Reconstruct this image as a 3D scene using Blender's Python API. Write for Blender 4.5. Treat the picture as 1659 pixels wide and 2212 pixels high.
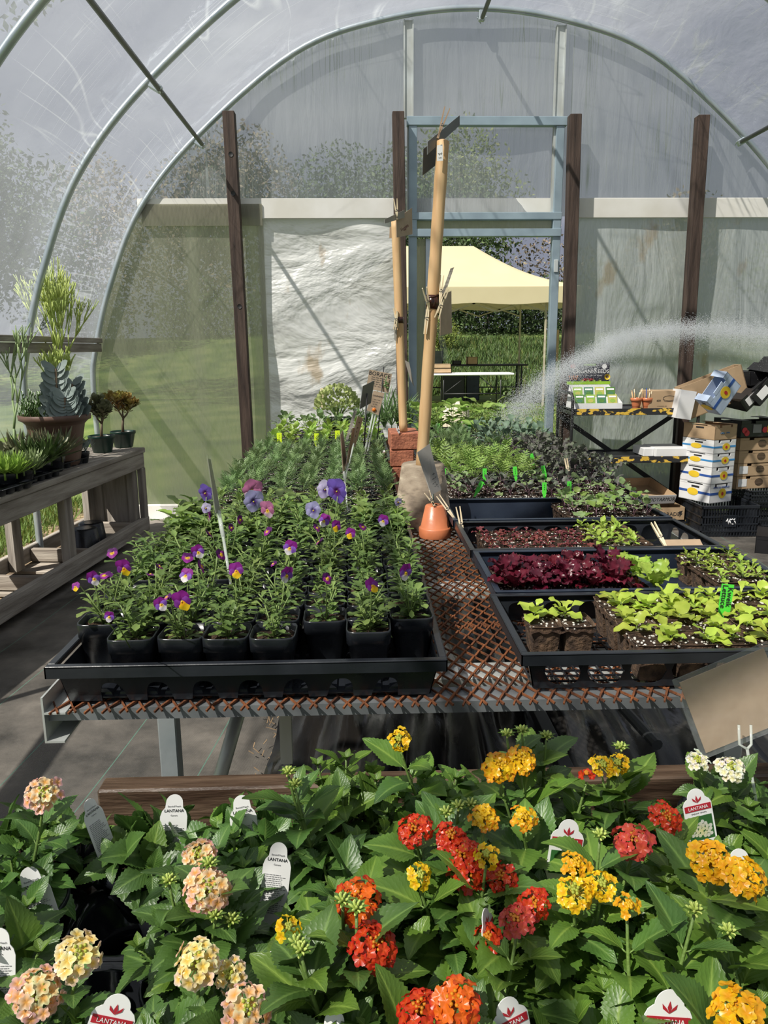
import bpy, math, random
import numpy as np
from mathutils import Matrix, Vector, Euler
PI = math.pi
C = bpy.context.scene.collection
S = bpy.context.scene
for o in list(bpy.data.objects): bpy.data.objects.remove(o)

# ------------------------------------------------------------------ camera
FPX = 1661.0; HC = 1.32
_yaw, _pit, _roll = math.radians(1.7), math.radians(12.1), math.radians(0.4)
_fw = Vector((math.sin(_yaw)*math.cos(_pit), math.cos(_yaw)*math.cos(_pit), -math.sin(_pit)))
_rt = Vector((math.cos(_yaw), -math.sin(_yaw), 0)); _up = _rt.cross(_fw)
_r2 = math.cos(_roll)*_rt - math.sin(_roll)*_up
_u2 = math.cos(_roll)*_up + math.sin(_roll)*_rt
cam = bpy.data.cameras.new('camera'); camo = bpy.data.objects.new('camera', cam); C.objects.link(camo)
cam.sensor_fit = 'VERTICAL'; cam.sensor_height = 24.0; cam.sensor_width = 18.0
cam.lens = 24.0*FPX/2212.0; cam.clip_start = 0.02; cam.clip_end = 400
camo.matrix_world = Matrix(((_r2.x, _u2.x, -_fw.x, 0), (_r2.y, _u2.y, -_fw.y, 0), (_r2.z, _u2.z, -_fw.z, HC), (0, 0, 0, 1)))
S.camera = camo
def _ray(px, py): return _fw + _r2*((px-829.5)/FPX) + _u2*((1106-py)/FPX)
def atZ(px, py, z):
    d = _ray(px, py); t = (z-HC)/d.z; return Vector((d.x*t, d.y*t, z))
def atY(px, py, y):
    d = _ray(px, py); t = y/d.y; return Vector((d.x*t, y, HC+d.z*t))

# ------------------------------------------------------------------ world, sun, exposure
S.view_settings.view_transform = 'Standard'; S.view_settings.look = 'None'
S.view_settings.gamma = 1.0; S.view_settings.use_curve_mapping = False
S.view_settings.exposure = 0.0
W = bpy.data.worlds.new('sky'); S.world = W; W.use_nodes = True
nt = W.node_tree; nt.nodes.clear()
def _n(t, ty, **k):
    n = t.nodes.new(ty)
    for a, b in k.items():
        if a.startswith('i_'): n.inputs[int(a[2:]) if a[2:].isdigit() else a[2:]].default_value = b
        else: setattr(n, a, b)
    return n
def ramp(t, fac, stops, interp='LINEAR'):
    r = t.nodes.new('ShaderNodeValToRGB'); r.color_ramp.interpolation = interp
    e = r.color_ramp.elements
    while len(e) < len(stops): e.new(0.5)
    for x, (p, c) in zip(e, stops):
        x.position = p; x.color = (*c, 1) if len(c) == 3 else c
    t.links.new(fac, r.inputs[0]); return r.outputs[0]
_tc = _n(nt, 'ShaderNodeTexCoord'); _mp = _n(nt, 'ShaderNodeMapping'); _mp.inputs['Scale'].default_value = (1, 1, 2.6)
nt.links.new(_tc.outputs['Generated'], _mp.inputs[0])
_no = _n(nt, 'ShaderNodeTexNoise'); _no.inputs['Scale'].default_value = 2.4; _no.inputs['Detail'].default_value = 7
nt.links.new(_mp.outputs[0], _no.inputs[0])
_col = ramp(nt, _no.outputs[0], [(0.32, (0.20, 0.22, 0.29)), (0.52, (0.27, 0.29, 0.36)), (0.72, (0.48, 0.49, 0.53))])
_bg = _n(nt, 'ShaderNodeBackground'); _bg.inputs[1].default_value = 1.0
nt.links.new(_col, _bg.inputs[0]); _wo = _n(nt, 'ShaderNodeOutputWorld'); nt.links.new(_bg.outputs[0], _wo.inputs[0])
sun = bpy.data.lights.new('sun', 'SUN'); sun.energy = 8.8; sun.angle = math.radians(0.6); sun.color = (1.0, 0.955, 0.87)
suno = bpy.data.objects.new('sun', sun); C.objects.link(suno)
suno.rotation_euler = Vector((0.50, 0.42, -0.78)).to_track_quat('-Z', 'Y').to_euler()

# ------------------------------------------------------------------ mesh builder
class MB:
    def __init__(s): s.v = []; s.f = []; s.m = []; s.n = 0; s.uv = []; s.c = []; s.hu = False; s.hc = False
    def add(s, V, F, M=None, mi=0, uv=None, col=None):
        V = np.asarray(V, float)
        if M is not None:
            A = np.array(M); V = V @ A[:3, :3].T + A[:3, 3]
        k = s.n; s.v.append(V); s.f += [tuple(i+k for i in f) for f in F]
        s.m += [mi]*len(F) if isinstance(mi, int) else list(mi)
        n = len(V); s.n += n
        if uv is None: s.uv.append(np.zeros((n, 2)))
        else: s.uv.append(np.asarray(uv, float)); s.hu = True
        if col is None: s.c.append(np.ones((n, 4)))
        else:
            c = np.asarray(col, float)
            if c.ndim == 1: c = np.tile(c, (n, 1))
            if c.shape[1] == 3: c = np.hstack([c, np.ones((n, 1))])
            s.c.append(c); s.hc = True
        return s
    def mesh(s, name, mats, smooth=True):
        me = bpy.data.meshes.new(name)
        V = np.vstack(s.v) if s.v else np.zeros((0, 3))
        me.from_pydata(V.tolist(), [], s.f)
        for m in (mats if isinstance(mats, (list, tuple)) else [mats]): me.materials.append(m)
        me.polygons.foreach_set('material_index', s.m)
        me.polygons.foreach_set('use_smooth', [smooth]*len(s.f))
        if s.hu:
            li = np.zeros(len(me.loops), int); me.loops.foreach_get('vertex_index', li)
            me.uv_layers.new(name='UVMap').data.foreach_set('uv', np.vstack(s.uv)[li].ravel())
        if s.hc:
            a = me.color_attributes.new('Col', 'FLOAT_COLOR', 'POINT'); a.data.foreach_set('color', np.vstack(s.c).ravel())
        me.update(); return me
    def part(s, name, mats, parent=None, label=None, smooth=True, loc=None):
        o = bpy.data.objects.new(name, s.mesh(name, mats, smooth)); C.objects.link(o)
        if parent: o.parent = parent
        if label: o['label'] = label
        if loc is not None: o.location = loc
        return o
    # shapes
    def box(s, lo, hi, M=None, b=0.0, mi=0, col=None):
        lo = np.array(lo, float); hi = np.array(hi, float)
        lo, hi = np.minimum(lo, hi), np.maximum(lo, hi)
        if b <= 0:
            V = [[(lo, hi)[i & 1][0], (lo, hi)[(i >> 1) & 1][1], (lo, hi)[(i >> 2) & 1][2]] for i in range(8)]
            return s.add(V, [(0, 2, 3, 1), (4, 5, 7, 6), (0, 1, 5, 4), (2, 6, 7, 3), (0, 4, 6, 2), (1, 3, 7, 5)], M, mi, None, col)
        c = (lo+hi)/2; h = (hi-lo)/2; b = min(b, *(h*0.9)); V = []; ix = {}
        for sx in (-1, 1):
            for sy in (-1, 1):
                for sz in (-1, 1):
                    for ax in range(3):
                        p = h-b; p = p*np.array([1, 1, 1]); p[ax] = h[ax]
                        ix[(sx, sy, sz, ax)] = len(V); V.append(c+p*np.array([sx, sy, sz]))
        F = []
        for ax in range(3):
            a, d = [(1, 2), (2, 0), (0, 1)][ax]
            for sg in (-1, 1):
                q = []
                for (u, w) in ((-1, -1), (1, -1), (1, 1), (-1, 1)):
                    k = [0, 0, 0]; k[ax] = sg; k[a] = u; k[d] = w; q.append(ix[(*k, ax)])
                F.append(tuple(q) if sg > 0 else tuple(q[::-1]))
        for ax in range(3):
            a, d = [(1, 2), (2, 0), (0, 1)][ax]
            for u in (-1, 1):
                for w in (-1, 1):
                    k0 = [0, 0, 0]; k1 = [0, 0, 0]; k0[ax] = -1; k1[ax] = 1
                    for k in (k0, k1): k[a] = u; k[d] = w
                    q = (ix[(*k0, a)], ix[(*k1, a)], ix[(*k1, d)], ix[(*k0, d)])
                    F.append(q if u*w > 0 else q[::-1])
        for sx in (-1, 1):
            for sy in (-1, 1):
                for sz in (-1, 1):
                    q = [ix[(sx, sy, sz, ax)] for ax in range(3)]
                    F.append(tuple(q) if sx*sy*sz > 0 else tuple(q[::-1]))
        return s.add(V, F, M, mi, None, col)
    def tube(s, P, r, n=8, cap=True, mi=0, M=None, col=None, closed=False):
        P = [Vector(p) for p in P]; m = len(P); R = r if hasattr(r, '__len__') else [r]*m
        V = []; T = []
        for i in range(m):
            a = P[(i-1) % m] if (i > 0 or closed) else P[0]; b = P[(i+1) % m] if (i < m-1 or closed) else P[-1]
            d = (b-a); T.append(d.normalized() if d.length > 1e-9 else Vector((0, 0, 1)))
        up = Vector((0, 0, 1)) if abs(T[0].z) < 0.9 else Vector((1, 0, 0))
        x = T[0].cross(up).normalized()
        for i in range(m):
            x = (x - T[i]*x.dot(T[i])); x = x.normalized() if x.length > 1e-6 else T[i].orthogonal().normalized()
            y = T[i].cross(x)
            for k in range(n):
                a = 2*PI*(k+.5)/n; V.append(P[i]+(x*math.cos(a)+y*math.sin(a))*R[i])
        F = []
        for i in range(m if closed else m-1):
            j = (i+1) % m
            for k in range(n):
                F.append((i*n+k, i*n+(k+1) % n, j*n+(k+1) % n, j*n+k))
        if cap and not closed: F += [tuple(range(n))[::-1], tuple((m-1)*n+k for k in range(n))]
        return s.add([tuple(v) for v in V], F, M, mi, None, col)
    def lathe(s, prof, n=24, M=None, mi=0, col=None, sq=None):
        V = []; F = []
        for (r, z) in prof:
            for k in range(n):
                a = 2*PI*(k+.5)/n; cx, cy = math.cos(a), math.sin(a)
                if sq:
                    q = (abs(cx)**sq+abs(cy)**sq)**(-1/sq); cx *= q; cy *= q
                V.append((r*cx, r*cy, z))
        for i in range(len(prof)-1):
            for k in range(n):
                F.append((i*n+k, i*n+(k+1) % n, (i+1)*n+(k+1) % n, (i+1)*n+k))
        return s.add(V, F, M, mi, None, col)
    def disc(s, r, z, n=24, M=None, mi=0, sq=None):
        V = []
        for k in range(n):
            a = 2*PI*(k+.5)/n; cx, cy = math.cos(a), math.sin(a)
            if sq:
                q = (abs(cx)**sq+abs(cy)**sq)**(-1/sq); cx *= q; cy *= q
            V.append((r*cx, r*cy, z))
        return s.add(V, [tuple(range(n))], M, mi)
    def grid(s, fn, nu, nv, mi=0, M=None, col=None, uvs=True, skip=None):
        V = []; U = []
        for j in range(nv+1):
            for i in range(nu+1):
                u, v = i/nu, j/nv; V.append(tuple(fn(u, v))); U.append((u, v))
        F = [(j*(nu+1)+i, j*(nu+1)+i+1, (j+1)*(nu+1)+i+1, (j+1)*(nu+1)+i) for j in range(nv) for i in range(nu) if not (skip and skip((i+.5)/nu, (j+.5)/nv))]
        return s.add(V, F, M, mi, U if uvs else None, col)
    def bar(s, a, b, w, h, b_=0.0, up=(0, 0, 1), mi=0, col=None):
        a = Vector(a); b = Vector(b); d = b-a; L = d.length
        return s.box((-w/2, 0, -h/2), (w/2, L, h/2), aim(a, d, up), b_, mi, col)

def aim(p, d, up=(0, 0, 1)):
    """matrix whose local +y looks along d, +z near up"""
    y = Vector(d).normalized(); u = Vector(up); x = y.cross(u)
    if x.length < 1e-4: x = y.orthogonal()
    x.normalize(); z = x.cross(y)
    return Matrix(((x.x, y.x, z.x, p[0]), (x.y, y.y, z.y, p[1]), (x.z, y.z, z.z, p[2]), (0, 0, 0, 1)))
def TR(x, y, z, rz=0, rx=0, ry=0, sc=1.0):
    return Matrix.Translation((x, y, z)) @ Euler((rx, ry, rz)).to_matrix().to_4x4() @ Matrix.Diagonal((sc, sc, sc, 1))

def thing(name, label, cat, loc=(0, 0, 0), rz=0, group=None, rot=None):
    o = bpy.data.objects.new(name, None); o.empty_display_size = 0.02; C.objects.link(o)
    o.location = loc; o.rotation_euler = rot if rot is not None else (0, 0, rz)
    o['label'] = label; o['category'] = cat
    if group: o['group'] = group
    return o
def tag(o, label, cat, group=None, kind=None):
    o['label'] = label; o['category'] = cat
    if group: o['group'] = group
    if kind: o['kind'] = kind
    return o
def struct(name, mb, mats, smooth=False, label=None):
    o = mb.part(name, mats, smooth=smooth); o['kind'] = 'structure'
    if label: o['label'] = label
    return o
_kids = {}
def dup(root, loc, rz=0, label=None, group=None, sc=1.0, rot=None):
    r = root.copy(); C.objects.link(r); r.location = loc; r.rotation_euler = rot if rot is not None else (0, 0, rz); r.scale = (sc, sc, sc)
    if label: r['label'] = label
    if group: r['group'] = group
    if root.name not in _kids: _kids[root.name] = [(c, list(c.children)) for c in root.children]
    for c, gs in _kids[root.name]:
        k = c.copy(); C.objects.link(k); k.parent = r
        for g in gs:
            q = g.copy(); C.objects.link(q); q.parent = k
    return r
_used = set()
def place(proto, loc, rz, label, group, sc=1.0, rot=None):
    """the first call moves the proto itself, later calls copy it"""
    if proto.name not in _used:
        _used.add(proto.name); proto.location = loc; proto.rotation_euler = rot if rot is not None else (0, 0, rz); proto.scale = (sc, sc, sc)
        proto['label'] = label
        if group: proto['group'] = group
        return proto
    return dup(proto, loc, rz, label, group, sc, rot)
ORD = ['first', 'second', 'third', 'fourth', 'fifth', 'sixth', 'seventh', 'eighth', 'ninth', 'tenth', 'eleventh', 'twelfth', 'thirteenth', 'fourteenth', 'fifteenth', 'sixteenth', 'seventeenth', 'eighteenth', 'nineteenth', 'twentieth']

# ------------------------------------------------------------------ materials
def mat(name, col, rough=0.5, metal=0.0, col2=None, sc=8.0, bump=0.0, bsc=None, st=(1, 1, 1), transl=0.0, attr=False, orand=0.0,
        spec=0.5, stops=None, trans=0.0, coat=0.0, det=4.0, rvar=0.0, uvv=False, uvcol=None):
    m = bpy.data.materials.new(name); m.use_nodes = True; t = m.node_tree; t.nodes.clear(); L = t.links.new
    out = _n(t, 'ShaderNodeOutputMaterial'); p = _n(t, 'ShaderNodeBsdfPrincipled')
    p.inputs['Roughness'].default_value = rough; p.inputs['Metallic'].default_value = metal
    p.inputs['Specular IOR Level'].default_value = spec; p.inputs['Coat Weight'].default_value = coat
    tc = _n(t, 'ShaderNodeTexCoord'); mp = _n(t, 'ShaderNodeMapping'); mp.inputs['Scale'].default_value = st
    L(tc.outputs['Object'], mp.inputs[0])
    no = _n(t, 'ShaderNodeTexNoise'); no.inputs['Scale'].default_value = sc; no.inputs['Detail'].default_value = det
    L(mp.outputs[0], no.inputs[0])
    c2 = col2 if col2 else tuple(x*0.72 for x in col)
    c = ramp(t, no.outputs[0], stops if stops else [(0.36, c2), (0.64, col)])
    if attr:
        at = _n(t, 'ShaderNodeAttribute', attribute_name='Col'); mx = _n(t, 'ShaderNodeMix', data_type='RGBA', blend_type='MULTIPLY')
        mx.inputs[0].default_value = 1.0; L(c, mx.inputs[6]); L(at.outputs[0], mx.inputs[7]); c = mx.outputs[2]
    hsv = None
    if orand:
        oi = _n(t, 'ShaderNodeObjectInfo'); hs = _n(t, 'ShaderNodeHueSaturation')
        a = _n(t, 'ShaderNodeMapRange'); a.inputs[3].default_value = 1-orand; a.inputs[4].default_value = 1+orand
        L(oi.outputs['Random'], a.inputs[0]); L(a.outputs[0], hs.inputs['Value']); L(c, hs.inputs['Color'])
        b = _n(t, 'ShaderNodeMapRange'); b.inputs[3].default_value = 0.5-orand*.06; b.inputs[4].default_value = 0.5+orand*.06
        L(oi.outputs['Random'], b.inputs[0]); L(b.outputs[0], hs.inputs['Hue']); c = hs.outputs[0]
    nrm = None; h = None
    if bump:
        nb = _n(t, 'ShaderNodeTexNoise'); nb.inputs['Scale'].default_value = bsc or sc*3; nb.inputs['Detail'].default_value = 4
        L(mp.outputs[0], nb.inputs[0]); h = nb.outputs[0]
    if uvv:      # leaf veins from the leaf's own uv: midrib and side veins
        uv = _n(t, 'ShaderNodeUVMap', uv_map='UVMap'); sx = _n(t, 'ShaderNodeSeparateXYZ'); L(uv.outputs[0], sx.inputs[0])
        def mth(op, a, b=None, cc=None):
            q = _n(t, 'ShaderNodeMath', operation=op)
            for i, z in enumerate((a, b, cc)):
                if z is None: continue
                if isinstance(z, (int, float)): q.inputs[i].default_value = z
                else: L(z, q.inputs[i])
            return q.outputs[0]
        ax = mth('ABSOLUTE', mth('SUBTRACT', sx.outputs[0], 0.5))
        ph = mth('SUBTRACT', mth('MULTIPLY', sx.outputs[1], 8.0), mth('MULTIPLY', ax, 6.0))
        fr = mth('FRACT', ph); vein = mth('SMOOTH_MIN', mth('ABSOLUTE', mth('SUBTRACT', fr, 0.5)), 0.30, 0.2)
        mid = mth('MINIMUM', mth('MULTIPLY', ax, 14.0), 1.0)
        hh = mth('MULTIPLY', mth('SUBTRACT', 0.36, vein), 1.0); hh = mth('MINIMUM', mth('SUBTRACT', 0.5, mth('MULTIPLY', vein, 1.2)), mid)
        hv = hh if h is None else mth('ADD', hh, mth('MULTIPLY', h, 0.35)); h = hv
        if uvcol:
            lt = mth('SUBTRACT', 1.0, mid); mx = _n(t, 'ShaderNodeMix', data_type='RGBA'); L(mth('MULTIPLY', lt, 0.7), mx.inputs[0])
            L(c, mx.inputs[6]); mx.inputs[7].default_value = (*uvcol, 1); c = mx.outputs[2]
    if h is not None:
        bu = _n(t, 'ShaderNodeBump'); bu.inputs['Strength'].default_value = bump or 0.5; bu.inputs['Distance'].default_value = 0.01 if not uvv else 0.0006
        L(h, bu.inputs['Height']); nrm = bu.outputs[0]; L(nrm, p.inputs['Normal'])
    if rvar:
        rr = _n(t, 'ShaderNodeMapRange'); rr.inputs[3].default_value = max(0.02, rough-rvar); rr.inputs[4].default_value = rough+rvar
        rr.inputs[1].default_value = 0.35; rr.inputs[2].default_value = 0.65
        L(no.outputs[0], rr.inputs[0]); L(rr.outputs[0], p.inputs['Roughness'])
    L(c, p.inputs['Base Color']); sh = p.outputs[0]
    if transl:
        tl = _n(t, 'ShaderNodeBsdfTranslucent'); L(c, tl.inputs[0]); mx = _n(t, 'ShaderNodeMixShader'); mx.inputs[0].default_value = transl
        if nrm: L(nrm, tl.inputs[1])
        L(sh, mx.inputs[1]); L(tl.outputs[0], mx.inputs[2]); sh = mx.outputs[0]
    if trans:
        tp = _n(t, 'ShaderNodeBsdfTransparent'); mx = _n(t, 'ShaderNodeMixShader'); mx.inputs[0].default_value = trans
        L(sh, mx.inputs[1]); L(tp.outputs[0], mx.inputs[2]); sh = mx.outputs[0]
    L(sh, out.inputs[0]); return m

galv = mat('galvanised_steel', (0.60, 0.65, 0.68), 0.32, 0.7, (0.45, 0.52, 0.56), 6, 0.05, 60, (1, 1, 1))
galv_lt = mat('galvanised_channel', (0.62, 0.66, 0.66), 0.5, 0.45, (0.40, 0.40, 0.36), 7, 0.05, 60, (1, 1, .3))
bluesteel = mat('painted_tube', (0.36, 0.46, 0.52), 0.45, 0.4, (0.28, 0.36, 0.42), 5)
darkwood = mat('stained_post_wood', (0.085, 0.058, 0.046), 0.65, 0, (0.035, 0.024, 0.02), 5, 0.35, 30, (6, 6, .5), spec=.3)
greywood = mat('weathered_wood', (0.36, 0.33, 0.29), 0.85, 0, (0.20, 0.175, 0.15), 3, 0.35, 14, (9, .8, 9), spec=.25)
greywood_v = mat('weathered_wood_upright', (0.35, 0.32, 0.28), 0.85, 0, (0.20, 0.175, 0.15), 3, 0.35, 14, (9, 9, .8), spec=.25)
greywood_x = mat('weathered_wood_crosswise', (0.36, 0.32, 0.27), 0.85, 0, (0.20, 0.17, 0.14), 3, 0.35, 14, (.8, 9, 9), spec=.25)
brownwood = mat('wet_brown_board', (0.13, 0.085, 0.055), 0.4, 0, (0.06, 0.037, 0.025), 6, 0.3, 16, (1.2, 14, 10), spec=.5, rvar=.12)
white_p = mat('white_trim_paint', (0.78, 0.77, 0.74), 0.5, 0, (0.66, 0.64, 0.58), 3)
black_pl = mat('black_plastic', (0.019, 0.022, 0.028), 0.30, 0, (0.012, 0.014, 0.018), 9, 0.04, 80, spec=.5, rvar=.08)
navy_pl = mat('navy_black_plastic', (0.022, 0.032, 0.052), 0.35, 0, (0.014, 0.020, 0.034), 9, 0.04, 80, rvar=.08)
green_pl = mat('dark_green_plastic', (0.012, 0.045, 0.035), 0.35, 0, (0.008, 0.03, 0.024), 6)
rust = mat('rusty_steel', (0.24, 0.085, 0.032), 0.8, 0.15, (0.085, 0.035, 0.02), 40, 0.3, 300, spec=.3)
soil = mat('potting_soil', (0.09, 0.055, 0.035), 0.9, 0, (0.018, 0.011, 0.008), 90, 0.8, 220, spec=.25,
           stops=[(0.35, (0.014, 0.009, 0.007)), (0.58, (0.065, 0.038, 0.024)), (0.68, (0.10, 0.06, 0.04)), (0.70, (0.62, 0.58, 0.50))], det=6)
perl = mat('perlite', (0.75, 0.72, 0.66), 0.8)
peat = mat('peat_pot_fibre', (0.14, 0.085, 0.05), 0.95, 0, (0.05, 0.03, 0.02), 60, 0.5, 150)
terra = mat('terracotta', (0.62, 0.20, 0.085), 0.42, 0, (0.50, 0.16, 0.07), 12, 0.05, 90, rvar=.12)
terra_old = mat('limed_old_clay', (0.33, 0.27, 0.20), 0.85, 0, (0.19, 0.15, 0.11), 22, 0.25, 60, (1, 1, 2), stops=[(0.30, (0.13, 0.10, 0.075)), (0.46, (0.27, 0.215, 0.155)), (0.60, (0.33, 0.27, 0.20)), (0.74, (0.50, 0.43, 0.32))], det=8)
brickm = mat('red_brick', (0.42, 0.155, 0.085), 0.9, 0, (0.27, 0.09, 0.05), 35, 0.5, 90)
kraft = mat('kraft_card', (0.44, 0.32, 0.21), 0.85, 0, (0.39, 0.28, 0.18), 40)
cardb = mat('corrugated_cardboard', (0.46, 0.32, 0.19), 0.85, 0, (0.40, 0.275, 0.16), 9)
whitem = mat('white_card', (0.80, 0.80, 0.80), 0.6, 0, (0.74, 0.74, 0.74), 6)
ink = mat('black_marker_ink', (0.02, 0.02, 0.022), 0.6)
bluem = mat('blue_print', (0.02, 0.08, 0.38), 0.6)
yellowm = mat('yellow_print', (0.85, 0.58, 0.03), 0.6)
redm = mat('red_print', (0.55, 0.02, 0.03), 0.5)
orangem = mat('orange_print', (0.85, 0.22, 0.02), 0.5)
neon = mat('neon_green_tag', (0.10, 0.75, 0.06), 0.45, 0, (0.09, 0.68, 0.05))
neony = mat('neon_yellow_tag', (0.62, 0.80, 0.02), 0.45, 0, (0.55, 0.75, 0.02))
woodpole = mat('pale_wood_pole', (0.62, 0.42, 0.22), 0.55, 0, (0.50, 0.30, 0.14), 5, 0.05, 60, (8, 8, .7))
pegwood = mat('clothespin_wood', (0.78, 0.67, 0.47), 0.6, 0, (0.68, 0.55, 0.36), 30)
tapem = mat('dark_brown_tape', (0.05, 0.015, 0.01), 0.2)
steelw = mat('spring_wire', (0.25, 0.25, 0.26), 0.35, 0.9)
greycard = mat('grey_card', (0.30, 0.28, 0.25), 0.7, 0, (0.27, 0.25, 0.22), 20)  # even grey card colour
tentm = mat('cream_canopy_cloth', (0.60, 0.53, 0.35), 0.8, 0, (0.58, 0.51, 0.33), 2, 0.25, 1.2, transl=.25)
blackpaint = mat('black_painted_steel', (0.022, 0.022, 0.024), 0.5, 0.2, stops=[(0.0, (0.02, 0.02, 0.022)), (1, (0.03, 0.03, 0.032))])
chipped = mat('chipped_yellow_paint', (0.02, 0.02, 0.02), 0.6, 0, stops=[(0.52, (0.02, 0.02, 0.022)), (0.545, (0.72, 0.46, 0.06))], sc=14, st=(1, 1, 2), det=8)
def clear(name, tr=0.7, rough=0.05, col=(0.9, 0.92, 0.9), bump=0.0, bsc=20):
    m = bpy.data.materials.new(name); m.use_nodes = True; t = m.node_tree; t.nodes.clear(); L = t.links.new
    out = _n(t, 'ShaderNodeOutputMaterial'); p = _n(t, 'ShaderNodeBsdfPrincipled'); p.inputs['Base Color'].default_value = (*col, 1)
    p.inputs['Roughness'].default_value = rough; p.inputs['Specular IOR Level'].default_value = 0.8
    tp = _n(t, 'ShaderNodeBsdfTransparent'); mx = _n(t, 'ShaderNodeMixShader'); mx.inputs[0].default_value = tr
    if bump:
        tc = _n(t, 'ShaderNodeTexCoord'); no = _n(t, 'ShaderNodeTexNoise'); no.inputs['Scale'].default_value = bsc; L(tc.outputs['Object'], no.inputs[0])
        b = _n(t, 'ShaderNodeBump'); b.inputs['Strength'].default_value = bump; b.inputs['Distance'].default_value = 0.02; L(no.outputs[0], b.inputs['Height']); L(b.outputs[0], p.inputs['Normal'])
    L(p.outputs[0], mx.inputs[1]); L(tp.outputs[0], mx.inputs[2]); L(mx.outputs[0], out.inputs[0]); return m
clearpl = clear('clear_plastic_sleeve', 0.90, .04, (.45, .48, .48))
clearrod = clear('clear_acrylic_rod', 0.55, 0.08, (0.75, 0.8, 0.75))

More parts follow.
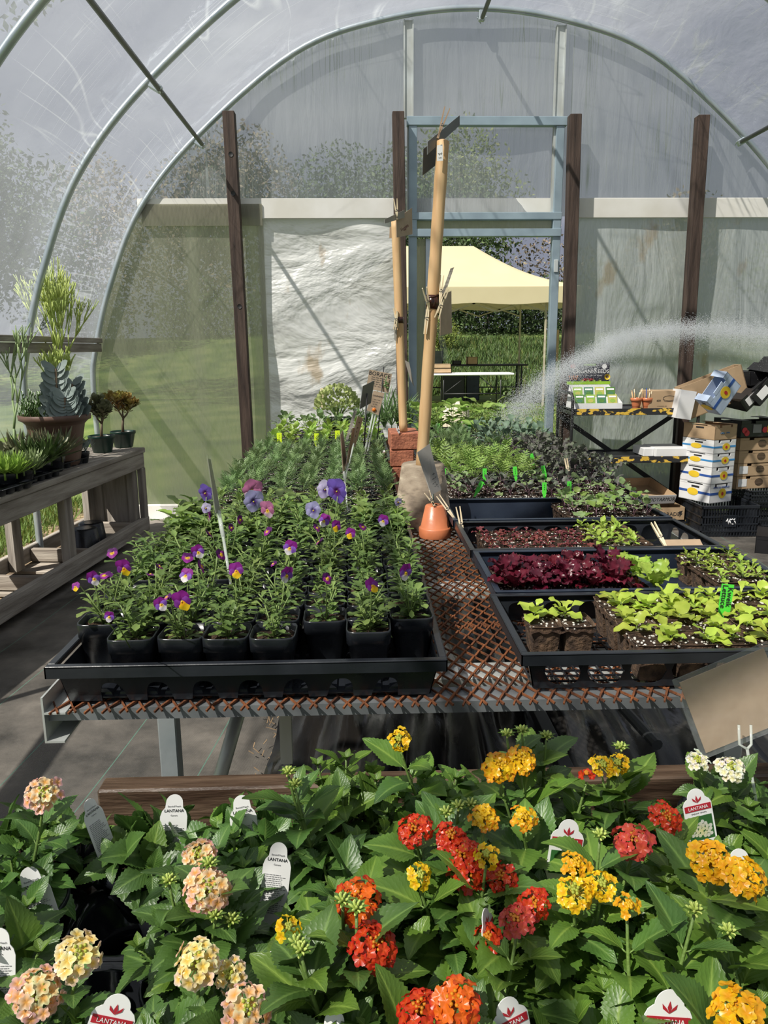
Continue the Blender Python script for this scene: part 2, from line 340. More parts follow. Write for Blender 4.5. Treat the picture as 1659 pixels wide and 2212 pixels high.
def film_mat(name, tint, tr, tl, gl, rough, wr, wst, wsc, stain=None, dif=0.15, milk=0.0, ribs=False, crease=None, bd=.06, wrot=0):
    """greenhouse sheeting: partly see-through, partly scattering, wrinkled and glossy"""
    m = bpy.data.materials.new(name); m.use_nodes = True; t = m.node_tree; t.nodes.clear(); L = t.links.new
    out = _n(t, 'ShaderNodeOutputMaterial'); tc = _n(t, 'ShaderNodeTexCoord')
    mp = _n(t, 'ShaderNodeMapping'); mp.inputs['Scale'].default_value = wst; mp.inputs['Rotation'].default_value = (0, wrot, 0); L(tc.outputs['Object'], mp.inputs[0])
    n1 = _n(t, 'ShaderNodeTexNoise'); n1.inputs['Scale'].default_value = wsc; n1.inputs['Detail'].default_value = 5; n1.inputs['Distortion'].default_value = .35; L(mp.outputs[0], n1.inputs[0])
    hgt = n1.outputs[0]
    if ribs:
        wv = _n(t, 'ShaderNodeTexWave'); wv.inputs['Scale'].default_value = 32; wv.bands_direction = 'X'; L(tc.outputs['Object'], wv.inputs[0]); 
        ad = _n(t, 'ShaderNodeMath', operation='MULTIPLY_ADD'); ad.inputs[1].default_value = .12; L(wv.outputs[1], ad.inputs[0]); L(n1.outputs[0], ad.inputs[2]); hgt = ad.outputs[0]
    bu = _n(t, 'ShaderNodeBump'); bu.inputs['Strength'].default_value = wr; bu.inputs['Distance'].default_value = bd; L(hgt, bu.inputs['Height'])
    # dust and milkiness streaks
    n2 = _n(t, 'ShaderNodeTexNoise'); n2.inputs['Scale'].default_value = 1.6; n2.inputs['Detail'].default_value = 6
    mp2 = _n(t, 'ShaderNodeMapping'); mp2.inputs['Scale'].default_value = (1.0, 1.0, .35) if not ribs else (5, 1, .15); L(tc.outputs['Object'], mp2.inputs[0]); L(mp2.outputs[0], n2.inputs[0])
    col = ramp(t, n2.outputs[0], [(0.3, tuple(x*.86 for x in tint)), (0.7, tint)])
    if stain:
        n3 = _n(t, 'ShaderNodeTexNoise'); n3.inputs['Scale'].default_value = 2.1; n3.inputs['Detail'].default_value = 7
        mp3 = _n(t, 'ShaderNodeMapping'); mp3.inputs['Scale'].default_value = (2.2, 1, 1.1); mp3.inputs['Rotation'].default_value = (0, .5, 0); mp3.inputs['Location'].default_value = (3.1, 0, 5.2); L(tc.outputs['Object'], mp3.inputs[0]); L(mp3.outputs[0], n3.inputs[0])
        msk = ramp(t, n3.outputs[0], [(0.63, (0, 0, 0)), (0.71, (.8, .8, .8))])
        mx = _n(t, 'ShaderNodeMix', data_type='RGBA'); L(msk, mx.inputs[0]); L(col, mx.inputs[6]); mx.inputs[7].default_value = (*stain, 1); col = mx.outputs[2]
    d = _n(t, 'ShaderNodeBsdfDiffuse'); L(col, d.inputs[0]); L(bu.outputs[0], d.inputs[2])
    q = _n(t, 'ShaderNodeBsdfTranslucent'); L(col, q.inputs[0]); L(bu.outputs[0], q.inputs[1])
    g = _n(t, 'ShaderNodeBsdfGlossy'); g.inputs['Roughness'].default_value = rough; L(bu.outputs[0], g.inputs['Normal'])
    tp = _n(t, 'ShaderNodeBsdfTransparent')
    def mixs(f, a, b):
        x = _n(t, 'ShaderNodeMixShader')
        if isinstance(f, float): x.inputs[0].default_value = f
        else: L(f, x.inputs[0])
        L(a, x.inputs[1]); L(b, x.inputs[2]); return x.outputs[0]
    s1 = mixs(dif/(dif+tl), q.outputs[0], d.outputs[0])
    s2 = mixs(gl/(gl+dif+tl), s1, g.outputs[0])
    mr = _n(t, 'ShaderNodeMapRange'); mr.inputs[1].default_value = .3; mr.inputs[2].default_value = .7; mr.inputs[3].default_value = min(1, tr+milk); mr.inputs[4].default_value = max(0, tr-milk); L(n2.outputs[0], mr.inputs[0])
    fac = mr.outputs[0]
    if crease:      # sharp white creases pulled through the sheet
        for i, (rot, scl) in enumerate(crease):
            mc = _n(t, 'ShaderNodeMapping'); mc.inputs['Rotation'].default_value = rot; mc.inputs['Scale'].default_value = scl; mc.inputs['Location'].default_value = (i*3.7, i*1.3, i*2.1); L(tc.outputs['Object'], mc.inputs[0])
            nc = _n(t, 'ShaderNodeTexNoise'); nc.inputs['Scale'].default_value = 1.0; nc.inputs['Detail'].default_value = 0; L(mc.outputs[0], nc.inputs[0])
            k = ramp(t, nc.outputs[0], [(.485, (0, 0, 0)), (.50, (1, 1, 1)), (.515, (0, 0, 0))]); gt = _n(t, 'ShaderNodeTexNoise'); gt.inputs['Scale'].default_value = 1.3; L(tc.outputs['Object'], gt.inputs[0]); kg = ramp(t, gt.outputs[0], [(.45, (0, 0, 0)), (.62, (.42, .42, .42))])
            mm = _n(t, 'ShaderNodeMath', operation='MULTIPLY'); L(k, mm.inputs[0]); L(kg, mm.inputs[1]); sb = _n(t, 'ShaderNodeMath', operation='SUBTRACT'); sb.use_clamp = True; L(fac, sb.inputs[0]); L(mm.outputs[0], sb.inputs[1]); fac = sb.outputs[0]
    L(mixs(fac, s2, tp.outputs[0]), out.inputs[0]); return m
film = film_mat('greenhouse_film', (0.50, 0.53, 0.57), 0.55, 0.20, 0.05, 0.18, 0.55, (1.6, .7, .6), 3.2, dif=0.13, milk=0.06, crease=(((.5, .2, 0), (.25, .35, 9)), ((-.7, -.3, 0), (.4, .3, 11)), ((0, .5, .9), (.3, 12, .35))))
film_end = film_mat('end_wall_film', (0.52, 0.55, 0.58), 0.42, 0.28, 0.07, 0.16, 0.6, (3.2, 1, .45), 2.4, dif=0.15, milk=0.05, crease=(((0, .25, 0), (14, .4, .25)), ((0, -.35, 0), (16, .4, .3)), ((0, .7, 0), (12, .4, .3))))
polyc = film_mat('twinwall_polycarbonate', (0.54, 0.53, 0.42), 0.20, 0.46, 0.04, 0.3, 0.25, (2, 1, .5), 2, dif=0.16, milk=0.10, ribs=True)
woven = film_mat('woven_white_poly', (0.92, 0.92, 0.90), 0.03, 0.22, 0.16, 0.30, 1.0, (.85, 1, 1.9), 1.5, stain=(0.50, 0.37, 0.22), dif=0.62, milk=0.02, bd=.13, wrot=.75)
woven_r = film_mat('hazy_white_poly', (0.56, 0.60, 0.59), 0.10, 0.34, 0.14, 0.26, 0.9, (2.4, 1, .6), 1.3, stain=(0.40, 0.33, 0.22), dif=0.42, milk=0.04, bd=.12, wrot=.45)
# ------------------------------------------------------------------ hoop profile (half width, height)
_PT = [(2.87, 0.0), (2.87, .55), (2.87, 1.06), (2.835, 1.3), (2.69, 1.77), (2.43, 2.31), (1.98, 2.81), (1.28, 3.346), (.66, 3.56), (0, 3.637), (-.66, 3.56)]
CX = 0.845; WY = 6.0
def _cr(P, k=8):
    out = []
    for i in range(1, len(P)-2):
        p0, p1, p2, p3 = [Vector((*q, 0)) for q in P[i-1:i+3]]
        for j in range(k):
            t = j/k; out.append(0.5*((2*p1)+(p2-p0)*t+(2*p0-5*p1+4*p2-p3)*t*t+(3*p1-p0-3*p2+p3)*t**3))
    out.append(Vector((*P[-2], 0))); return [(v.x, v.y) for v in out]
_half = _cr([(2.87, -.5)]+_PT)
HOOP = [(CX-a, z) for a, z in _half] + [(CX+a, z) for a, z in _half[::-1][1:]]       # from the left foot over the top to the right foot
def hoop_z(x):
    h = abs(x-CX); P = _half
    if h >= 2.87: return 0
    for (a, z), (b, w) in zip(P[::-1], P[::-1][1:]):
        if a <= h <= b: return z+(w-z)*(h-a)/(b-a+1e-9)
    return 1.3
def hoop_off(d):
    out = []
    for i, (x, z) in enumerate(HOOP):
        a = HOOP[max(0, i-1)]; b = HOOP[min(len(HOOP)-1, i+1)]; t = Vector((b[0]-a[0], b[1]-a[1])).normalized()
        out.append((x-t.y*d, z+t.x*d))
    return out

# ------------------------------------------------------------------ ground
flr = mat('ground', (0.2, 0.2, 0.2))
def fabric_mat():
    m = bpy.data.materials.new('landscape_fabric'); m.use_nodes = True; t = m.node_tree; t.nodes.clear(); L = t.links.new
    out = _n(t, 'ShaderNodeOutputMaterial'); p = _n(t, 'ShaderNodeBsdfPrincipled'); tc = _n(t, 'ShaderNodeTexCoord')
    n = _n(t, 'ShaderNodeTexNoise'); n.inputs['Scale'].default_value = 2.3; n.inputs['Detail'].default_value = 8; n.inputs['Roughness'].default_value = .62; L(tc.outputs['Object'], n.inputs[0])
    c = ramp(t, n.outputs[0], [(0.34, (0.045, 0.043, 0.040)), (0.55, (0.125, 0.112, 0.096)), (0.72, (0.23, 0.205, 0.175))])
    sx = _n(t, 'ShaderNodeSeparateXYZ'); mp = _n(t, 'ShaderNodeMapping'); mp.inputs['Rotation'].default_value = (0, 0, math.radians(6)); L(tc.outputs['Object'], mp.inputs[0]); L(mp.outputs[0], sx.inputs[0])
    def mth(op, a, b=None):
        q = _n(t, 'ShaderNodeMath', operation=op)
        for i, z in enumerate((a, b)):
            if z is None: continue
            if isinstance(z, (int, float)): q.inputs[i].default_value = z
            else: L(z, q.inputs[i])
        return q.outputs[0]
    fx = mth('ABSOLUTE', mth('SUBTRACT', mth('FRACT', mth('MULTIPLY', sx.outputs[0], 3.3)), .5)); ln = mth('LESS_THAN', fx, .006)
    mx = _n(t, 'ShaderNodeMix', data_type='RGBA'); L(ln, mx.inputs[0]); L(c, mx.inputs[6]); mx.inputs[7].default_value = (.10, .20, .15, 1)
    wv = _n(t, 'ShaderNodeTexWave'); wv.inputs['Scale'].default_value = 90; L(tc.outputs['Object'], wv.inputs[0])
    n2 = _n(t, 'ShaderNodeTexNoise'); n2.inputs['Scale'].default_value = 7; n2.inputs['Detail'].default_value = 6; L(tc.outputs['Object'], n2.inputs[0])
    hh = mth('ADD', mth('MULTIPLY', wv.outputs[1], .02), n2.outputs[0])
    b = _n(t, 'ShaderNodeBump'); b.inputs['Strength'].default_value = .5; b.inputs['Distance'].default_value = .03; L(hh, b.inputs['Height']); L(b.outputs[0], p.inputs['Normal'])
    L(mx.outputs[2], p.inputs['Base Color'])
    mr = _n(t, 'ShaderNodeMapRange'); mr.inputs[1].default_value = .38; mr.inputs[2].default_value = .5; mr.inputs[3].default_value = .35; mr.inputs[4].default_value = .75; L(n.outputs[0], mr.inputs[0]); L(mr.outputs[0], p.inputs['Roughness'])
    L(p.outputs[0], out.inputs[0]); return m
fabric = fabric_mat()
def fh(x, y): return 0.006*math.sin(x*3.1+y*1.3)+0.005*math.sin(y*4.2-x*1.7)
m_ = MB(); m_.grid(lambda u, v: (-1.93+u*5.6, -2.2+v*8.25, fh(-1.93+u*5.6, -2.2+v*8.25)-.002), 60, 80, uvs=False)
struct('floor', m_, fabric, True, 'dusty black landscape fabric floor with faint green lines')
grassm = mat('field_grass', (0.20, 0.33, 0.055), 0.9, 0, sc=1.2, bump=0.9, bsc=45, det=9, st=(1, .6, 1), spec=.15,
             stops=[(0.30, (0.06, 0.105, 0.03)), (0.5, (0.115, 0.17, 0.045)), (0.7, (0.20, 0.235, 0.08))])
bladem = mat('grass_blade', (0.165, 0.245, 0.065), 0.6, 0, (0.08, 0.14, 0.035), 1.2, transl=.35, attr=True)
def gz(x, y):
    a = min(1, max(0, (y-21)/22)); a = a*a*(3-2*a); b = min(1, max(0, (y-22)/4)); b = b*b*(3-2*b); c = min(1, max(0, (y-27)/3))
    return a*2.05 + .25*math.sin(x*.13+1)*a - .02
m_ = MB(); m_.grid(lambda u, v: (-70+u*140, -12+v*100, gz(-70+u*140, -12+v*100)-.03), 90, 90, uvs=False)
struct('ground_field', m_, grassm, True, 'green grass field around the greenhouse')
dirtm = mat('straw_and_dirt', (0.34, 0.25, 0.14), 0.95, 0, (0.10, 0.07, 0.045), 16, 0.8, 60)
m_ = MB(); m_.grid(lambda u, v: (-2.62+u*.72, 1.5+v*5.0, .004+.012*math.sin(u*9+v*22)*math.sin(v*31)+.03*math.sin(PI*u)), 16, 60, uvs=False)
struct('ground_strip', m_, dirtm, True, 'strip of bare dirt and straw under the plastic side')
rg = random.Random(5)
def blades(regs, n, hmin, hmax, seed):
    r = random.Random(seed); m = MB(); V = []; F = []; Cc = []
    for i in range(n):
        x0, x1, y0, y1 = regs[r.randrange(len(regs))]; x = r.uniform(x0, x1); y = r.uniform(y0, y1); h = r.uniform(hmin, hmax); w = h*.07+.002+.0006*y
        a = r.uniform(0, PI); lx = r.gauss(0, h*.35); ly = r.gauss(0, h*.35); z = gz(x, y)-.03; k = len(V)
        V += [(x-w*math.cos(a), y-w*math.sin(a), z), (x+w*math.cos(a), y+w*math.sin(a), z), (x+lx, y+ly, z+h)]
        F.append((k, k+1, k+2)); g = r.uniform(.6, 1.4); t = r.random()
        Cc += [(g*(1.5 if t > .85 else 1), g, g*.8)]*3
    m.add(V, F, None, 0, None, Cc); return m
o = blades([(-3.6, -2.25, 2.3, 6.5), (-3.6, -2.25, 3.2, 6.2), (-7, -3.4, 3, 11), (-2.9, -2.3, 4.4, 6.6)], 26000, .05, .16, 1).part('grass_tufts', bladem, smooth=False)
tag(o, 'long green grass growing outside along the left side', 'grass', kind='stuff')
o = blades([(.5, 3.6, 6.4, 12), (1, 6, 10, 19)], 26000, .03, .07, 2).part('mown_lawn', bladem, smooth=False)
tag(o, 'short sunlit lawn beyond the open doorway', 'grass', kind='stuff')
o = blades([(.5, 9, 22, 34)], 26000, .25, .5, 3).part('meadow_grass', mat('meadow_blade', (0.10, 0.165, 0.05), 0.6, 0, (0.05, 0.09, 0.03), 1.2, transl=.25, attr=True), smooth=False)
tag(o, 'taller darker meadow grass behind the canopy tent', 'grass', kind='stuff')

# ------------------------------------------------------------------ film tunnel
_fo = hoop_off(.035); _nf = len(_fo)-1
def filmp(u, v):
    i = min(_nf-1, int(u*_nf)); f = u*_nf-i; y = -3.2+v*(WY+3.25); a, b = _fo[i], _fo[i+1]
    x = a[0]+(b[0]-a[0])*f; z = a[1]+(b[1]-a[1])*f
    ph = (y-1.0)/1.25; sag = .5-.5*math.cos(2*PI*ph)
    dx, dz = CX-x, 1.2-z; l = math.hypot(dx, dz); k = -.030*sag/l if False else .022*sag/l
    return (x+dx*k, y, z+dz*k)
m_ = MB(); m_.grid(filmp, _nf, 120, uvs=False, skip=lambda u, v: (u < .085 or u > .915))
struct('ceiling_film', m_, film, True, 'clear wrinkled plastic film stretched over the hoops')

# ------------------------------------------------------------------ end wall
def wallgrid(m, x0, x1, z0, z1, nx, nz, y, amp=.0, seed=0, cut=None):
    r = random.Random(seed); ks = [(r.uniform(2, 9), r.uniform(2, 9), r.uniform(0, 6), r.uniform(.3, 1)) for _ in range(9)]
    def fn(u, v):
        x = x0+(x1-x0)*u; top = min(z1, hoop_z(x)+.02) if z1 > 1.5 else z1; top = max(top, z0+.001); z = z0+(top-z0)*v
        d = sum(a*math.sin(p*x+q*z+s) for p, q, s, a in ks)*amp/3
        return (x, y+d, z)
    m.grid(fn, nx, nz, uvs=False, skip=cut)
m_ = MB(); wallgrid(m_, CX-2.6, CX+2.6, 2.27, 9, 90, 26, WY+.05, .012, 3)
struct('wall_back_upper', m_, film_end, True, 'clear film closing the arch of the end wall')
m_ = MB(); wallgrid(m_, CX-2.86, -.70, .10, 2.32, 50, 50, WY+.03, .006, 4)
struct('wall_back_left', m_, polyc, True, 'translucent twin-wall plastic panel at the left of the end wall')
m_ = MB(); wallgrid(m_, -.74, .31, .08, 2.27, 60, 90, WY+.045, .03, 7)
struct('wall_back_center', m_, woven, True, 'shiny rust-stained white woven plastic sheet left of the door')
m_ = MB(); wallgrid(m_, 1.56, CX+2.86, .02, 2.27, 70, 60, WY+.045, .02, 9)
struct('wall_back_right', m_, woven_r, True, 'hazy white plastic sheet right of the door')
m_ = MB(); m_.box((CX-2.45, WY-.0, 2.25), (.30, WY+.022, 2.39), b=.003); m_.box((1.60, WY, 2.25), (CX+2.48, WY+.022, 2.39), b=.003)
m_.box((.40, WY+.06, 2.29), (1.46, WY+.075, 2.40)); struct('trim_1', m_, white_p, label='white painted board across the end wall')
m_ = MB(); m_.box((-1.95, WY-.02, .0), (.30, WY+.03, .115), b=.004); struct('baseboard_back', m_, white_p, label='white board along the foot of the end wall')
m_ = MB(); m_.box((CX-2.42, WY-.012, 2.20), (-.70, WY-.004, 2.35)); struct('trim_2', m_, polyc, label='yellowed plastic overlap on the white board')
# door frame
m_ = MB()
for x in (.405, 1.475): m_.box((x-.03, WY-.03, 0), (x+.03, WY+.03, 2.93), b=.003)
m_.box((.36, WY-.04, 2.875), (1.52, WY+.02, 2.935), b=.003)
m_.box((.372, WY-.036, 2.235), (1.508, WY+.034, 2.285), b=.003); m_.box((.372, WY-.045, 2.115), (1.505, WY+.015, 2.170), b=.003)
fr = struct('door_1', m_, bluesteel, label='grey square-tube door frame')
m_ = MB(); m_.box((.435, WY+.02, 2.17), (1.445, WY+.03, 2.235)); m_.part('transom_panel', polyc, fr, smooth=False)
m_ = MB(); m_.box((.44, WY+.045, .02), (.505, WY+.055, 2.11)); m_.box((.44, WY+.03, .0), (.46, WY+.06, .05)); m_.part('sliding_panel', polyc, fr, smooth=False, label='edge of the slid-open twin-wall plastic door')
m_ = MB(); m_.box((.505, WY+.03, .02), (.545, WY+.07, 2.11), b=.002); m_.part('panel_edge_tube', galv, fr, smooth=False)
m_ = MB(); m_.box((1.462, WY-.04, 1.86), (1.492, WY-.03, 1.95), b=.002); m_.part('hinge_plate', galv_lt, fr, smooth=False)
for i, x in enumerate((.375, 1.46)):
    m_ = MB(); zt = hoop_z(x)-.03; z0 = 2.93
    m_.box((x-.035, WY-.0, z0), (x+.035, WY+.03, zt), b=.002); m_.box((x-.035, WY-.012, z0), (x-.026, WY, zt)); m_.box((x+.026, WY-.012, z0), (x+.035, WY, zt))
    z0, z1 = (2.29, 2.88); x += .02 if i == 0 else -.0
    m_.box((x-.03, WY-.005, z0), (x+.035, WY+.028, z1)); struct('trim_%d' % (3+i), m_, galv_lt, label='upright steel channel above the door, %s side' % ('left', 'right')[i])

# hoops
for i, y in enumerate((WY-.02, 4.75, 3.5, 2.25, 1.0, -.25, -1.5)):
    m_ = MB(); m_.tube([(x, y, z) for x, z in HOOP], .021, 12)
    o = m_.part('greenhouse_hoop', galv)
    nm = ['farthest steel hoop, framing the end wall', 'second steel hoop in front of the end wall', 'third steel hoop from the end wall, at the upper left corner', 'steel hoop above the middle of the bench', 'steel hoop above the bench front', 'steel hoop above the viewer', 'rearmost steel hoop behind the viewer'][i]
    tag(o, nm, 'hoop', 'greenhouse hoops')
    if i < 3:
        for x, z in ((-1.134, 2.761), (.888, 3.60), (CX+1.98, 2.78)):
            t_ = MB(); c = Vector((x, y, z)); n_ = (Vector((CX, y, 1.6))-c).normalized()
            t_.box((-.022, -.02, -.035), (.022, .02, .035), aim(c+n_*.012, (0, -1, 0), n_), .006)
            t_.tube([c+n_*.05+Vector((0, -.03, 0)), c+n_*.02+Vector((.03, -.01, 0)), c-n_*.03, c+n_*.02+Vector((-.03, .01, 0)), c+n_*.05+Vector((0, .03, 0))], .004, 6)
            t_.part('clamp', galv, o, smooth=False)
for i, (x, z) in enumerate(((-1.134, 2.761), (.888, 3.60), (CX+1.98, 2.78))):
    n_ = (Vector((CX, 0, 1.6))-Vector((x, 0, z))).normalized()*.035
    m_ = MB(); m_.tube([(x+n_.x, -2, z+n_.z), (x+n_.x, WY+.0-.1+.04, z+n_.z)], .015, 10)
    o = m_.part('purlin', mat('dull_steel_purlin_%d' % i, (0.16, 0.17, 0.16), 0.45, 0.7) if i == 0 else bpy.data.materials['dull_steel_purlin_0'])
    tag(o, ['round steel purlin along the left side', 'round steel ridge purlin overhead', 'round steel purlin along the right side'][i], 'purlin')
for sx in (-1, 1):
    m_ = MB(); x = CX+sx*2.80
    m_.box((x-.02, -2, 1.30), (x+.02, WY-.03, 1.36), b=.003); m_.box((x-.012, -2, 1.365), (x+.03, WY-.03, 1.40), b=.003)
    struct('trim_%d' % (5+(sx > 0)), m_, greywood, label='wooden hip board along the %s side' % ('left', 'right')[sx > 0])
# posts
for i, (p, x1, zt, lab) in enumerate((((-.897, 0), -.86, 2.945, 'dark wooden post left of the white woven sheet'), ((.295, 0), .335, 2.945, 'dark wooden post at the left of the door frame'),
                           ((1.557, 0), 1.60, 2.93, 'dark wooden post at the right of the door frame'), ((2.48, 0), 2.50, 2.925, 'dark wooden post behind the metal shelf'))):
    m_ = MB(); m_.box((-.042, -.042, 0), (.042, .042, zt), b=.004)
    o = m_.part('wooden_post', darkwood, smooth=False); o.location = (x1, WY-.085, 0); o.rotation_euler = (0, math.atan2(p[0]-x1, zt), 0)
    tag(o, lab, 'post', 'dark posts of the end wall')
    if i == 0:
        for z in (2.66, 2.40, 1.62): k_ = MB(); k_.lathe([(.001, .001), (.014, .0), (.017, -.002)], 12, TR(.003, -.0435, z, rx=-PI/2)); k_.part('knot', ink, o)

# ------------------------------------------------------------------ outside: trees
def quadtuft(m, c, s, r, col):
    d = Vector((r.gauss(0, 1), r.gauss(0, 1), r.gauss(0, 1)+.3)).normalized(); e = d.orthogonal().normalized(); f = d.cross(e)
    a = r.uniform(0, 6.3); e, f = e*math.cos(a)+f*math.sin(a), f*math.cos(a)-e*math.sin(a)
    m.add([c-e*s, c-f*s*.5, c+e*s, c+f*s*.5], [(0, 1, 2, 3)], None, 0, None, [col]*4)
def crown(r, blobs, n, s, squash=1.0):
    m = MB()
    for (bx, by, bz, br) in blobs:
        for i in range(int(n*br*br)):
            d = Vector((r.gauss(0, 1), r.gauss(0, 1), r.gauss(0, 1))).normalized()*br*(r.random()**.4)
            g = r.uniform(.55, 1.35)
            quadtuft(m, Vector((bx+d.x, by+d.y, bz+d.z*squash)), s*r.uniform(.6, 1.4), r, (g, g*r.uniform(.9, 1.1), g*.9))
    return m
leafd = mat('evergreen_foliage', (0.10, 0.15, 0.06), 0.7, 0, (0.04, 0.065, 0.028), 1, attr=True, transl=.2)
leafo = mat('spring_foliage', (0.30, 0.34, 0.13), 0.7, 0, (0.13, 0.17, 0.06), 1, attr=True, transl=.3)
leafp = mat('bare_budding_twigs', (0.24, 0.20, 0.15), 0.8, 0, (0.13, 0.10, 0.08), 1, attr=True, transl=.1)
leafy = mat('yellow_green_shrub', (0.20, 0.25, 0.04), 0.7, 0, (0.12, 0.16, 0.03), 1, attr=True, transl=.3)
bark = mat('tree_bark', (0.12, 0.10, 0.08), 0.9, 0, (0.06, 0.05, 0.04), 3, .5, 10)
def tree(label, h, w, fm, n, s, seed, loc, trunk=True, group='trees beyond the field'):
    r = random.Random(seed); t = thing('tree' if h > 3 else 'bush', label, 'tree' if h > 3 else 'bush', loc, 0, group)
    bl = [(r.gauss(0, w*.35), r.gauss(0, w*.3), h*r.uniform(.38, .92), w*r.uniform(.28, .45)) for _ in range(9)] if h > 3 else [(0, 0, h*.5, w*.5), (.2*w, 0, h*.4, w*.4), (-.2*w, .1, h*.42, w*.4)]
    crown(r, bl, n, s).part('foliage', fm, t, smooth=False)
    m = MB()
    if trunk:
        m.tube([(0, 0, -.2), (.05*h*r.uniform(-1, 1), 0, h*.4), (0, 0, h*.85)], [.03*h, .02*h, .006*h], 7)
        for b in bl: m.tube([(0, 0, b[2]*.55), (b[0]*.5, b[1]*.5, b[2]*.85), (b[0], b[1], b[2])], [.01*h, .006*h, .002*h], 5)
    else: m.tube([(0, 0, -.1), (0, 0, h*.5)], .04, 6)
    m.part('trunk', bark, t); return t
tree('tall dark tree filling the film at the far left', 14, 8, leafd, 420, .085, 11, (-15, 17, 0))
tree('big olive-brown tree behind the upper left film', 15, 9, leafp, 380, .095, 12, (-24, 27, 0))
tree('dark tree beyond the left twin-wall panel', 10, 7, leafd, 300, .11, 13, (-17, 34, .8))
tree('brownish tree behind the white woven sheet', 9, 7, leafp, 300, .11, 14, (-8, 40, 1.2))
tree('bushy dark tree left of the doorway view', 9, 7, leafd, 300, .11, 15, (-1.5, 43, 1.4))
tree('leafing green tree rising behind the tent roof', 9.5, 5.4, leafo, 200, .10, 16, (5.0, 40, 1.6))
tree('pale twiggy tree at the right edge of the doorway view', 5, 5, leafp, 110, .10, 17, (12.2, 44, 1.4))
tree('reddish bare tree beyond the right post', 6.5, 6, leafp, 110, .13, 18, (19, 45, 1.4))
tree('low dark tree beyond the right white sheet', 5, 6, leafd, 120, .16, 19, (27, 44, 1.4))
for i, x in enumerate((-13, -8, -4, -1, 1.2, 3.6, 6.2, 8.6, 11.4, 15)):
    nm = ['far left', 'left', 'behind the door post', 'left of the shrub', 'behind the round shrub', 'under the tent middle', 'behind the tent pole', 'right of the tent pole', 'at the doorway right edge', 'far right'][i]
    tree('dark hedge bush in the tree line, '+nm, 2.9, 4.2, leafd, 420, .09, 30+i, (x, 38+i % 3, 1.35), False, 'hedge bushes in the tree line')
tree('round yellow-green shrub in the field beside the brown sign', 1.25, 1.5, leafy, 3000, .035, 50, (3.15, 31, 1.25), False, None)
# ------------------------------------------------------------------ leaf and plant helpers
SH = {'ovate': [(0, .10), (.08, .45), (.25, .92), (.4, 1.0), (.6, .84), (.8, .5), (.93, .2), (1, .02)],
      'spat': [(0, .12), (.25, .2), (.5, .45), (.72, .95), (.86, 1.0), (.96, .62), (1, .25)],
      'round': [(0, .3), (.12, .72), (.35, 1.0), (.65, .98), (.85, .7), (.96, .35), (1, .1)],
      'lance': [(0, .3), (.15, .7), (.35, 1.0), (.6, .85), (.85, .4), (1, .04)],
      'heart': [(0, .2), (.06, .8), (.2, 1.0), (.4, .95), (.7, .6), (.9, .22), (1, .02)],
      'linear': [(0, .6), (.3, 1), (.7, .9), (1, .1)]}
def leaf_t(L, W, nl=8, nw=4, shape='ovate', curl=.6, fold=.25, tooth=0.0, wave=0.0, seed=0, petiole=0.0):
    r = random.Random(seed); sh = SH[shape]; V = []; U = []
    xs = [q[0] for q in sh]; ws = [q[1] for q in sh]; ph = r.uniform(0, 6)
    for j in range(nl+1):
        t = j/nl; w = W*.5*float(np.interp(t, xs, ws))
        if tooth and 0 < j < nl: w *= 1+(tooth if j % 2 else -tooth)
        a = curl*t; cy = math.sin(a)/a*t*L if abs(a) > 1e-3 else t*L; cz = -(1-math.cos(a))/a*t*L if abs(a) > 1e-3 else 0
        for i in range(nw+1):
            s = 2*i/nw-1; x = s*w; yo = 0
            if tooth and 0 < j < nl and j % 2: yo = tooth*.35*L/nl*abs(s)
            z = cz + fold*abs(s)*w + wave*W*math.sin(t*11+ph+(2 if s > 0 else 0))*abs(s)**2
            V.append((x, petiole+cy+yo, z)); U.append((i/nw, t))
    F = [(j*(nw+1)+i, j*(nw+1)+i+1, (j+1)*(nw+1)+i+1, (j+1)*(nw+1)+i) for j in range(nl) for i in range(nw)]
    return np.array(V), F, np.array(U)
def addleaf(m, T, p, d, up=(0, 0, 1), sc=1.0, mi=0, col=None):
    A = aim(p, d, up); m.add(T[0]*sc, T[1], A, mi, T[2], col)
def rosette(m, r, T, n, z0, rad, tilt0, tilt1, s0=.8, s1=1.15, mi=0, c=(0, 0), stem=None):
    """leaves in a golden-angle spiral; tilt in radians above the ground, inner ones steeper"""
    a = r.uniform(0, 6.3)
    for i in range(n):
        f = i/max(1, n-1); a += 2.39996+r.uniform(-.25, .25); ti = tilt0+(tilt1-tilt0)*f+r.uniform(-.12, .12)
        d = Vector((math.cos(a)*math.cos(ti), math.sin(a)*math.cos(ti), math.sin(ti))); p = Vector((c[0]+math.cos(a)*rad, c[1]+math.sin(a)*rad, z0+f*.006))
        addleaf(m, T[r.randrange(len(T))], p, d, (0, 0, 1) if ti < 1.2 else (-math.cos(a), -math.sin(a), .1), r.uniform(s0, s1)*(1-.3*f), mi)
def lm(name, c, c2, tr=.28, rough=.42, sc=30, bump=.0, uvv=False, **k):
    return mat(name, c, rough, 0, c2, sc, bump, None, (1, 1, 1), tr, False, .18, .45, uvv=uvv, **k)
L_viola = lm('viola_leaf', (0.155, 0.24, 0.062), (0.10, 0.17, 0.042))
L_viola2 = lm('viola_leaf_light', (0.25, 0.34, 0.095), (0.18, 0.27, 0.07))
L_mari = lm('marigold_leaf', (0.21, 0.31, 0.115), (0.13, 0.215, 0.08))
L_lett = lm('yellow_green_lettuce', (0.56, 0.66, 0.10), (0.42, 0.56, 0.07), .35, .4)
L_lett2 = lm('frilly_green_lettuce', (0.44, 0.56, 0.10), (0.30, 0.45, 0.06), .35, .4)
L_red = lm('red_lettuce', (0.16, 0.012, 0.03), (0.075, 0.008, 0.018), .25, .3)
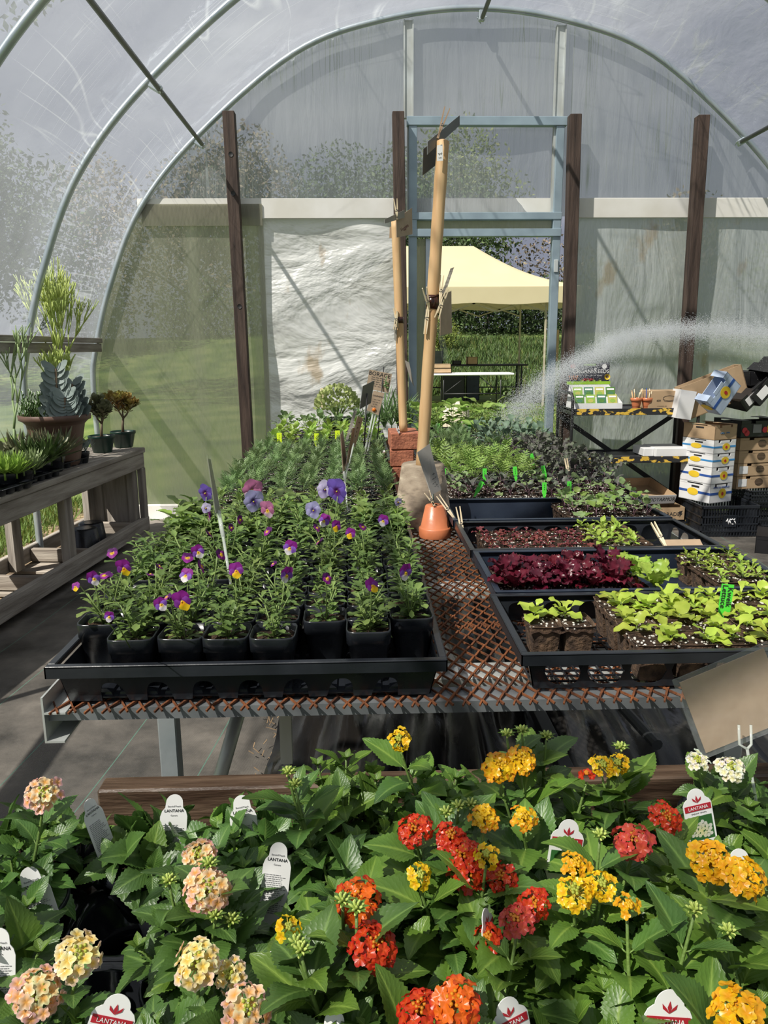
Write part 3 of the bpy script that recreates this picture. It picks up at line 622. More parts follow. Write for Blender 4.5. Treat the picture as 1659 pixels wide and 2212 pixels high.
L_redl = lm('red_oak_lettuce', (0.28, 0.06, 0.06), (0.15, 0.035, 0.035), .3, .4)
L_brass = lm('brassica_leaf', (0.27, 0.36, 0.15), (0.19, 0.28, 0.11), .28, .5)
L_purp = lm('purple_kale_leaf', (0.12, 0.09, 0.11), (0.10, 0.13, 0.08), .2, .5)
L_kale = lm('blue_green_kale', (0.17, 0.25, 0.17), (0.09, 0.15, 0.09), .2, .5)
L_dkale = lm('dark_curly_kale', (0.15, 0.19, 0.11), (0.085, 0.075, 0.075), .2, .55)
L_basil = lm('bright_basil_leaf', (0.36, 0.50, 0.09), (0.24, 0.38, 0.06), .35, .4)
L_pars = lm('parsley_leaf', (0.30, 0.42, 0.10), (0.18, 0.30, 0.06), .3, .5)
L_succ = lm('jade_leaf', (0.30, 0.28, 0.07), (0.34, 0.16, 0.06), .1, .35, 9)
L_gray = lm('grey_succulent_leaf', (0.30, 0.36, 0.34), (0.22, 0.28, 0.27), .08, .6, 6)
L_grn = lm('dark_succulent_leaf', (0.10, 0.18, 0.05), (0.06, 0.11, 0.03), .1, .35, 9)
L_olive = lm('olive_succulent_leaf', (0.22, 0.24, 0.12), (0.15, 0.15, 0.09), .1, .45, 9)
L_cact = lm('pencil_cactus_stem', (0.52, 0.58, 0.16), (0.36, 0.45, 0.12), .05, .5, 5)
L_cactd = lm('green_pencil_stem', (0.26, 0.33, 0.14), (0.18, 0.25, 0.10), .05, .5, 5)
stemg = mat('green_stem', (0.26, 0.36, 0.10), 0.5, 0, (0.18, 0.26, 0.08), 9, transl=.1)
stemp = mat('purple_stem', (0.22, 0.12, 0.16), 0.5, 0, (0.15, 0.08, 0.10), 9)
bstem = mat('brown_stem', (0.22, 0.16, 0.10), 0.8, 0, (0.12, 0.09, 0.06), 9)

def pot_round(m, r0, r1, h, rimh=.02, n=28, t=.003, mi=0):
    m.lathe([(r0*.9, 0.0), (r0, .004), (r1*.95, h-rimh), (r1*1.02, h-rimh+.002), (r1*1.04, h-.003), (r1*1.02, h), (r1*.98, h), (r1*.93, h-rimh), (r0*.92, .012)], n, mi=mi)
    m.disc(r0*.9, .001, n, mi=mi); m.disc(r0*.9, .012, n, mi=mi)
def pot_square(m, w0, w1, h, mi=0):
    a, b = w0/2, w1/2
    m.lathe([(a*.96, .002), (a, .006), (b*.93, h*.74), (b*.985, h*.75), (b, h-.002), (b*.99, h), (b*.94, h), (b*.90, h*.74), (a*.92, .01)], 28, sq=7, mi=mi)
    m.disc(a*.96, .002, 28, mi=mi, sq=7)
def soilpatch(m, r, z, n=14, sq=None, seed=0, mi=0, perlite=14, amp=.003):
    rr = random.Random(seed)
    def fn(u, v):
        a = u*2*PI; q = 1.0
        if sq: q = (abs(math.cos(a))**sq+abs(math.sin(a))**sq)**(-1/sq)
        k = v*r*q; x, y = k*math.cos(a), k*math.sin(a)
        return (x, y, z+amp*math.sin(x*190+seed)*math.sin(y*230+seed)*(1 if v < .99 else 0)+.002*(1-v))
    m.grid(fn, n*2, 6, uvs=False, mi=mi)

# ------------------------------------------------------------------ left wooden bench
BA = Vector((-1.53, 5.45, 0)); BR = -math.atan(.097)
bw = thing('wooden_bench', 'long weathered grey wooden plant bench along the left side', 'bench', BA, BR)
def board(name, lo, hi, mt, b=.004, parent=None, M=None):
    m = MB(); m.box(lo, hi, M, b); return m.part(name, mt, parent, smooth=False)
for x0, x1 in ((-.145, .0), (-.30, -.155), (-.46, -.31)): board('top_plank', (x0, -3.7, .605), (x1+.006, .006, .64), greywood, parent=bw)
board('fascia', (-.045, -3.7, .50), (-.004, 0, .604), greywood, parent=bw)
board('back_rail', (-.46, -3.7, .50), (-.42, 0, .604), greywood, parent=bw)
for y in (-.09, -1.08, -2.2, -3.3):
    board('leg', (-.095 if y < -.1 else -.09, y-.045, .05), (-.046, y+.045, .604), greywood_v, parent=bw)
    board('leg', (-.419, y-.045, .05), (-.37, y+.045, .604), greywood_v, parent=bw)
    board('crosspiece', (-.40, y-.02, .515), (-.05, y+.02, .60), greywood_x, parent=bw)
board('end_board', (-.30, -.045, .06), (-.11, -.01, .60), greywood_v, parent=bw)
board('end_board', (-.42, -.05, .06), (-.31, -.015, .60), greywood_v, parent=bw)
board('leg', (-.04, -.06, .05), (.0, -.0, .50), greywood_v, parent=bw)
board('lower_front_rail', (-.04, -3.7, .045), (.004, 0, .145), greywood, parent=bw)
board('lower_back_rail', (-.46, -3.7, .045), (-.425, 0, .14), greywood, parent=bw)
for y in (-.12, -.85, -1.42, -2.1): board('lower_crosspiece', (-.424, y-.02, .045), (-.045, y+.02, .125), greywood_x, parent=bw)
for i in range(8):
    board('lower_slat', (-.43, -.3-i*.42-.33, .018), (-.04, -.3-i*.42, .038), greywood_x, .003, bw)
o = thing('upturned_pot', 'upturned black nursery pot tray on the lower shelf of the wooden bench', 'pot', BA+Matrix.Rotation(BR, 3, 'Z') @ Vector((-.20, -.48, .16)), .1)
m_ = MB()
for k in (0, 1):
    m_.lathe([(.10, -.12), (.095, -.10), (.078, .03), (.068, .038), (.02, .034)], 24, TR(-.02, -.12+k*.17, 0)); m_.disc(.068, .036, 24, TR(-.02, -.12+k*.17, 0))
m_.box((-.13, -.235, -.122), (.09, .17, -.112), b=.004); m_.part('shell', black_pl, o)

def onbench(px, py, z=.64): return atZ(px, py, z)
def succ(name, label, loc, build, potr=.05, poth=.08, pm=None, cat='plant', rz=0, group=None):
    t = thing(name, label, cat, loc, rz, group); m = MB(); pot_round(m, potr*.72, potr, poth); m.part('pot', pm or black_pl, t)
    m = MB(); soilpatch(m, potr*.93, poth-.012, 10); m.part('soil', soil, t); build(t, poth-.012); return t
def jade(seed, h, w, mt, n=16):
    def b(t, z):
        r = random.Random(seed); st = MB(); lf = MB(); T = [leaf_t(.046, .024, 5, 2, 'spat', -.2, .1)]
        tips = []
        def br(p, d, L, rad, dep):
            q = p+d*L; st.tube([p, p+d*L*.5+Vector((r.uniform(-1, 1), r.uniform(-1, 1), 0))*.006, q], [rad, rad*.85, rad*.7], 6)
            if dep <= 2: tips.append((q, d))
            if dep == 0: return
            for k in range(3):
                a = k*2.1+r.uniform(-.5, .5)+L*40; e = (d+Vector((math.cos(a), math.sin(a), .15))*.75).normalized(); br(q, e, L*r.uniform(.6, .85), rad*.62, dep-1)
        br(Vector((0, 0, z)), Vector((.1, 0, 1)).normalized(), h*.30, .011, 3)
        for q, d in tips:
            a = r.uniform(0, 6)
            for i in range(n):
                a += 2.4; ti = .2+1.1*i/n; up = Vector((0, 0, 1)); e = (Vector((math.cos(a), math.sin(a), 0))*math.cos(ti)+up*math.sin(ti))
                addleaf(lf, T[0], q-d*.022*(1-i/n), e, (0, 0, 1), r.uniform(.8, 1.2))
        st.part('stems', bstem, t); lf.part('foliage', mt, t)
    return b
def spiky(seed, T, n, ti0, ti1, mt, heads=1, spread=.03):
    def b(t, z):
        r = random.Random(seed); m = MB()
        for h in range(heads):
            a = h*2*PI/max(1, heads)+seed; c = (math.cos(a)*spread*(heads > 1), math.sin(a)*spread*(heads > 1)); zz = z+r.uniform(0, .02)*(heads > 1)
            rosette(m, r, T, n, zz, .004, ti0, ti1, c=c)
            if heads > 1: m.tube([(c[0], c[1], z-.01), (c[0], c[1], zz+.01)], .004, 5)
        m.part('foliage', mt, t)
    return b
succ('potted_jade', 'jade bush with red-tinged leaves in the rightmost dark green pot on the wooden bench', onbench(268, 966), jade(3, .34, .2, L_succ), .085, .115, green_pl)
succ('potted_jade', 'olive jade with curling stems in a dark green pot beside the rightmost jade', onbench(222, 977), jade(8, .30, .2, L_olive, 18), .085, .115, green_pl, group=None)
Tg = [leaf_t(.095, .022, 6, 2, 'spat', -.35, .35)]; Ts = [leaf_t(.14, .024, 6, 2, 'lance', -.3, .5)]; Tf = [leaf_t(.075, .010, 3, 2, 'linear', -.4, .2)]
succ('potted_succulent', 'grey finger-leaved succulent in a small black pot left of the green pots', onbench(180, 1000), spiky(4, Tg, 16, .5, 1.3, L_gray, 2, .02), .04, .07)
succ('potted_succulent', 'pale tufted succulent behind the dark striped aloe', onbench(138, 990), spiky(9, Tg, 20, .5, 1.3, L_gray, 3, .03), .045, .07)
sp = [(120, 1018, Ts, L_olive, 'olive-brown spiky succulent beside the grey finger-leaved one'), (88, 1030, Ts, L_grn, 'dark green aloe with upright pointed leaves'), (60, 1022, Ts, L_olive, 'dusky spiky succulent behind the ferny one'),
      (52, 1048, Tf, L_cactd, 'bushy ferny succulent overhanging the tray edge'), (14, 1058, Tf, L_basil, 'yellow-green ferny succulent at the left frame edge'), (20, 1030, Tg, L_olive, 'clump of grey-green rosettes at the left frame edge'),
      (104, 1004, Tg, L_olive, 'small rosette succulent below the clay bowl')]
for i, (px, py, T, mt, lab) in enumerate(sp):
    succ('potted_succulent', lab, onbench(px, py), spiky(20+i, T, 46 if T is Tf else 18, .2, 1.35, mt, 6 if T is Tf else 4, .045), .042, .062).scale = (1.35, 1.35, 1.4)
for i, (px, py) in enumerate(((95, 1035), (30, 1062), (150, 1008))):
    p = onbench(px, py); t = thing('cell_tray', ['small black cell tray under the aloes', 'small black cell tray at the left frame edge', 'small black cell tray end near the green pots'][i], 'tray', p+Vector((.0, 0, 0)), BR-.05, 'small cell trays on the wooden bench')
    m = MB()
    for a in range(2):
        for b in range(4): m.lathe([(.022, .001), (.026, .03), (.036, .034)], 12, TR(-.02+a*.072-.05, -.12+b*.072, 0), sq=6)
    m.box((-.11, -.165, .032), (.045, .14, .038), b=.003); m.part('cells', black_pl, t)
# clay bowl with its plants
bp = atY(124, 955, 4.62); bp.z = .64
t = thing('planted_bowl', 'wide brown bowl planted with grey paddle succulents and dark green crassula', 'planter', bp); t.scale = (1.0, 1.0, 1.27)
m = MB(); m.lathe([(.10, 0), (.115, .01), (.155, .19), (.182, .212), (.20, .218), (.203, .24), (.193, .242), (.165, .205), (.12, .02)], 36); m.disc(.10, .001, 30); m.part('bowl', mat('brown_plastic_bowl', (0.15, 0.085, 0.062), .5, 0, (0.11, 0.062, 0.045), 6), t)
m = MB(); soilpatch(m, .178, .21, 16); m.part('soil', soil, t)
r = random.Random(4); m = MB(); Tp = [leaf_t(.13, .060, 7, 3, 'round', -.55, .20), leaf_t(.11, .052, 7, 3, 'round', -.8, .22)]
for cx, cy, hh in ((.05, -.05, .25), (.12, .0, .18), (.0, .06, .18), (.10, -.08, .12)):
    m.tube([(cx*.7, cy, .2), (cx, cy, .2+hh)], .007, 6, mi=1)
    for k in range(9):
        z = .22+hh*k/9; a = (k % 2)*PI+.3*r.uniform(-1, 1)+.4
        for s in (0, PI): addleaf(m, Tp[k % 2], (cx, cy, z), (math.cos(a+s)*.85, math.sin(a+s)*.35-.1, .30), (0, -.85, .5), 1.0-.04*k)
m.part('grey_paddle_plant', [L_gray, bstem], t)
m = MB(); Tc = [leaf_t(.03, .012, 4, 2, 'spat', -.2, .3)]
for k in range(46):
    x, y = r.gauss(-.10, .035), r.gauss(-.03, .05); h = r.uniform(.05, .15); m.tube([(x*.8-.02, y*.8, .2), (x, y, .2+h)], .003, 5)
    for q in range(7): a = q*2.4; addleaf(m, Tc[0], (x, y, .2+h*(.4+.6*q/7)), (math.cos(a), math.sin(a), .9), (0, 0, 1), 1)
m.part('crassula', L_grn, t)
def pencil(label, loc, h, seed, mt, potr=.07, lean=(0, 0), dep=5, bushy=3, sp=.30):
    def b(t, z):
        r = random.Random(seed); m = MB()
        def br(p, d, L, rad, k):
            q = p+d*L; mid = p+d*L*.5+Vector((r.uniform(-1, 1), r.uniform(-1, 1), 0))*L*.06; m.tube([p, mid, q], [rad, rad*.9, rad*.85], 6)
            if k == 0 or q.z > z+h: return
            for i in range(r.choice((2, 3, bushy))):
                a = r.uniform(0, 6.3); e = (d*1.0+Vector((math.cos(a), math.sin(a), .75))*sp).normalized(); br(q, e, L*r.uniform(.7, .95), rad*.8, k-1)
        br(Vector((0, 0, z)), Vector((lean[0], lean[1], 1)).normalized(), h*.235, .0085, dep); m.part('stems', mt, t)
    return succ('pencil_cactus', label, loc, b, potr, .10)
pencil('tall yellow-green pencil cactus standing behind the brown bowl', atY(118, 960, 4.95).xyz*1.0-Vector((0, 0, atY(118, 960, 4.95).z-.64)), 1.15, 6, L_cact, .08, (.16, 0), 6, 3, .24)
pencil('pencil cactus with many yellow branches left of the tall one', Vector((-1.88, 4.88, .64)), .62, 12, L_cact, .06, (.12, 0), 5, 3)
pencil('dull green pencil cactus at the left edge of the photo', Vector((-1.90, 4.28, .64)), .72, 21, L_cactd, .06, (0, 0), 5, 2)

# ------------------------------------------------------------------ metal shelf cart
SX0, SX1, SY0, SY1 = 1.515, 2.40, 5.44, 5.84
sc_ = thing('shelf_cart', 'black metal shelf with chipped yellow edges against the right end wall', 'shelf', (SX0, SY0, 0)); w, d = SX1-SX0, SY1-SY0
for nm, z in (('top_shelf', .87), ('middle_shelf', .525), ('bottom_shelf', .06)):
    m = MB(); m.box((0, 0, z-.035), (w, .004, z+.012)); m.box((0, d-.004, z-.035), (w, d, z+.012)); m.box((0, 0, z-.008), (w, d, z)); m.box((0, 0, z-.035), (.004, d, z+.01)); m.box((w-.004, 0, z-.035), (w, d, z+.01))
    o = m.part(nm, blackpaint, sc_, smooth=False)
    e = MB(); e.box((.02, -.003, z-.033), (w-.02, -.0005, z+.012)); e.part('chipped_edge', chipped, o, smooth=False, label='yellow paint chipping off a black edge')
for x in (-.012, w+.012):
    m = MB(); P = [(x, .0, 0), (x, .0, .93)]+[(x, .06-.06*math.cos(a), .93+.06*math.sin(a)) for a in (.4, .8, 1.2, 1.57)]+[(x, d-.06+.06*math.sin(a), .93+.06*math.cos(a)) for a in (0, .4, .8, 1.2, 1.57)]+[(x, d, .0)]
    m.tube(P, .011, 8); m.part('side_frame', blackpaint, sc_)
for a, b in (((0, d, .80), (w, d, .20)), ((w, d, .80), (0, d, .20))):
    m = MB(); m.bar(a, b, .006, .035, up=(0, 1, 0) if False else (0, 0, 1)); m.part('cross_brace', blackpaint, sc_, smooth=False)

def text_mesh(body, size, M, parent, mt, name='lettering', align='CENTER', shear=0, ext=0.0004, space=1.0):
    if body.startswith('~'):      # marks too small to read in the photo stay wavy strokes
        m = MB(); r_ = random.Random(len(body)+int(size*1e5)); x = -len(body)*size*.26
        for wd in body.split(' '):
            L_ = len(wd)*size*.52; n_ = max(6, len(wd)*4)
            m.tube([(x+L_*k/n_, size*.30*math.sin(k*1.9+r_.random())*r_.uniform(.6, 1), 0) for k in range(n_+1)], size*.055, 4); x += L_+size*.5
        m.v = [v @ np.array(M)[:3, :3].T+np.array(M)[:3, 3] for v in m.v]; return m.part(name, mt, parent)
    cu = bpy.data.curves.new('t', 'FONT'); cu.body = body; cu.size = size; cu.extrude = ext; cu.align_x = align; cu.align_y = 'CENTER'; cu.shear = shear; cu.space_character = space; cu.resolution_u = 2
    to = bpy.data.objects.new('t', cu); C.objects.link(to); dg = bpy.context.evaluated_depsgraph_get(); dg.update()
    me = bpy.data.meshes.new_from_object(to.evaluated_get(dg)); bpy.data.objects.remove(to); bpy.data.curves.remove(cu)
    me.materials.clear(); me.materials.append(mt); me.transform(M); me.name = name
    o = bpy.data.objects.new(name, me); C.objects.link(o); o.parent = parent; return o
FRONT = Matrix(((1, 0, 0, 0), (0, 0, -1, 0), (0, 1, 0, 0), (0, 0, 0, 1)))     # text standing up, facing -y
def fr_at(x, y, z, rot=0): return Matrix.Translation((x, y, z)) @ Matrix.Rotation(0, 4, 'Z') @ FRONT @ Matrix.Rotation(rot, 4, 'Z')
def side_at(x, y, z): return Matrix.Translation((x, y, z)) @ Matrix.Rotation(-PI/2, 4, 'Z') @ FRONT
def ellipse(m, cx, cz, rx, rz, y, n=20, mi=0):
    V = [(cx+rx*math.cos(2*PI*k/n), y, cz+rz*math.sin(2*PI*k/n)) for k in range(n)]+[(cx+rx*math.cos(2*PI*k/n), y+.001, cz+rz*math.sin(2*PI*k/n)) for k in range(n)]
    m.add(V, [tuple(range(n))]+[(k, (k+1) % n, n+(k+1) % n, n+k) for k in range(n)], None, mi)

# seed display
p = Vector((1.53, 5.50, .872)); sd = thing('seed_display', 'counter display box of seed packets under a dark printed header', 'display', p)
m = MB()
m.add([(0, 0, 0), (.35, 0, 0), (.35, .22, 0), (0, .22, 0), (0, 0, .045), (.35, 0, .045), (.31, .22, .17), (.02, .22, .17), ], [(0, 3, 2, 1), (0, 1, 5, 4), (1, 2, 6, 5), (2, 3, 7, 6), (3, 0, 4, 7)])
m.part('box', whitem, sd, smooth=False)
m = MB(); m.box((.01, .222, .0), (.315, .228, .325), b=.002); m.part('header_board', mat('seed_header_dark', (0.028, 0.026, 0.045), .5), sd, smooth=False)
m = MB(); m.box((.0, .219, .168), (.325, .2215, .19)); m.part('green_band', mat('lime_band', (0.35, 0.62, 0.04), .5), sd, smooth=False)
hd = sd
text_mesh('O', .056, fr_at(.036, .2205, .265), hd, whitem, align='LEFT'); text_mesh('RGANIC', .039, fr_at(.073, .2205, .262), hd, whitem, align='LEFT'); text_mesh('S', .056, fr_at(.196, .2205, .265), hd, whitem, align='LEFT'); text_mesh('EEDS', .039, fr_at(.226, .2205, .262), hd, whitem, align='LEFT'); text_mesh('~~~~ ~ ~~ ~~~~ ~~~ ~~ ~~~~~', .014, fr_at(.163, .2205, .232), hd, whitem)
m = MB(); m.box((.12, .2195, .305), (.21, .2215, .318)); m.part('green_logo', mat('green_logo', (0.25, 0.45, 0.05), .5), sd, smooth=False)
m = MB(); ellipse(m, .04, .302, .02, .016, .2195); m.part('red_badge', redm, sd, smooth=False); m = MB(); ellipse(m, .275, .298, .018, .018, .2195); m.part('white_badge', whitem, sd, smooth=False)
r = random.Random(3); m = MB()
for k in range(5): m.bar((.02+.012*k, .2185, .20), (.005+.016*k+.01, .2185, .232), .008, .003)
m.part('carrots', orangem, sd); m = MB()
for k in range(7): ellipse(m, .12+.012*k, .203+.004*(k % 2), .01, .008, .2195, 10)
m.part('tomatoes', redm, sd); m = MB(); ellipse(m, .30, .222, .022, .022, .2192, 14); m.part('sunflower', yellowm, sd); m = MB(); ellipse(m, .30, .222, .011, .011, .2186, 12); m.part('sunflower_centre', brownwood, sd)
m = MB(); 
for k in range(4): ellipse(m, .09+.045*k+.02, .196, .012, .008, .219, 10)
m.part('greens', L_lett2, sd)
pk = [mat('packet_green', (0.10, 0.24, 0.05), .4), mat('packet_lime', (0.30, 0.48, 0.08), .4), mat('packet_teal', (0.08, 0.22, 0.12), .4), mat('packet_yellow', (0.50, 0.50, 0.12), .4)]
for row, (y, z) in enumerate(((.045, .035), (.10, .085))):
    for k in range(4):
        t = thing('seed_packet', '%s seed packet in the %s row, %s from the left' % (['dark green', 'lime green', 'bluish green', 'yellow-green'][(k+row) % 4], ['front', 'back'][row], ORD[k]), 'seed packet', p+Vector((.055+k*.08, y, z)), 0, 'seed packets in the display', rot=(-.35, 0, 0))
        m = MB(); m.box((-.034, 0, 0), (.034, .004, .072), b=.001); m.part('packet', pk[(k+row) % 4], t, smooth=False); m = MB(); m.box((-.026, -.001, .050), (.026, 0, .062)); m.part('title_strip', whitem, t, smooth=False)
        m = MB(); ellipse(m, 0, .025, .02, .014, -.001, 10); m.part('picture', pk[(k+row+2) % 4], t, smooth=False)
for i, (px, lab) in enumerate(((1374, 'small terracotta pot of wooden sticks next to the seed display'), (1397, 'small terracotta pot of pens and sticks next to the cardboard carton'))):
    q = atY(px, 876, 5.50); q.z = .872; t = thing('stick_pot', lab, 'pot', q, 0, 'terracotta pots of sticks')
    m = MB(); m.lathe([(.025, 0), (.034, .055), (.040, .056), (.042, .080), (.038, .081), (.036, .058), (.026, .01)], 20); m.part('pot', terra, t)
    r = random.Random(i)
    for k in range(9):
        a = r.uniform(0, 6.3); m = MB(); q0 = (.012*math.cos(a), .012*math.sin(a), .01); e = (.036*math.cos(a), .036*math.sin(a), r.uniform(.11, .15)); m.tube([q0, e], .003, 6); m.part('stick', [pegwood, pegwood, woodpole, bluem if i else pegwood, yellowm if i and k == 4 else woodpole][k % 5], t)
q = Vector((2.055, 5.47, .872)); t = thing('carton', 'brown cardboard carton on the right of the top shelf', 'box', q)
m = MB(); m.box((0, 0, 0), (.235, .18, .13), b=.002); m.box((.235, .005, .0), (.29, .17, .118), b=.002); m.part('box', cardb, t, smooth=False)
m = MB(); ell = [(.15+.045*math.cos(a*PI/10), -.001, .078+.018*math.sin(a*PI/10)) for a in range(20)]; m.tube(ell, .0013, 4, closed=True); m.tube([(.105, -.001, .072), (.12, -.001, .055), (.18, -.001, .055), (.195, -.001, .072)], .0012, 4); m.part('bowl_drawing', ink, t)
text_mesh('43R', .02, fr_at(.075, -.001, .060), t, ink); text_mesh('~ ~~~~~~~~~ ~~~', .009, fr_at(.10, -.001, .022), t, ink)
q = Vector((2.13, 5.455, .53)); t = thing('white_box', 'flat white cardboard box on the middle shelf', 'box', q); m = MB(); m.box((0, 0, 0), (.235, .27, .062), b=.003); m.box((-.075, .04, .0), (-.001, .27, .058), b=.003); m.part('box', whitem, t, smooth=False)

def opentray(t, w, d, h, th, mt, flare=.0, lo=None):
    m = MB(); m.box((0, 0, 0), (w, d, th)); m.part('base', mt, t, smooth=False)
    for nm, a, b in (('side', (0, 0, 0), (w, th, h)), ('side', (0, d-th, 0), (w, d, h)), ('side', (0, 0, 0), (th, d, h)), ('side', (w-th, 0, 0), (w, d, h))):
        m = MB(); m.box(a, b); m.part(nm, mt, t, smooth=False)
t = thing('drink_case_tray', 'cut-down brown drink carton with a lightning mark on the bottom shelf', 'box', (2.085, 5.43, .065)); opentray(t, .28, .30, .095, .004, cardb)
text_mesh('GATORADE', .04, fr_at(.135, -.001, .045), t, ink)
m = MB(); m.add([(.235, -.001, .065), (.262, -.001, .072), (.252, -.001, .05), (.262, -.001, .05), (.238, -.001, .02), (.246, -.001, .042), (.236, -.001, .042)], [(0, 5, 2, 1), (6, 5, 0), (5, 4, 3, 2)]); m.part('lightning_mark', ink, t, smooth=False)
t = thing('tilted_drink_tray', 'open cardboard drink tray with a white lettered side tilted on the bottom shelf', 'box', (1.96, 5.36, .20), 0, None, (.12, -.0, .50)); t.rotation_euler = (.28, .05, .35)
opentray(t, .36, .30, .07, .005, cardb)
m = MB(); m.box((.08, -.004, .002), (.36, -.0005, .068)); m.part('white_side', whitem, t, smooth=False); text_mesh('BODYARMOR', .042, fr_at(.225, -.005, .035), t, ink)

# ------------------------------------------------------------------ stacked produce boxes and crates
def prod_box(name, label, loc, rz, w, d, h, body, stripe=None, logo=True, text=None, rot=None, hole=True, toplid=False, group=None, patch=None):
    t = thing(name, label, 'box', loc, rz, group, rot)
    m = MB(); th = .004
    m.box((0, 0, 0), (w, d, th)); m.box((0, 0, 0), (w, th, h*.80)); m.box((0, d-th, 0), (w, d, h*.8)); m.box((0, 0, 0), (th, d, h*.9)); m.box((w-th, 0, 0), (w, d, h*.9))
    for a in (0, w*.80): m.box((a, 0, h*.78), (a+w*.20, th, h))
    m.box((w*.3, -.001, h*.78), (w*.7, th, h*.95))
    for a in (0, d*.75): m.box((0, a, h*.88), (th, a+d*.25, h)); m.box((w-th, a, h*.88), (w, a+d*.25, h))
    m.box((0, 0, h*.97), (w*.2, d, h*.99)); m.box((w*.8, 0, h*.97), (w, d, h*.99))
    m.part('box', body, t, smooth=False)
    if stripe:
        m = MB(); m.box((0, -.0012, h*.42), (w, -.0003, h*.55)); m.box((-.0012, 0, h*.42), (-.0003, d, h*.55)); m.part('stripe', stripe, t, smooth=False)
    if logo:
        m = MB(); ellipse(m, w*.55, h*.48, w*.17, h*.26, -.003); m.part('oval_logo', yellowm, t, smooth=False); m = MB(); ellipse(m, w*.55, h*.46, w*.05, h*.10, -.0045, 10); m.part('logo_mark', redm, t, smooth=False)
        m = MB(); V = [(-.002, d*.55+.05*math.cos(a*PI/8), h*.48+h*.2*math.sin(a*PI/8)) for a in range(16)]; m.add(V, [tuple(range(16))]); m.part('oval_logo', yellowm, t, smooth=False)
    if hole:
        m = MB(); m.box((-.0016, d*.35, h*.72), (-.0005, d*.6, h*.82)); m.part('hand_hole', ink, t, smooth=False)
    if text: text_mesh(text[0], text[1], fr_at(w*text[2], -.002, h*text[3]), t, text[4])
    if patch: m = MB(); m.box((w*patch[0], -.002, h*patch[1]), (w*patch[2], -.0004, h*patch[3])); m.part('label_patch', patch[4], t, smooth=False)
    return t
palebl = mat('pale_blue_box_print', (0.50, 0.60, 0.78), .6); boxblue = mat('blue_box_stripe', (0.03, 0.10, 0.38), .6); medbl = mat('mid_blue_print', (0.05, 0.28, 0.62), .6)
blackbox = mat('black_printed_card', (0.018, 0.018, 0.02), .45); straw_red = mat('strawberry_red_print', (0.62, 0.02, 0.05), .4); magenta = mat('magenta_print', (0.45, 0.02, 0.10), .4)
def crate(label, loc, rz, w, d, h, group='black plastic crates', badge=False):
    t = thing('plastic_crate', label, 'crate', loc, rz, group); m = MB()
    m.box((0, 0, h*.90), (w, .012, h), b=.003); m.box((0, d-.012, h*.90), (w, d, h), b=.003); m.box((0, 0, h*.9), (.012, d, h), b=.003); m.box((w-.012, 0, h*.9), (w, d, h), b=.003)
    m.box((0.01, .01, 0), (w-.01, d-.01, .008))
    m.part('rim', black_pl, t, smooth=False); m = MB()
    n = int(w/.022)
    for k in range(n+1):
        x = .008+(w-.02)*k/n
        m.box((x, .006, 0), (x+.008, .012, h*.9)); m.box((x, d-.012, 0), (x+.008, d-.006, h*.9))
    n = int(d/.022)
    for k in range(n+1):
        y = .008+(d-.02)*k/n; m.box((.006, y, 0), (.012, y+.008, h*.9)); m.box((w-.012, y, 0), (w-.006, y+.008, h*.9))
    for z in (.15, .38, .62):
        m.box((.003, .003, h*z), (w-.003, .010, h*z+.010)); m.box((.003, .003, h*z), (.010, d-.003, h*z+.010)); m.box((.003, d-.01, h*z), (w-.003, d-.003, h*z+.01)); m.box((w-.01, .003, h*z), (w-.003, d-.003, h*z+.01))
    m.part('lattice', black_pl, t, smooth=False)
    m = MB(); m.box((w*.38, -.002, h*.32), (w*.60, .004, h*.70), b=.001); m.part('name_plate', black_pl, t, smooth=False)
    if badge:
        m = MB()
        for k in range(8): m.tube([(w*.42+k*w*.02, -.004, h*.5+.018*math.sin(k*2.2)), (w*.42+k*w*.02+.012, -.004, h*.5+.02*math.cos(k*3.1))], .0035, 5)
        m.part('worn_white_print', whitem, t)
    return t
crate('black crate under the white fruit box stack', (2.37, 5.17, 0), .0, .42, .36, .222, badge=True)
crate('black crate behind the strawberry box, lower of two', (2.80, 5.36, 0), 0, .42, .32, .18)
crate('black crate behind the strawberry box, upper of two', (2.80, 5.36, .18), 0, .42, .32, .11)
z = .225; RZ = .42
nm = ['bottom', 'second', 'third', 'fourth']
for i, (h, st) in enumerate(((.135, boxblue), (.118, boxblue), (.095, medbl), (.095, medbl))):
    prod_box('fruit_box', 'white fruit box with yellow oval logo, %s of the white stack' % ('bottom' if i == 0 else nm[i]+' from the bottom' if i < 3 else 'topmost'), (2.45, 5.24, z), RZ, .215, .28, h, whitem, st, True, ('FRESH BLUEBERRIES', .018, .5, .80, bluem) if i == 0 else None, group='white fruit boxes')
    if i in (1,): pass
    z += h+.001
prod_box('fruit_box', 'brown fruit box with blue print on top of the white stack', (2.45, 5.24, z), RZ, .215, .28, .105, cardb, None, False, ('~~~~ ~~~', .022, .45, .45, medbl), group=None)
m = MB(); m.box((0, 0, .114), (.24, .3, .118)); 
prod_box('fruit_box', 'white fruit box with blue stripe tipped on end atop the stack', (2.46, 5.20, .85), 0, .24, .12, .17, palebl, boxblue, True, rot=(.15, -.95, .2))
t = thing('open_carton', 'large open brown carton lying on its side behind the tipped white box', 'box', (2.34, 5.42, .80), 0, None, (0, -.35, .05)); opentray(t, .46, .10, .24, .006, cardb)
m = MB(); m.box((-.12, -.03, .0), (-.005, .10, .20), M=TR(0, 0, 0, ry=.5)); m.part('flap', whitem, t, smooth=False, label='white inner flap')
z = .29
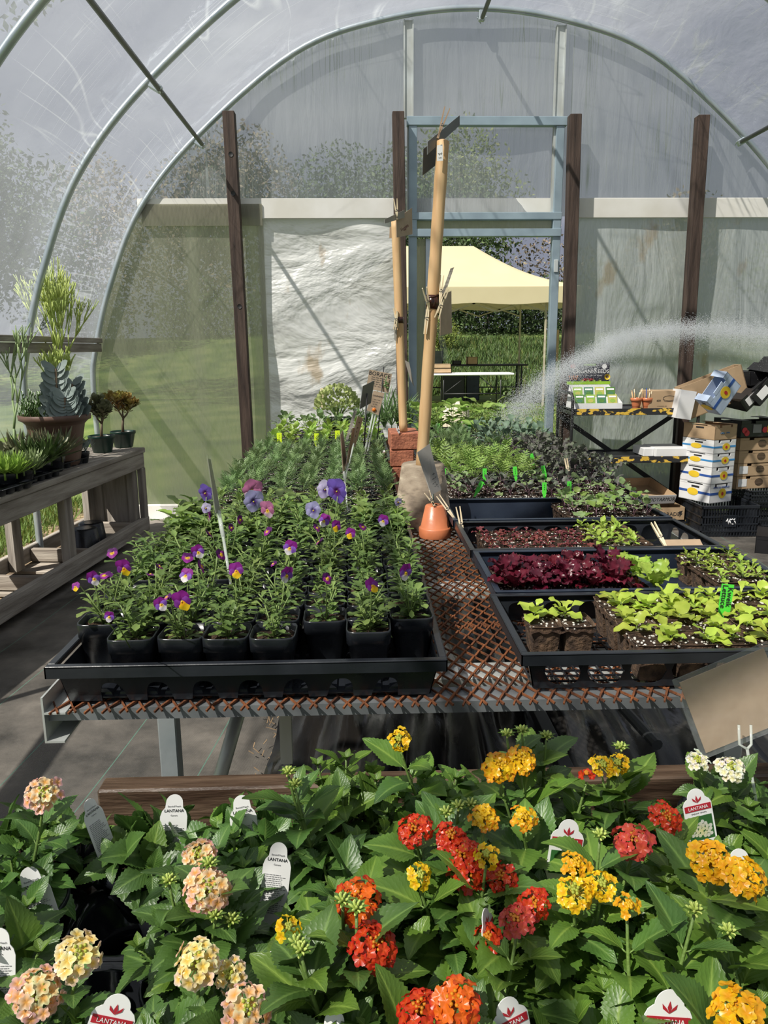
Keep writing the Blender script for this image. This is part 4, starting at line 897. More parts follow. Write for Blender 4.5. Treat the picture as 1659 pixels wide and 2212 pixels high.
for i in range(4):
    prod_box('brown_fruit_box', 'brown fruit box, %s of the brown stack' % ['bottom', 'second from the bottom', 'third from the bottom', 'topmost'][i], (2.72, 5.42, z), .22, .40, .30, .093, cardb, None, False, None, group='brown fruit boxes', patch=(.04, .2, .22, .8, whitem) if i < 2 else None)
    o = [x for x in C.objects if x.get('label', '').startswith('brown fruit box, %s' % ['bottom', 'second', 'third', 'topmost'][i])][0]
    m = MB(); ellipse(m, .19, .05, .035, .026, -.003); m.part('oval_print', brownwood, o, smooth=False)
    z += .094
prod_box('berry_box', 'black berry box with red print on top of the brown stack', (2.71, 5.40, z+.005), .22, .40, .30, .12, blackbox, None, False, patch=(.55, .25, .75, .65, yellowm))
o = [x for x in C.objects if x.get('label', '').startswith('black berry box with red')][0]
m = MB(); [ellipse(m, a, b, .022, .022, -.004, 12) for a, b in ((.03, .05), (.05, .03), (.20, .05), (.33, .045))]; m.part('berry_print', straw_red, o, smooth=False)
m = MB(); m.box((.10, -.003, .03), (.17, -.0005, .09)); m.part('grey_panel', mat('grey_panel', (.25, .25, .25), .5), o, smooth=False)
for i, (loc, rot, lab) in enumerate((((2.70, 5.32, .86), (.1, -.75, .1), 'black fruit box with white label leaning steeply on the pile'), ((2.78, 5.30, .90), (0, -.85, .1), 'black fruit box with magenta print leaning behind the steep one'),
                                     ((2.80, 5.50, 1.03), (0, -.1, .1), 'black fruit box at the very top of the pile by the frame edge'))):
    prod_box('berry_box', lab, loc, 0, .36, .26, .10, blackbox, None, False, rot=rot, patch=(.1, .2, .35, .8, whitem) if i < 2 else None)
    o = [x for x in C.objects if x.get('label', '') == lab][0]; m = MB(); [ellipse(m, a, .05, .035, .025, -.004, 12) for a in (.22, .29)]; m.part('fruit_print', magenta, o, smooth=False)
t = prod_box('strawberry_box', 'strawberry box with red berry print on the floor at the right edge', (2.53, 4.72, 0), -.5, .36, .30, .12, blackbox, None, False)
m = MB(); [ellipse(m, a, b, .028, .03, -.004, 14) for a, b in ((.20, .05), (.25, .03), (.30, .06))]; m.part('berry_print', straw_red, t, smooth=False)
m = MB(); [ellipse(m, a, b+.028, .014, .007, -.005, 8) for a, b in ((.20, .05), (.25, .03), (.30, .06))]; m.part('berry_tops', L_mari, t, smooth=False)

# ------------------------------------------------------------------ tent and tables outside
X0, X1, Y0, Y1 = -.4, 4.95, 17.4, 20.6
t = thing('canopy_tent', 'cream pop-up canopy tent standing on the lawn beyond the doorway', 'tent', (2.3, 19, -.02)); ox, oy = 2.3, 19
ra, rb, rz = .9, 2.72, 3.66
def roofp(u, v):
    # u: eaves->ridge 0..1, v: around the perimeter 0..1
    per = [(X0, Y0), (X1, Y0), (X1, Y1), (X0, Y1), (X0, Y0)]; rid = [(ra, 19), (rb, 19), (rb, 19), (ra, 19), (ra, 19)]
    k = min(3, int(v*4)); f = v*4-k; e = Vector(per[k]).lerp(Vector(per[k+1]), f); g = Vector(rid[k]).lerp(Vector(rid[k+1]), f)
    q = e.lerp(g, u); sag = -.16*math.sin(PI*u)-.03*math.sin(PI*f)*(1-u)
    return (q.x-ox, q.y-oy, 2.62+(rz-2.62)*u+sag)
m = MB(); m.grid(lambda a, b: roofp(a, b), 12, 80, uvs=False); m.part('roof', tentm, t)
m = MB(); m.grid(lambda a, b: (roofp(0, b)[0]*1.004, roofp(0, b)[1]*1.004, 2.62-.36*a-.02*math.sin(b*80)*a), 4, 80, uvs=False); m.part('valance', tentm, t)
pm = mat('beige_tent_frame', (0.42, 0.38, 0.28), .5)
for x in (X0+.3, X1-.78): 
    for y in (Y0+.2, Y1-.2):
        m = MB(); m.box((x-ox-.02, y-oy-.02, 0), (x-ox+.02, y-oy+.02, 2.5)); m.part('pole', pm, t, smooth=False)
for y in (Y0+.25, Y1-.2):
    m = MB()
    for k in range(4):
        a = X0+.3+(X1-X0-1.1)*k/4; b = X0+.3+(X1-X0-1.1)*(k+1)/4
        m.bar((a-ox, y-oy, 2.45), (b-ox, y-oy, 2.1), .02, .03); m.bar((a-ox, y-oy, 2.1), (b-ox, y-oy, 2.45), .02, .03)
    m.part('truss', pm, t, smooth=False)
m = MB(); m.bar((X1-.78-ox, Y0+.2-oy, 2.2), (rb-ox, 0, 3.2), .02, .03); m.bar((X1-.78-ox, Y1-.2-oy, 2.2), (rb-ox, 0, 3.2), .02, .03); m.part('truss', pm, t, smooth=False)
t = thing('folding_table', 'white folding table under the canopy beyond the doorway', 'table', (1.57, 16.6, .0)); t.scale = (.90, .9, 1.02)
m = MB(); m.box((0, 0, .70), (1.93, .75, .745), b=.015); m.part('tabletop', whitem, t, smooth=False)
for x in (.25, 1.62):
    for y in (.08, .65): m = MB(); m.tube([(x, y, 0), (x, y, .70)], .016, 8); m.part('leg', blackpaint, t)
m = MB(); m.tube([(.25, .08, .32), (1.62, .08, .32)], .012, 6); m.tube([(.25, .08, .32), (.8, .08, .68)], .010, 6); m.tube([(1.62, .08, .32), (1.1, .08, .68)], .010, 6); m.part('brace', blackpaint, t)
t = thing('folding_table', 'long dark table with boxes behind the white folding table', 'table', (1.3, 19.9, 0))
m = MB(); m.box((0, 0, .83), (3.0, .7, .87), b=.006); m.part('tabletop', blackpaint, t, smooth=False)
for x in (.15, 2.85):
    for y in (.05, .65): m = MB(); m.box((x-.02, y-.02, 0), (x+.02, y+.02, .83)); m.part('leg', blackpaint, t, smooth=False)
m = MB(); m.box((.1, .04, .28), (2.9, .06, .31)); m.part('shelf_rail', blackpaint, t, smooth=False)
for lab, nm, lo, hi, mt in (('wooden crate on the left of the white folding table', 'wooden_crate', (1.56, 16.7, .762), (1.97, 17.0, .862), cardb), ('second wooden crate stacked on the first outside', 'wooden_crate', (1.55, 16.71, .863), (1.96, 17.0, .958), cardb),
        ('dark grey tote behind the wooden crates outside', 'storage_tote', (1.72, 19.95, .872), (2.12, 20.3, 1.22), mat('grey_tote', (.10, .12, .14), .5)), ('brown carton on the dark table outside', 'carton', (2.75, 19.95, .872), (3.02, 20.2, 1.06), cardb),
        ('black basin on the dark table outside', 'basin', (2.38, 19.95, .872), (2.60, 20.2, .97), blackpaint), ('black crate on the grass under the white folding table', 'storage_crate', (2.02, 18.9, .0), (2.55, 19.3, .66), blackpaint),
        ('dark blue bin on the grass beneath the tables', 'storage_bin', (2.65, 19.35, .0), (2.98, 19.7, .62), navy_pl)):
    w_, d_, h_ = hi[0]-lo[0], hi[1]-lo[1], hi[2]-lo[2]; t = thing(nm, lab, nm.split('_')[-1], lo); opentray(t, w_, d_, h_, .015, mt)
    if 'crate' in nm or 'carton' in nm or 'tote' in nm: m = MB(); m.box((.0, .0, h_-.012), (w_, d_, h_), b=.003); m.part('lid' if nm != 'wooden_crate' else 'slats', mt, t, smooth=False)
t = thing('white_box', 'small white box seen low between door frame and pole', 'box', (1.02, 15.5, 0)); m = MB(); m.box((0, 0, 0), (.25, .3, .26), b=.01); m.box((-.005, -.005, .23), (.255, .305, .265), b=.004); m.part('box', whitem, t, smooth=False)
t = thing('hanging_board', 'small tan board hanging right of the tent pole', 'sign', (4.62, 18.9, .95)); m = MB(); m.box((0, 0, 0), (.2, .02, .75), b=.004); m.part('board', cardb, t, smooth=False); m = MB(); m.tube([(.1, .01, .75), (.1, .01, 1.3)], .006, 6); m.part('cord', ink, t)
t = thing('boulder', 'pale flat stone on the lawn just beyond the doorway', 'stone', (atY(985, 900, 12.8).x, 12.8, 0)); t.scale = (1.15, 1.0, 2.0); m = MB()
m.lathe([(.19, 0), (.21, .06), (.19, .15), (.12, .21), (.001, .22)], 12, TR(0, 0, 0, sc=1)); m.part('stone', mat('pale_stone', (.66, .58, .46), .85, 0, (.5, .43, .34), 6, .5, 14), t)
# ------------------------------------------------------------------ main metal bench
BT = .818; BX0, BX1, BY0, BY1 = -.455, .845, 1.035, 4.42
mb_ = thing('metal_bench', 'long galvanised bench with a rusty expanded-metal top, carrying the seedling trays', 'bench', (0, 0, 0))
def strands(m, x0, x1, y0, y1):
    dx, dy = .0245, .046; j = 0; w, h = .0013, .0020; r = random.Random(2)
    y = y0
    while y < y1:
        i = int((x0)/dx)-1
        while i*dx < x1:
            x = i*dx+(0 if j % 2 == 0 else dx/2)
            if x0 <= x <= x1:
                for s in (-1, 1):
                    a = (x, y, BT-.001-(.0012 if s > 0 else -.0006)); b = (x+s*dx/2, y+dy/2, BT-.001+(.0012 if s > 0 else -.0006)); m.bar(a, b, w*(2.5 if s > 0 else 1.5), h*1.6)
                if j == 0: m.bar((x, y, BT-.001), (x-.004-.002*r.random(), y-.010, BT-.004), w*2, h*1.6); m.bar((x, y, BT-.001), (x+.006, y-.007-.003*r.random(), BT-.003), w*2, h*1.6)
            i += 1
        y += dy/2; j += 1
m = MB(); strands(m, BX0+.01, BX1-.01, BY0-.004, 1.34); strands(m, .02, .32, 1.34+.0, 3.3); strands(m, .10, .25, 3.3, 4.3); o = m.part('mesh_top', rust, mb_, smooth=False)
m = MB()
m.box((BX0, BY0+.003, BT-.008), (BX1, BY0+.05, BT-.004), b=.001); m.box((BX0, BY0+.001, BT-.022), (BX1, BY0+.004, BT-.004)); m.part('front_channel', mat('shaded_channel', (.24, .26, .27), .5, .4, (.15, .16, .17), 12), mb_, smooth=False)  # front channel's colour is darkened to stand for the shade on it
m = MB(); m.box((BX0, BY0, BT-.008), (BX0+.04, BY1, BT-.004)); m.box((BX0-.003, BY0-.012, BT-.050), (BX0, BY1, BT+.02)); m.box((BX0, BY0-.012, BT-.050), (BX0+.025, BY1, BT-.047)); m.box((BX0, BY0-.012, BT-.006), (BX0+.03, BY1, BT-.003)); m.part('side_channel', galv_lt, mb_, smooth=False)
m = MB(); m.box((BX1, BY0, BT-.068), (BX1+.003, BY1, BT)); m.box((BX1-.035, BY0, BT-.068), (BX1, BY1, BT-.065)); m.part('side_channel', galv_lt, mb_, smooth=False)
m = MB(); m.box((BX0, BY1-.04, BT-.045), (BX1, BY1, BT-.004)); m.part('rear_channel', galv_lt, mb_, smooth=False)
for y in (1.12, 1.57, 2.2, 2.85, 3.5): m = MB(); m.box((BX0, y, BT-.03), (BX1, y+.06, BT-.006), b=.002); m.part('crossbar', galv_lt, mb_, smooth=False)
for x in (-.405, .78):
    for y in (1.48, 2.7, 4.2): m = MB(); m.box((x-.019, y-.019, 0), (x+.019, y+.019, BT-.03), b=.003); m.part('leg', galv, mb_, smooth=False)
m = MB(); m.tube([atY(530, 1490, 1.36), atY(452, 1760, 1.24)], .013, 10); m.part('brace', galv_lt, mb_)
m = MB(); m.tube([(.80, 1.9, .25), (.72, 2.7, .26)], .016, 10); m.box((.56, 1.25, .10), (.60, 4.2, .14), b=.002); m.part('lower_rail', mat('dull_steel', (.07, .075, .08), .5, .5), mb_, smooth=False)
m = MB(); m.box((-.18, 1.50, .45), (-.155, 1.52, .80)); m.part('hanger_strip', galv_lt, mb_, smooth=False)
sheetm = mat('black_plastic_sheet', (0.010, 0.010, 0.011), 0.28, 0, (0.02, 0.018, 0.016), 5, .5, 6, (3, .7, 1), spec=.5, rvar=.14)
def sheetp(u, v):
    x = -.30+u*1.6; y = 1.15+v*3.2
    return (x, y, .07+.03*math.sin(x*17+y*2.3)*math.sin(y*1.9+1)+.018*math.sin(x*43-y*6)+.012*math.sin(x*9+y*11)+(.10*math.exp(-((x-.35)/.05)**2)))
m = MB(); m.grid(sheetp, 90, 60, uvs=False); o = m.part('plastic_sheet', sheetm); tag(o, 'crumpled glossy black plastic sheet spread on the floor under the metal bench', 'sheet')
m = MB(); r = random.Random(8)
for k in range(160):
    x = r.gauss(-.27, .05); y = r.uniform(1.3, 3.0); a = r.uniform(0, 3.1); l = r.uniform(.01, .05); m.bar((x, y, .022), (x+math.cos(a)*l, y+math.sin(a)*l, .03), .003, .001)
o = m.part('dry_debris', mat('dry_litter', (.34, .23, .13), .9), smooth=False); tag(o, 'dry leaf litter and straw bits along the edge of the black sheet', 'debris', kind='stuff')

# ------------------------------------------------------------------ trays
def wstrip(m, P0, P1, z0, z1, lo=None, hi=None, n=60, th=.002):
    """upright wall from P0 to P1 (plan), between z0 and z1, with openings: lo(s), hi(s) give the hole's bottom and top"""
    P0 = Vector((*P0, 0)); P1 = Vector((*P1, 0)); d = P1-P0; L = d.length; nn = Vector((d.y, -d.x, 0)).normalized()*th
    def strip(a, b):
        V = []; F = []
        for i in range(n+1):
            s = L*i/n; p = P0+d*(i/n)
            for q in (p, p+nn): V += [(q.x, q.y, a(s)), (q.x, q.y, b(s))]
        for i in range(n):
            k = i*4; e = k+4; F += [(k, e, e+1, k+1), (k+2, k+3, e+3, e+2), (k, k+2, e+2, e), (k+1, e+1, e+3, k+3)]
        m.add(V, F)
    if lo is None: strip(lambda s: z0, lambda s: z1)
    else: strip(lambda s: z0, lambda s: max(z0, lo(s))); strip(lambda s: max(z0, hi(s)), lambda s: z1)
def holes(cs, r, zc, hh):
    def f(s):
        for c in cs:
            if abs(s-c) < r: return hh*(1-(abs(s-c)/r)**2.6)**(1/2.6)
        return 0
    return (lambda s: zc-f(s)), (lambda s: zc+f(s))
def taper(m, h, cx, cy, k=.05):
    for V in m.v:
        t = 1-np.clip(V[:, 2]/h, 0, 1); V[:, 0] = cx+(V[:, 0]-cx)*(1-k*t); V[:, 1] = cy+(V[:, 1]-cy)*(1-k*1.6*t)
def tray(name, label, x, y, w=.548, d=.278, h=.062, mt=None, kind='solid', rz=0, group=None, z=BT+.003):
    t = thing(name, label, 'tray', (x, y, z), rz, group); mt = mt or black_pl
    m = MB()
    if kind == 'arch':
        cs = [w*(k+1)/8 for k in range(7)]; lo, hi = holes(cs, .019, 0, .030); cd = [d*(k+1)/4 for k in range(3)]; lo2, hi2 = holes(cd, .019, 0, .030)
    elif kind == 'round':
        cs = [.048+.0655*k for k in range(8)]; lo, hi = holes(cs, .027, .027, .022); cd = [.05+.06*k for k in range(4)]; lo2, hi2 = holes(cd, .024, .027, .021)
    else: lo = hi = lo2 = hi2 = None
    N = 160 if lo else 1
    for a, b, l, u in (((0, 0), (w, 0), lo, hi), ((w, 0), (w, d), lo2, hi2), ((w, d), (0, d), lo, hi), ((0, d), (0, 0), lo2, hi2)): wstrip(m, a, b, 0, h-.012, l, u, N if l is lo else N//2)
    if kind == 'arch':
        for i in range(9):
            pass
        m.box((0, 0, .004), (w, d, .006))
        for k in range(8):
            for j in range(4): m.lathe([(.033, .001), (.030, .010), (.020, .012), (.001, .012)], 4, TR(w*(k+.5)/8, d*(j+.5)/4, 0), sq=8)
    elif kind == 'round':
        for k in range(28): a = w*k/27; m.box((a-.0012, 0, 0), (a+.0012, d, .003))
        for k in range(14): a = d*k/13; m.box((0, a-.0012, 0), (w, a+.0012, .003))
    else: m.box((0, 0, 0), (w, d, .0025))
    taper(m, h, w/2, d/2); m.part('tray_body', mt, t, smooth=False)
    m = MB(); e = .011
    for lo_, hi_ in (((-e, -e), (w+e, .001)), ((-e, d-.001), (w+e, d+e)), ((-e, 0), (.001, d)), ((w-.001, 0), (w+e, d))): m.box((*lo_, h-.004), (*hi_, h), b=.0015)
    for lo_, hi_ in (((-e, -e), (w+e, -e+.002)), ((-e, d+e-.002), (w+e, d+e)), ((-e, -e), (-e+.002, d+e)), ((w+e-.002, -e), (w+e, d+e))): m.box((*lo_, h-.018), (*hi_, h-.001))
    m.part('rim', mt, t, smooth=False)
    return t
def col_disc(m, r0, f, nr, na, M, cfn):
    V = [(0, 0, 0)]; Cc = [cfn(0, 0)]; F = []
    for j in range(1, nr+1):
        for k in range(na):
            a = 2*PI*k/na; rr = f(a)*r0*j/nr; V.append((rr*math.cos(a), rr*math.sin(a), .10*r0*math.sin(a*3)*(j/nr)**2+(.35*(j/nr)**2*math.cos(a)-.25*(j/nr)**2)*r0)); Cc.append(cfn(j/nr, a))
    for k in range(na): F.append((0, 1+k, 1+(k+1) % na))
    for j in range(nr-1):
        for k in range(na): F.append((1+j*na+k, 1+(j+1)*na+k, 1+(j+1)*na+(k+1) % na, 1+j*na+(k+1) % na))
    m.add(V, F, M, 0, None, Cc)
petal_m = mat('petal', (1, 1, 1), .55, 0, (.86, .86, .86), 60, transl=.35, attr=True, spec=.3)
petal_g = mat('waxy_petal', (1, 1, 1), .35, 0, (.85, .85, .85), 90, transl=.30, attr=True, spec=.5)
PUR = (.30, .02, .30); DP = (.10, .01, .13); VIO = (.18, .11, .50); LAV = (.46, .44, .72); PNK = (.62, .22, .42); WHT = (.85, .80, .85); YEL = (.90, .60, .02); ORG = (.90, .38, .01)
def lerp3(a, b, t): t = max(0, min(1, t)); return tuple(a[i]+(b[i]-a[i])*t for i in range(3))
def viola_flower(kind, s):
    m = MB(); R = s*.5
    up, side, low, eye = {'pw': (PUR, (.26, .10, .55), WHT, YEL), 'po': (PUR, (.25, .04, .35), YEL, ORG), 'py': (DP, DP, (.9, .85, .45), YEL), 'vio': (VIO, VIO, VIO, DP), 'lav': (LAV, LAV, LAV, (.10, .05, .25)), 'pink': (PNK, PNK, (.75, .55, .70), YEL), 'pale': ((.62, .56, .78), (.62, .56, .78), (.50, .42, .70), (.06, .02, .15)), 'deep': (DP, PUR, PUR, YEL)}[kind]
    for (a, rr, off, c, zz) in ((PI/2+.50, .68, .46, up, -.001), (PI/2-.50, .68, .46, up, -.0016), (PI+.15, .50, .42, side, 0), (-.15, .50, .42, side, .0004), (-PI/2, .62, .38, low, .001)):
        A = TR(math.cos(a)*R*off*1.15, math.sin(a)*R*off*1.15, zz, rz=a, rx=0, ry=.18)
        def cf(j, t, c=c, off=off, rr=rr, low_=(c is low)):
            cx = -off*1.15; x = math.cos(t)*j*rr; y = math.sin(t)*j*rr; d_ = math.hypot(x-cx, y)
            e_ = eye if low_ else lerp3(c, (.12, .02, .16), .5) if c is not WHT else eye
            lim = .50 if low_ else .26
            return lerp3(e_, c, (d_-lim*.5)/(lim*.5)) if d_ < lim else c
        col_disc(m, R*rr, lambda t: 1+.06*math.cos(5*t), 4, 14, A, cf)
    m.tube([(0, 0, -.001), (0, -.001, -.008)], [.0022, .001], 5, col=(.2, .3, .1)); m.lathe([(.0001, .0012), (.0014, .001), (.0016, 0)], 6, col=(.85, .6, .05))
    return m.mesh('flower', petal_m)
_fm = {}
def flower_mesh(kind, s):
    k = (kind, round(s, 3))
    if k not in _fm: _fm[k] = viola_flower(kind, s)
    return _fm[k]

# viola plants: several models, shared by all the pots
Tv = [leaf_t(.040, .015, 8, 4, 'spat', .5, .3, .10, .05, 1), leaf_t(.030, .013, 8, 4, 'ovate', .4, .3, .14, .05, 2), leaf_t(.036, .011, 8, 4, 'spat', .7, .35, .12, .06, 3)]
Tvr = [leaf_t(.034, .020, 8, 4, 'round', .5, .25, .06, .05, 4)]
def viola_foliage(seed, size=1.0, tall=1.0, big=False):
    r = random.Random(seed); m = MB(); T = Tv if not big else [leaf_t(.05, .026, 8, 4, 'ovate', .5, .3, .08, .06, 5), leaf_t(.046, .028, 8, 4, 'round', .5, .25, .07, .05, 6)]
    rosette(m, r, T+Tvr, 16, 0, .005, -.05, .7, .8*size, 1.1*size)
    for k in range(r.randint(5, 8)):
        a = r.uniform(0, 6.3); h = r.uniform(.028, .058)*tall; e = Vector((math.cos(a)*r.uniform(.008, .034), math.sin(a)*r.uniform(.008, .034), h)); m.tube([(0, 0, 0), e*.5+Vector((0, 0, .004)), e], .0012, 5, mi=1)
        n = r.randint(6, 9)
        for i in range(n):
            b = i*2.4+a; q = e*(.35+.65*i/(n-1)); ti = r.uniform(.1, .9)
            addleaf(m, T[r.randrange(len(T))], q, (math.cos(b)*math.cos(ti), math.sin(b)*math.cos(ti), math.sin(ti)), (0, 0, 1), size*r.uniform(.5, .9), 0 if r.random() < .75 else 2)
    return m
vfol = [viola_foliage(100+i).mesh('foliage', [L_viola, stemg, L_viola2]) for i in range(7)]
pfol = [viola_foliage(200+i, 1.0, .9, True).mesh('foliage', [L_viola2, stemg, L_basil if i == 1 else L_viola]) for i in range(4)]
m = MB(); pot_square(m, .046, .0675, .085); pot_me = m.mesh('pot', black_pl)
m = MB(); soilpatch(m, .0305, .074, 10, sq=7)
r = random.Random(1)
soil_me = m.mesh('soil', soil)
def mo(name, me, parent, loc=(0, 0, 0), rot=None, sc=1):
    o = bpy.data.objects.new(name, me); C.objects.link(o); o.parent = parent; o.location = loc
    if rot is not None: o.rotation_euler = rot
    o.scale = (sc, sc, sc); return o
stalk_cache = {}
def add_flower(pt, loc, kind, s, face):
    """flower with its own stalk, in the pot's frame"""
    f = mo('flower', flower_mesh(kind, s), pt, loc); f.rotation_euler = (face.to_track_quat('Z', 'Y') @ Euler((0, 0, math.sin(loc[0]*900+loc[1]*700)*.45)).to_quaternion()).to_euler()
    m = MB(); L_ = Vector(loc); b = Vector((L_.x*.25, L_.y*.25, .075)); mid = b.lerp(L_, .6)+Vector((0, 0, .008)); nk = L_-face*.008
    m.tube([b, mid, nk+Vector((0, 0, .006)), nk], .0009, 5); m.part('stalk', stemg, f).matrix_parent_inverse = Matrix(); 
    k = [c for c in f.children][-1]; k.matrix_basis = (Matrix.Translation(loc) @ f.rotation_euler.to_matrix().to_4x4()).inverted()
pots = []
TX = [-.165+(i-3.5)*.0685 for i in range(8)]
def potrows(tn, tname, y0, rows, skip, fol, kind='viola', zr=.005, jit=.003):
    for j in range(rows):
        for i in range(8):
            if (j, i) in skip: continue
            rr = random.Random(tn*1000+j*10+i); x = TX[i]+rr.uniform(-jit, jit); y = y0+.0345+j*.0685+rr.uniform(-jit, jit)
            if (tn, j, i) in ((0, 0, 6),): y += .015
            lab = 'potted %s, %s row from the front, %s from the left, in the %s tray' % (kind, ORD[j], ORD[i], tname)
            t = thing('potted_'+kind, lab, 'potted plant', (x, y, BT+.003+zr), rr.uniform(-.06, .06), 'potted %ss in the %s tray' % (kind, tname))
            mo('pot', pot_me, t); mo('soil', soil_me, t); mo('foliage', rr.choice(fol), t, (0, 0, .073), (0, 0, rr.uniform(0, 6.3)), rr.uniform(.80, 1.08) if tn == 0 else rr.uniform(.9, 1.2)); pots.append(t)
tray('carrying_tray', 'black arched tray holding the front rows of violas, nearest on the left', -.165-.274, 1.037, kind='arch', group='black trays under the violas')
potrows(0, 'nearest viola', 1.048, 4, {(0, 0), (0, 5), (0, 7)}, vfol)
tray('carrying_tray', 'black arched tray holding the middle rows of violas', -.165-.274, 1.335, kind='arch', group='black trays under the violas')
potrows(1, 'middle viola', 1.343, 4, {(2, 4)}, vfol)
tray('carrying_tray', 'black arched tray holding the rear rows of violas', -.165-.274, 1.632, kind='arch', group='black trays under the violas')
potrows(2, 'rear viola', 1.64, 4, {(3, 1), (1, 5)}, vfol[:3]+pfol)
FL = [(242, 1195, 'deep', 26), (163, 1268, 'po', 20), (203, 1250, 'pw', 32), (226, 1243, 'deep', 30), (267, 1228, 'po', 38), (236, 1333, 'pw', 24), (348, 1306, 'pw', 30), (393, 1300, 'po', 46), (401, 1243, 'pw', 32), (428, 1193, 'pw', 30),
      (405, 1205, 'deep', 28), (478, 1198, 'deep', 26), (510, 1233, 'po', 34), (436, 1223, 'deep', 30), (453, 1152, 'deep', 22), (620, 1243, 'pw', 36), (626, 1184, 'pw', 32), (685, 1140, 'deep', 20), (700, 1125, 'pw', 28), (757, 1153, 'po', 24), (727, 1137, 'po', 26),
      (707, 1250, 'deep', 24), (877, 1237, 'pw', 38), (805, 1265, 'po', 34), (828, 1125, 'pw', 26), (784, 1138, 'deep', 20), (450, 1115, 'deep', 30), (519, 1123, 'deep', 18), (577, 1102, 'pink', 38), (548, 1084, 'lav', 46), (545, 1060, 'pink', 46), (443, 1066, 'vio', 38),
      (727, 1062, 'vio', 54), (702, 1058, 'pale', 38), (677, 1103, 'lav', 36), (445, 1098, 'pale', 22), (345, 1223, 'deep', 18), (325, 1240, 'deep', 16), (265, 1218, 'deep', 18), (577, 1148, 'deep', 22), (360, 1290, 'deep', 22), (688, 1170, 'deep', 22), (860, 1085, 'pale', 18), (590, 1218, 'deep', 16), (500, 1140, 'deep', 16)]
for n, (px, py, kd, s) in enumerate(FL):
    rr = random.Random(n); z = .985 if py > 1170 else (.995 if py > 1110 else 1.02); p = atZ(px, py, z)
    q = min(pots, key=lambda t: (t.location.x-p.x)**2+(t.location.y-p.y+.0)**2); dist = (Vector((q.location.x, q.location.y, 0))-Vector((p.x, p.y, 0))).length
    size = s/FPX*p.y*.98
    toc = (camo.matrix_world.translation-p).normalized(); face = (toc+Vector((rr.uniform(-.8, .8), 0, rr.uniform(-.6, .3)))).normalized()
    if kd == 'deep': face = (toc*.5+Vector((rr.uniform(-1, 1), rr.uniform(-.3, .6), rr.uniform(-.2, .8)))).normalized()
    loc = q.matrix_basis.inverted() @ p
    add_flower(q, loc, kd, round(size, 3), face)

# ------------------------------------------------------------------ seedlings
def T1(*a, **k): return leaf_t(*a, **k)
def seedling(T, n, ti0, ti1, stem_h, seed, s=1.0, mats=None, petiole=.0, stem_i=1, rad=.002):
    r = random.Random(seed); m = MB()
    if stem_h > 0: m.tube([(0, 0, -.004), (r.uniform(-.1, .1)*stem_h, 0, stem_h*.6), (0, 0, stem_h)], .0011, 5, mi=1)
    a = r.uniform(0, 6)
    for i in range(n):
        f = i/max(1, n-1); a += 2.4+r.uniform(-.3, .3); ti = ti0+(ti1-ti0)*f+r.uniform(-.15, .15); z = stem_h*(.35+.65*f)
        d = Vector((math.cos(a)*math.cos(ti), math.sin(a)*math.cos(ti), math.sin(ti))); p0 = Vector((math.cos(a)*rad, math.sin(a)*rad, z)); q = p0+d*petiole*(1-.4*f)
        if petiole: m.tube([p0, q+Vector((0, 0, 0))], .0009, 4, mi=1)
        addleaf(m, T[r.randrange(len(T))], q, (d.x, d.y, d.z-.25 if petiole else d.z), (0, 0, 1), s*r.uniform(.75, 1.15)*(1-.25*f))
    return m
def fernleaf(L, W, n, seed):
    """pinnate leaf: narrow toothed leaflets on a rib"""
    V = []; F = []; U = []; t = leaf_t(W, W*.30, 4, 2, 'lance', .3, .3, .12)
    m = MB(); m.tube([(0, 0, 0), (0, L*.5, .004), (0, L, 0)], .0007, 3, mi=0)
    for i in range(n):
        y = L*(.25+.7*i/(n-1)); w = .65+.5*math.sin(PI*(i+.6)/n)
        for s in (-1, 1): m.add(t[0]*w, t[1], aim((0, y, .003), (s, .75, .1), (0, 0, 1)), 0, t[2])
    m.add(t[0]*.9, t[1], aim((0, L, 0), (0, 1, 0), (0, 0, 1)), 0, t[2])
    return np.vstack(m.v), m.f, np.vstack(m.uv)
def protos(name, gens, mats, cat='seedling'):
    out = []
    for g in gens:
        o = bpy.data.objects.new(name, g.mesh(name, mats)); o['category'] = cat; out.append(o)
    return out
def put(proto, loc, rz, label, group, sc=1.0):
    o = bpy.data.objects.new(proto.name.split('.')[0], proto.data); C.objects.link(o); o.location = loc; o.rotation_euler = (0, 0, rz); o.scale = (sc, sc, sc*random.Random(rz).uniform(.85, 1.15))
    o['label'] = label; o['category'] = proto['category']
    if group: o['group'] = group
    return o
def gridplant(P, name_fmt, group, x0, x1, nx, y0, y1, ny, z, seed, sc=(.85, 1.15), jit=.006, skip=()):
    r = random.Random(seed)
    for j in range(ny):
        for i in range(nx):
            x = x0+(x1-x0)*(i+.5)/nx+r.uniform(-jit, jit); y = y0+(y1-y0)*(j+.5)/ny+r.uniform(-jit, jit); rz = r.uniform(0, 6.3); s = r.uniform(*sc); p = r.choice(P)
            if (j, i) in skip: continue
            put(p, (x, y, z), rz, name_fmt % (ORD[j], ORD[i]), group, s)
